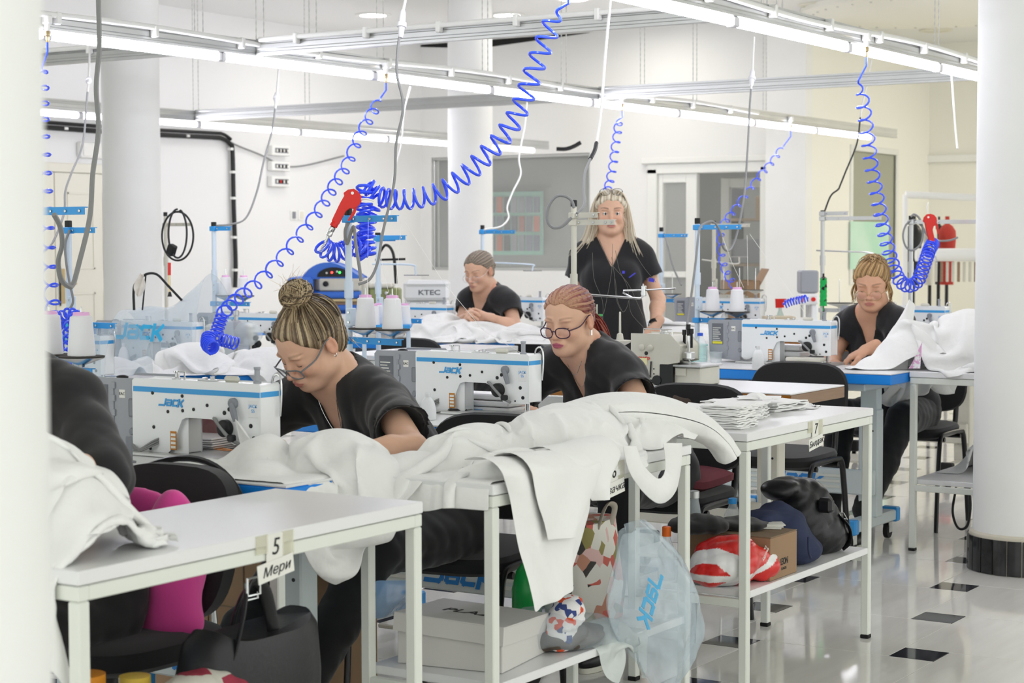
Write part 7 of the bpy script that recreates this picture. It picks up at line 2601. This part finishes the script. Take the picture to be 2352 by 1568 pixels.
o = blob('wrapped_shoes', 'brown shoes wrapped in thin clear plastic beside the white box', 'shoes', (-2.46, 4.06, SZ), [((-2.5, 4.06, .35), (.09, .09, .035)), ((-2.44, 4.14, .345), (.05, .1, .03))], mat('brown_suede', '6f6257', .9, var=(30, '51473f', .3)), wr=.004, seed=12)
o2 = blob('plastic_wrap', None, None, (-2.46, 4.06, SZ), [((-2.5, 4.07, .37), (.11, .12, .055)), ((-2.43, 4.16, .35), (.06, .11, .04))], 'film', wr=.006, seed=13)
o2.parent = o; o2.location = (0, 0, 0)
# the clear sack
def sack(side):
 return px_sheet([(1418, 1222), (1404, 1300), (1385, 1390), (1405, 1460), (1450, 1510), (1478, 1560), (1505, 1600)], [(1462, 1188), (1530, 1250), (1580, 1330), (1592, 1400), (1580, 1470), (1555, 1540), (1530, 1600)], 30, 22, -2.38,
     lambda t_, s_: (side * (.09 * math.sin(PI * s_) ** .7 * math.sin(PI * min(1, t_ * .85 + .12)) + .012 * math.sin(13 * s_ + 6 * t_) * math.sin(9 * t_ + 2) + .006 * math.sin(27 * s_ - 14 * t_)) + .012))
o = cloth_obj('plastic_sack', [sack(1), sack(-.55)], 'big clear plastic sack hanging off the shelf of table 6', 'sack', mats='film', thick=.0003)
lo = jack_mb(.05, .0006).build('logo', [mat('sack_print', '3aa6d8', .4)], o)
q = at(1520, 1335, X=-2.27) - o.location
lo.matrix_parent_inverse = Matrix()
lo.matrix_local = Matrix.Translation(q) @ Matrix.Rotation(PI / 2, 4, 'Z') @ Matrix.Rotation(PI / 2 - .2, 4, 'X') @ Matrix.Rotation(.75, 4, 'Z') @ Matrix.Diagonal((-.8, 1.2, 1, 1))
G = cloth_sim(24, 24, .3, .3, patch(-2.44, 4.26, SZ + .02, .2, .22), [(-2.79, -2.38, 3.63, 4.66, .2, SZ + .002)], [(-2.44, 4.26, .07, .09, .05, SZ)], seed=81, noise=.03, lift=.06)
cloth_obj('thin_bag', [G], 'crumpled thin white carrier bag beside the clear sack', 'bag', mats=mat('thin_white_plastic', 'e9efec', .3, alpha=.6, bump=(20, .5, .01)), thick=.0004)
t = thing('pink_soap', 'small pink block on the shelf of table 6', 'block', (-2.42, 4.2, SZ + .001))
MB().box(-.014, .014, -.025, .025, 0, .02, b=.005).build('block', [mat('pink_block', 'e0a0a8', .5)], t)
# shelf of the nearest table
t = thing('handbag', 'black leather handbag with metal buckles on the shelf of the nearest table', 'handbag', (-2.6, 3.0, SZ))
rings = []
for z, s_, o_ in ((.002, .95, 0), (.02, 1.0, 0), (.12, 1.02, .0), (.2, .92, .01), (.225, .8, .015)):
 rings.append([(s_ * .085 * math.copysign(abs(math.cos(a)) ** .6, math.cos(a)) + o_, s_ * .19 * math.copysign(abs(math.sin(a)) ** .6, math.sin(a)), z + .03 * abs(math.sin(a)) ** 3 * (z > .15)) for a in [2 * PI * k / 40 for k in range(40)]])
MB().loft(rings).build('body', ['leather'], t)
for y0_, y1_, h_, bx in ((-.13, .02, .34, .06), (-.02, .15, .3, -.05)):
 pts = spline([(bx, y0_, .16), (bx + .02, y0_ + .02, .27), (bx + .01, (y0_ + y1_) / 2 - .02, h_), (bx + .01, (y0_ + y1_) / 2 + .03, h_ - .02), (bx, y1_, .2)], 6)
 s_ = MB().tube(pts, .014, 8, flat=.35).build('strap', ['leather'], t)
 q = pts[12]
 b = MB()
 b.tube([q + Vector(v) for v in ((.012, -.02, -.018), (.012, .02, -.018), (.012, .02, .018), (.012, -.02, .018), (.012, -.02, -.018))], .003, 6)
 b.build('buckle', ['steel'], s_)
blob('soft_bag', 'cream printed cloth bag under the nearest table', 'bag', (-2.55, 2.75, SZ), [((-2.55, 2.78, .42), (.08, .14, .08)), ((-2.5, 2.68, .4), (.06, .09, .07))], pattern_mat('cream_print', 16, ['dcd8cc', 'dcd8cc', 'dcd8cc', 'dcd8cc', 'a83a4e', 'dcd8cc']), wr=.006, seed=22)
g = random.Random(2)
for i, (x, y, r, h, capm, lb) in enumerate(((-2.62, 2.46, .04, .17, 'green', 'glass jar with green lid under the nearest table'), (-2.68, 2.6, .045, .2, mat('ochre_lid', 'd98a1c', .4), 'jar with orange lid under the nearest table'),
           (-2.66, 2.72, .035, .175, mat('yellow_lid', 'e0c04a', .4), 'jar with yellow lid under the nearest table'), (-2.5, 2.56, .04, .11, 'brass', 'small jar with gold lid under the nearest table'))):
 lathe_thing('jar', lb, 'jar', (x, y, SZ), [('glass', [(r * .95, 0), (r, .006), (r, h * .75), (r * .85, h * .84)], 'clear'), ('contents', [(r * .88, .004), (r * .92, .01), (r * .92, h * .55)], [mat('pickles', '8b8f5c', .6), mat('beans', '9c8f84', .7), mat('sauce', 'b98a6a', .7), mat('coffee', '5a4636', .8)][i]), ('lid', [(r * .9, h * .83), (r * .92, h * .84), (r * .92, h), (r * .6, h + .002)], capm)])
lathe_thing('cup', 'green plastic cup beside the cream bag under the nearest table', 'cup', (-2.44, 2.66, SZ), [('cup', [(.03, 0), (.042, .12), (.043, .122)], mat('green_cup', '2fb07a', .3))])
lathe_thing('can', 'shiny green can at the front of the shelf of the nearest table', 'can', (-2.44, 2.46, SZ), [('can', [(.03, 0), (.033, .005), (.033, .1), (.029, .108)], mat('green_can', '2fae5c', .15, metal=.6)), ('rim', [(.03, .107), (.03, .112), (.026, .109)], 'alu')])
t = thing('carton', 'white carton at the left end of the shelf of the nearest table', 'box', (-2.66, 2.36, SZ))
MB().box(-.06, .06, -.04, .03, .001, .15, b=.002).build('carton', ['box_white'], t)
t = thing('cardboard_box', 'large brown cardboard box on the floor behind the nearest table', 'box', (-3.68, 4.3, 0))
MB().box(-.3, .3, -.2, .2, .002, .47, b=.003).build('body', ['kraft'], t)
mb = MB()
for x in (-.17, -.03, .11):
 mb.box(x, x + .004, -.2025, -.2005, .005, .465)
mb.box(-.3, .3, -.2025, -.2005, .3, .304)
mb.build('crease', ['kraft_dark'], t)
kl = thing('knee_lifter', 'steel knee-lifter rod with clamps hanging under the left sewing table', 'rod', at(487, 1325, Y=3.6))
MB().tube([(0, 0, .25), (0, 0, -.02), (.012, 0, -.14)], .0055, 8).build('rod', ['steel'], kl)
for z in (.0, -.03):
 MB().box(-.012, .022, -.012, .012, z - .006, z + .006, b=.002).build('clamp', ['steel'], kl)
kl = dup(kl, at(1106, 1230, Y=5.1), label='steel knee-lifter rod under the middle sewing table')
G = px_sheet([(862, 1332), (858, 1380), (866, 1425)], [(985, 1325), (1000, 1370), (995, 1412)], 12, 12, -2.92, lambda t_, s_: .03 * math.sin(4 * s_ + t_) - .06 * t_)
cloth_obj('plastic_sheet', [G], 'pale blue plastic sheet hanging under the chair beside the white box', 'sheet', mats='film_blue', thick=.0005)
t = thing('bag_handle', 'black strap loop hanging under the shelf of the right work table', 'strap', (-2.72, 7.9, .26))
MB().tube(spline([(-.02, 0, .03), (-.035, 0, -.08), (-.01, 0, -.15), (.03, 0, -.14), (.045, 0, -.06), (.04, 0, .03)], 6), .006, 6).build('strap', ['cable_b'], t)
# ------------------------------------------------------------------ machines and goods farther back
def sm_px(px, py, Y, label, z=TH, **k):
 p = at(px, py, Y=Y)
 return dup(SM1, (p.x, Y, z), label=label)
def film_cover(px0, px1, pz, Y, peak, label):
 """stiff clear cover over a machine"""
 a, b = at(px0, pz, Y=Y), at(px1, pz, Y=Y)
 n, k = 18, 14
 G_ = np.zeros((n, k, 3))
 for i in range(n):
  for j in range(k):
   t_, s_ = i / (n - 1), j / (k - 1)
   x = a.x + (b.x - a.x) * t_ + .02 * math.sin(7 * s_)
   ang = PI * s_
   y = Y + .06 - .13 * math.cos(ang) + .012 * math.sin(9 * t_ + 5 * s_)
   z = TH + .01 + (.24 + peak * t_ ** 2.2 + .015 * math.sin(8 * t_)) * math.sin(ang) ** .45 + .006 * math.sin(17 * t_ + 4 * s_)
   G_[i, j] = (x, y, z)
 o = cloth_obj('machine_cover', [G_], label, 'cover', mats='film', thick=.0003)
 lo = jack_mb(.075, .0005).build('logo', [mat('cover_print', '2fb4e6', .4)], o)
 p = at(px0 + (px1 - px0) * .02, 777, Y=Y - .085) - o.location
 lo.location = p
 lo.rotation_euler = (PI / 2, 0, 0)
 return o
sm_px(440, 740, 6.42, 'covered white machine on the table with the left cloth heap')
film_cover(262, 470, 745, 6.42, .17, 'clear plastic cover with a raised corner over the covered machine')
sm_px(228, 745, 5.3, 'covered white machine beside the left pillar')
film_cover(60, 265, 745, 5.3, .0, 'clear plastic cover over the machine beside the left pillar')
STB2 = sewing_table(-7.6, -5.97, 6.9, 'white sewing table carrying the cream machine with clear guard', depth=.64, stand='plain')
STB3 = sewing_table(-7.3, -5.98, 8.75, 'white sewing table of the woman at the back', depth=.6, stand='plain')
STC = sewing_table(-6.15, -4.2, 10.75, 'white sewing table behind the right blue stand', depth=.6, stand='plain')
STD = sewing_table(-5.0, -3.3, 9.9, 'table with brown edge behind the seated woman at the right', edge='wood_edge', depth=.62, stand='beige')
sm_px(660, 712, 7.4, 'white machine with blue stripe behind the head of the woman with the bun')
sm_px(1025, 700, 9.05, 'white machine of the woman at the back')
STB4 = sewing_table(-7.2, -5.55, 10.3, 'white sewing table right of the woman at the back', depth=.6, stand='plain')
sm_px(1246, 680, 10.55, 'white machine between the back woman and the standing woman')
sm_px(1745, 672, 11.0, 'white machine with grey motor behind the right blue stand')
g4 = sm_px(2170, 672, 10.1, 'pale grey machine with green badge right of the woman with round glasses')
p = at(2060, 690, Y=10.09)
MB().box(-.405, -.3, -.003, -.0008, .15, .172, b=.0006).build('badge', [mat('green_badge', '4fb98f', .4)], g4)
text('badge_text', 'PFAFF', .014, 'paper', Tm((-.35, -.0032, .161), rx=PI / 2), g4)
def back_thing(name, label, cat, px, py, d, zbase=None):
 p = at(px, py, d=d)
 t = thing(name, label, cat, (p.x, p.y, zbase if zbase is not None else p.z), YAW)
 return t, d / FPX    # metres per pixel at that distance
# cream machine with clear guard
t, k = back_thing('buttonhole_machine', 'cream machine with grey head and clear guard behind the left cloth heap', 'machine', 545, 797, 9.3, TH)
MB().box(-75 * k, 30 * k, -.02, .12, .0, .165, b=.012).build('body', ['machine_old'], t)
MB().prism([(0, .0), (0, .1), (-.05, .11), (-.06, .0)], -.03, .0, 'y', T=Tm((30 * k, -.02, 0))).build('front_plate', ['steel'], t)
h = MB()
h.loft([[(-25 * k + x * s_, -.06 + y * s_, .075 + z) for x, y, z in ((0, 0, 0), (.11, 0, 0), (.13, .05, 0), (.11, .12, 0), (0, .12, 0))] for s_, z in ((1, 0), (1.08, .05), (.95, .1), (.6, .115))] if False else
       [[(-30 * k + .055 + .06 * s_ * math.cos(a), -.02 + .06 * s_ * math.sin(a), z) for a in [2 * PI * q / 20 for q in range(20)]] for s_, z in ((.85, .075), (1.05, .085), (1.1, .15), (.8, .18), (.4, .185))])
h.build('head', ['motor'], t)
MB().ell((20 * k, -.03, .12), (.09, .07, .065), 18, 12).build('guard', ['clear'], t)
MB().lathe([(.012, .18), (.012, .21), (.016, .212), (.016, .235), (.01, .238)], 12, T=Tm((-2 * k, 0, 0))).build('tension_post', ['steel'], t)
mb = MB()
for x, z, r in ((45, .1, .014), (50, .07, .018), (42, .055, .012), (52, .04, .012)):
 mb.lathe([(r, 0), (r, .02), (r * .5, .024)], 12, T=Tm((x * k, -.03, z), rx=PI / 2))
mb.build('knob', ['black'], t)['kind'] = 'stuff'
# blue fusing press
t, k = back_thing('fusing_press', 'blue fusing press with arched hood and lit panel at the back left', 'press', 745, 715, 14.6, .0)
zb = at(745, 715, d=14.6).z
w0, w1 = -85 * k, 82 * k
b = MB()
b.box(w0, w0 + .2, 0, .7, zb + .02, zb + 78 * k, b=.02)
b.box(w0, w1, .1, .7, zb - .02, zb + .16, b=.01)
b.build('frame', ['press_blue'], t)
arc = [(w0 + .11, 76 * k)] + [(w0 + .11 + (w1 - w0 - .11) * i / 16, 76 * k + 34 * k * math.sin(PI * min(1, (i / 16) ** .8))) for i in range(1, 16)] + [(w1, 76 * k)]
MB().prism([(x, zb + z) for x, z in arc], .08, .6).build('hood', ['press_blue'], t, bevel=.008)
pan = [(-4 * k + 38 * k * math.cos(a), 79 * k + 22 * k * math.sin(a)) for a in [PI * i / 14 for i in range(15)]]
pn = MB().prism([(x + 24 * k, zb + z) for x, z in pan], .07, .0795).build('control_panel', ['black'], t)
for x, z, m_ in ((4, 88, M['paper']), (16, 89, mat('red_led', 'ff3b30', .4, emit=('ff3b30', 2.0))), (28, 91, M['paper']), (34, 89, mat('green_led', '2fe04a', .4, emit=('2fe04a', 2.0)))):
 MB().lathe([(.008, 0), (.008, .004)], 12, T=Tm((x * k, .0695, zb + z * k), rx=PI / 2)).build('button', [m_], pn)
MB().box(-14 * k, w1, .06, .5, zb + 46 * k, zb + 75 * k, b=.01).build('front_panel', ['machine_old'], t)
MB().lathe([(.022, 0), (.022, .02), (.012, .03)], 16, T=Tm((2 * k, .0595, zb + 63 * k), rx=PI / 2)).build('knob', ['black'], t)
for z, m_, r in ((37, 'press_blue', .028), (17, 'wood_end', .012), (25, 'brass', .02), (8, 'press_blue', .024)):
 MB().tube([(-16 * k, .05, zb + z * k), (w1, .05, zb + z * k)], r, 12).build('roller', [m_], t)
MB().box(w0 + .02, w1 + .05, .0, .72, .0, zb - .021, b=.02).build('stand', ['machine'], t)
# green and cream special machine, the cream box machine, cone rack
t, k = back_thing('special_machine', 'olive green and cream machine behind the white cones', 'machine', 880, 735, 12.4, .8)
MB().box(-32 * k, 38 * k, 0, .25, .06, .27, b=.01).build('body', ['olive'], t)
MB().box(-34 * k, 22 * k, -.01, .26, .271, .3, b=.01).build('top', ['machine_old'], t)
MB().box(-50 * k, -33 * k, -.02, .2, .0, .32, b=.02).build('column', ['machine_old'], t)
mb = MB()
for i, (x, z, r) in enumerate(((8, .24, .012), (20, .22, .016), (26, .18, .012), (16, .16, .014), (30, .13, .016), (5, .12, .012))):
 mb.lathe([(r, 0), (r, .02), (r * .5, .025)], 10, T=Tm((x * k, -.0005, z), rx=PI / 2))
mb.build('fitting', ['steel'], t)['kind'] = 'stuff'
MB().box(-60 * k, 60 * k, -.1, .4, -.05, -.001, b=.005).build('table_plate', ['board'], t)
MB().box(-55 * k, 55 * k, 0, .3, -.8, -.051, b=.01).build('cabinet', ['machine_old'], t)
mb = MB()
mb.tube([(-12 * k, .1, .3), (-12 * k, .1, .5)], .012, 6)
mb.tube(spline([(-12 * k, .1, .5), (5 * k, .1, .56), (22 * k, .1, .5), (28 * k, .1, .3)], 5), .01, 6)
mb.tube([(-20 * k, .1, .46), (50 * k, .1, .465)], .008, 6)
mb.build('frame_bar', ['cable_b'], t)
t, k = back_thing('box_machine', 'cream rounded machine marked KTEC left of the woman at the back', 'machine', 978, 690, 13.2, None)
MB().box(-52 * k, 52 * k, 0, .3, .0, 44 * k, b=.02).build('cover', ['machine'], t)
MB().box(-50 * k, 54 * k, -.02, .32, 30 * k, 46 * k, b=.025).build('lid', ['machine'], t)
text('brand', 'KTEC', 16 * k, 'label_dark', Tm((8 * k, -.0012, 18 * k), rx=PI / 2), t, bold=True, sx=1.3)
MB().box(-48 * k, 50 * k, .05, .28, -1.0, -.001, b=.01).build('stand', ['machine'], t)
t, k = back_thing('cone_rack', 'low blue-edged rack carrying five white cones behind the right cone pair', 'rack', 885, 745, 8.9, TH)
zz = at(885, 745, d=8.9).z - TH
MB().box(-55 * k, 58 * k, -.04, .16, zz - .02, zz, b=.004).build('board', ['blue'], t)
for x in (-50, 52):
 MB().box(x * k - .01, x * k + .01, .03, .05, 0, zz - .0205, b=.003).build('leg', ['pole'], t)
base = Vector(t.location)
for i, (x, y) in enumerate(((-44, .1), (-26, -.01), (-20, .11), (14, .0), (44, .06))):
 q = Matrix.Rotation(YAW, 4, 'Z') @ Vector((x * k, y, 0))
 cone((base.x + q.x, base.y + q.y, TH + zz), ['leftmost white cone on the low rack', 'second white cone on the low rack, standing in front', 'third white cone on the low rack, standing behind', 'fourth white cone on the low rack', 'rightmost white cone on the low rack'][i], 'white cones on the low rack', r=.03, h=.09)
# right back: carton, cardboard box, spray bottle, press, green cone
t, k = back_thing('cardboard_box', 'open brown cardboard box in front of the back door', 'box', 1725, 735, 13.4, .45)
zt = at(1725, 645, d=13.4).z - .45
mb = MB()
for a, b, c_, d in ((-55 * k, 20 * k, 0, .004), (-55 * k, 20 * k, .4, .404), (-55 * k, -55 * k + .004, .004, .4), (20 * k - .004, 20 * k, .004, .4), (-55 * k, 20 * k, .004, .4)):
 if d - c_ > .39 and b - a > .1:
  mb.box(a + .004, b - .004, c_, d, .0, .004)
 else:
  mb.box(a, b, c_, d, 0, zt)
mb.build('body', ['kraft'], t)
MB().box(20 * k, 20 * k + .004, .0, .4, 0, 46 * k, T=Tm((0.002, 0, zt - .01), ry=.5)).build('flap', ['kraft'], t)
MB().box(-55 * k, 20 * k, -.004, 0, 0, 30 * k, T=Tm((0, -.002, zt), rx=-2.4)).build('flap', ['kraft_dark'], t)
MB().box(-24 * k, -10 * k, -.0015, -.0002, .02, zt - .01).build('tape', ['kraft_dark'], t)
MB().box(-.6, .5, -.1, .5, -.45, -.001, b=.01).build('pallet', ['machine_old'], t)
t, k = back_thing('carton', 'small cream carton with white label on the brown-edged back table', 'box', 1792, 735, 11.8, TH)
MB().box(-32 * k, 36 * k, 0, .2, .001, 28 * k + .02, b=.003).build('carton', [mat('cream_carton', 'cfc3a8', .8)], t)
MB().box(-20 * k, 4 * k, -.002, -.0002, .012, 24 * k, b=.0005).build('label', ['paper'], t)
t, k = back_thing('spray_bottle', 'spray bottle with red trigger on the brown-edged back table', 'bottle', 1792, 705, 12.1, TH)
MB().lathe([(.028, 0), (.03, .01), (.03, .08), (.012, .13), (.012, .15)], 16).build('bottle', [mat('pale_green_plastic', 'cfe6da', .25, alpha=.6)], t)
MB().prism([(-.025, .148), (-.028, .2), (.035, .2), (.04, .185), (.015, .18), (.02, .15)], -.012, .012).build('trigger', [M['red']], t, bevel=.004)
t, k = back_thing('snap_press', 'white snap-fastener press with red button right of the cardboard box', 'press', 1858, 748, 12.0, TH)
MB().box(-20 * k, 22 * k, 0, .16, 86 * k, 138 * k, b=.01).build('motor_case', ['motor'], t)
MB().box(-22 * k, 22 * k, -.01, .15, 60 * k, 85 * k, b=.012).build('head', ['machine'], t)
MB().box(6 * k, 22 * k, .02, .15, 10 * k, 59 * k, b=.008).build('column', ['machine'], t)
MB().box(-26 * k, 26 * k, -.08, .16, .001, 10 * k, b=.008).build('base', ['machine'], t)
MB().lathe([(.014, 0), (.014, .012)], 14, T=Tm((9 * k, -.0105, 72 * k), rx=PI / 2)).build('button', ['red'], t)
MB().box(-20 * k, -13 * k, -.013, -.0105, 66 * k, 80 * k, b=.001).build('warning_label', [mat('orange_label2', 'f07a2a', .5)], t)
mb = MB()
for x in (-14, -2):
 mb.lathe([(.01, 30 * k), (.01, 59 * k)], 10, T=Tm((x * k, .04, 0)))
mb.build('ram', ['steel'], t)
t, k = back_thing('green_spool', 'tall green and black thread spool beside the beige stand', 'spool', 1891, 702, 10.9, TH)
zz = at(1891, 702, d=10.9).z - TH
prof = []
for i in range(25):
 prof.append((.02 * (1 - .02 * i / 24) + (.0015 if i % 4 < 2 else 0), zz + i * .0068))
MB().lathe([(.004, 0), (.004, zz - .002), (.024, zz - .001)] + prof, 16).build('thread', [pattern_mat('green_black_thread', 55, ['1fae54', '1fae54', '1c1c1c', '23b95c'])], t)
MB().lathe([(.02, zz + .165), (.006, zz + .172), (.006, zz + .19)], 12).build('top', ['black'], t)
# alcove: mint film, roll on a frame, dress forms
p0, p1 = at(1955, 508, X=AX + .03), at(2042, 615, X=AX + .03)
t = thing('mint_poster', 'mint green translucent poster on the alcove wall', 'poster', (AX + .012, (p0.y + p1.y) / 2, (p0.z + p1.z) / 2))
hy, hz = abs(p1.y - p0.y) / 2, abs(p0.z - p1.z) / 2
MB().box(0.01, .014, -hy, hy, -hz, hz).build('sheet', [mat('mint', 'a8e0c4', .35, var=(1.6, 'd4efe0', .2))], t)
t, k = back_thing('roll_frame', 'white pipe frame carrying a white fabric roll by the right pillar', 'frame', 2140, 660, 15.5, 0)
zt = at(2140, 447, d=15.5).z
mb = MB()
for x in (-62, 120):
 mb.tube([(x * k, 0, .0), (x * k, 0, zt)], .022, 8)
mb.build('post', ['pvc'], t)
MB().tube([(-62 * k, 0, zt), (120 * k, 0, zt - .03)], .03, 10).build('top_bar', ['pvc'], t)
zr = at(2140, 585, d=15.5).z
MB().tube([(-40 * k, -.05, zr), (115 * k, -.05, zr)], 15 * k, 20).build('roll', ['pvc'], t)
for i in range(11):
 x = (-34 + 13 * i) * k
 MB().box(x, x + .022, -.03, -.01, zr - 62 * k, zr - 16 * k, b=.004).build('hanging_strip', ['wood_end' if i % 3 == 1 else 'machine_old'], t)
for i, (px, m_, lb) in enumerate(((2098, 'black', 'black dress form behind the beige stand by the right pillar'), (2136, 'door_cream', 'cream dress form between the black and red garments'), (2175, mat('red_garment', 'b23a30', .8), 'dark red dress form at the edge of the right pillar'), (2156, 'trouser', 'black jacket on a stand beside the red dress form'))):
 t, k = back_thing('dress_form', lb, 'dress form', px, 590, 16.3 + .12 * i, 0)
 z0 = at(px, 582, d=16.3).z
 w_ = (19, 15, 20, 9)[i] * k
 rings = []
 for z, s_ in ((-.28, .75), (-.12, .72), (.0, .85), (.14, 1.0), (.2, .95), (.245, .6), (.262, .26), (.33, .24)):
  rings.append([(w_ * s_ * math.cos(a), .1 * s_ * math.sin(a), z0 + z) for a in [2 * PI * q / 20 for q in range(20)]])
 MB().loft(rings).build('torso', [m_], t)
 MB().lathe([(.15, 0), (.15, .02), (.016, .03), (.016, z0 - .27)], 16).build('stand', ['chair_metal'], t)
# loose cable end by the middle rail
t = thing('cable_end', 'loose black cable end beside the middle lamp rail', 'cable')
MB().tube(spline(deep([(1278, 342), (1300, 342), (1318, 336), (1334, 327)], 14.5, 14.5), 5), .016, 6).build('cable', ['cable_b'], t)
# plug and lamp holder left behind the covers: goose-neck with rag
t = thing('gooseneck', 'black bent cable with a rag hanging from it before the left column', 'cable')
MB().tube(spline(deep([(308, 712), (307, 670), (312, 650), (335, 630), (360, 630), (385, 655), (418, 690)], 8.6, 8.6), 6), .006, 6).build('cable', ['cable_b'], t)
MB().tube(deep([(327, 712), (331, 670), (335, 632)], 8.6, 8.6), .0035, 6).build('wire', ['cable_b'], t)
Gr = np.zeros((12, 7, 3))
for i in range(12):
 for j in range(7):
  t_ = i / 11; s_ = j / 6 - .5
  p = at(326 - 8 * t_ + s_ * (8 + 16 * math.sin(PI * min(1, t_ * 1.1))) , 630 + 52 * t_ - 6 * abs(s_), d=8.57)
  Gr[i, j] = (p.x, p.y + .012 * math.sin(9 * s_ + 4 * t_), p.z)
rag = cloth_obj('rag', [Gr], 'stained white rag hanging on the bent black cable', 'rag', mats=mat('stained_rag', 'e6e2da', .9, var=(30, 'cfc6ba', .2)))
for a_ in (('brush', 'thin paint brush with red handle hanging on the beige stand', 388, 600),):
 t = thing(a_[0], a_[1], 'brush')
 MB().tube(deep([(389, 603), (389, 632)], 9.3, 9.3), .008, 8).build('handle', ['red'], t)
 MB().tube(deep([(389, 632), (390, 670)], 9.3, 9.3), .005, 8).build('ferrule', ['brass'], t)
 MB().tube(deep([(390, 670), (390, 681)], 9.3, 9.3), [.006, .012], 8).build('bristle', ['cable_b'], t)
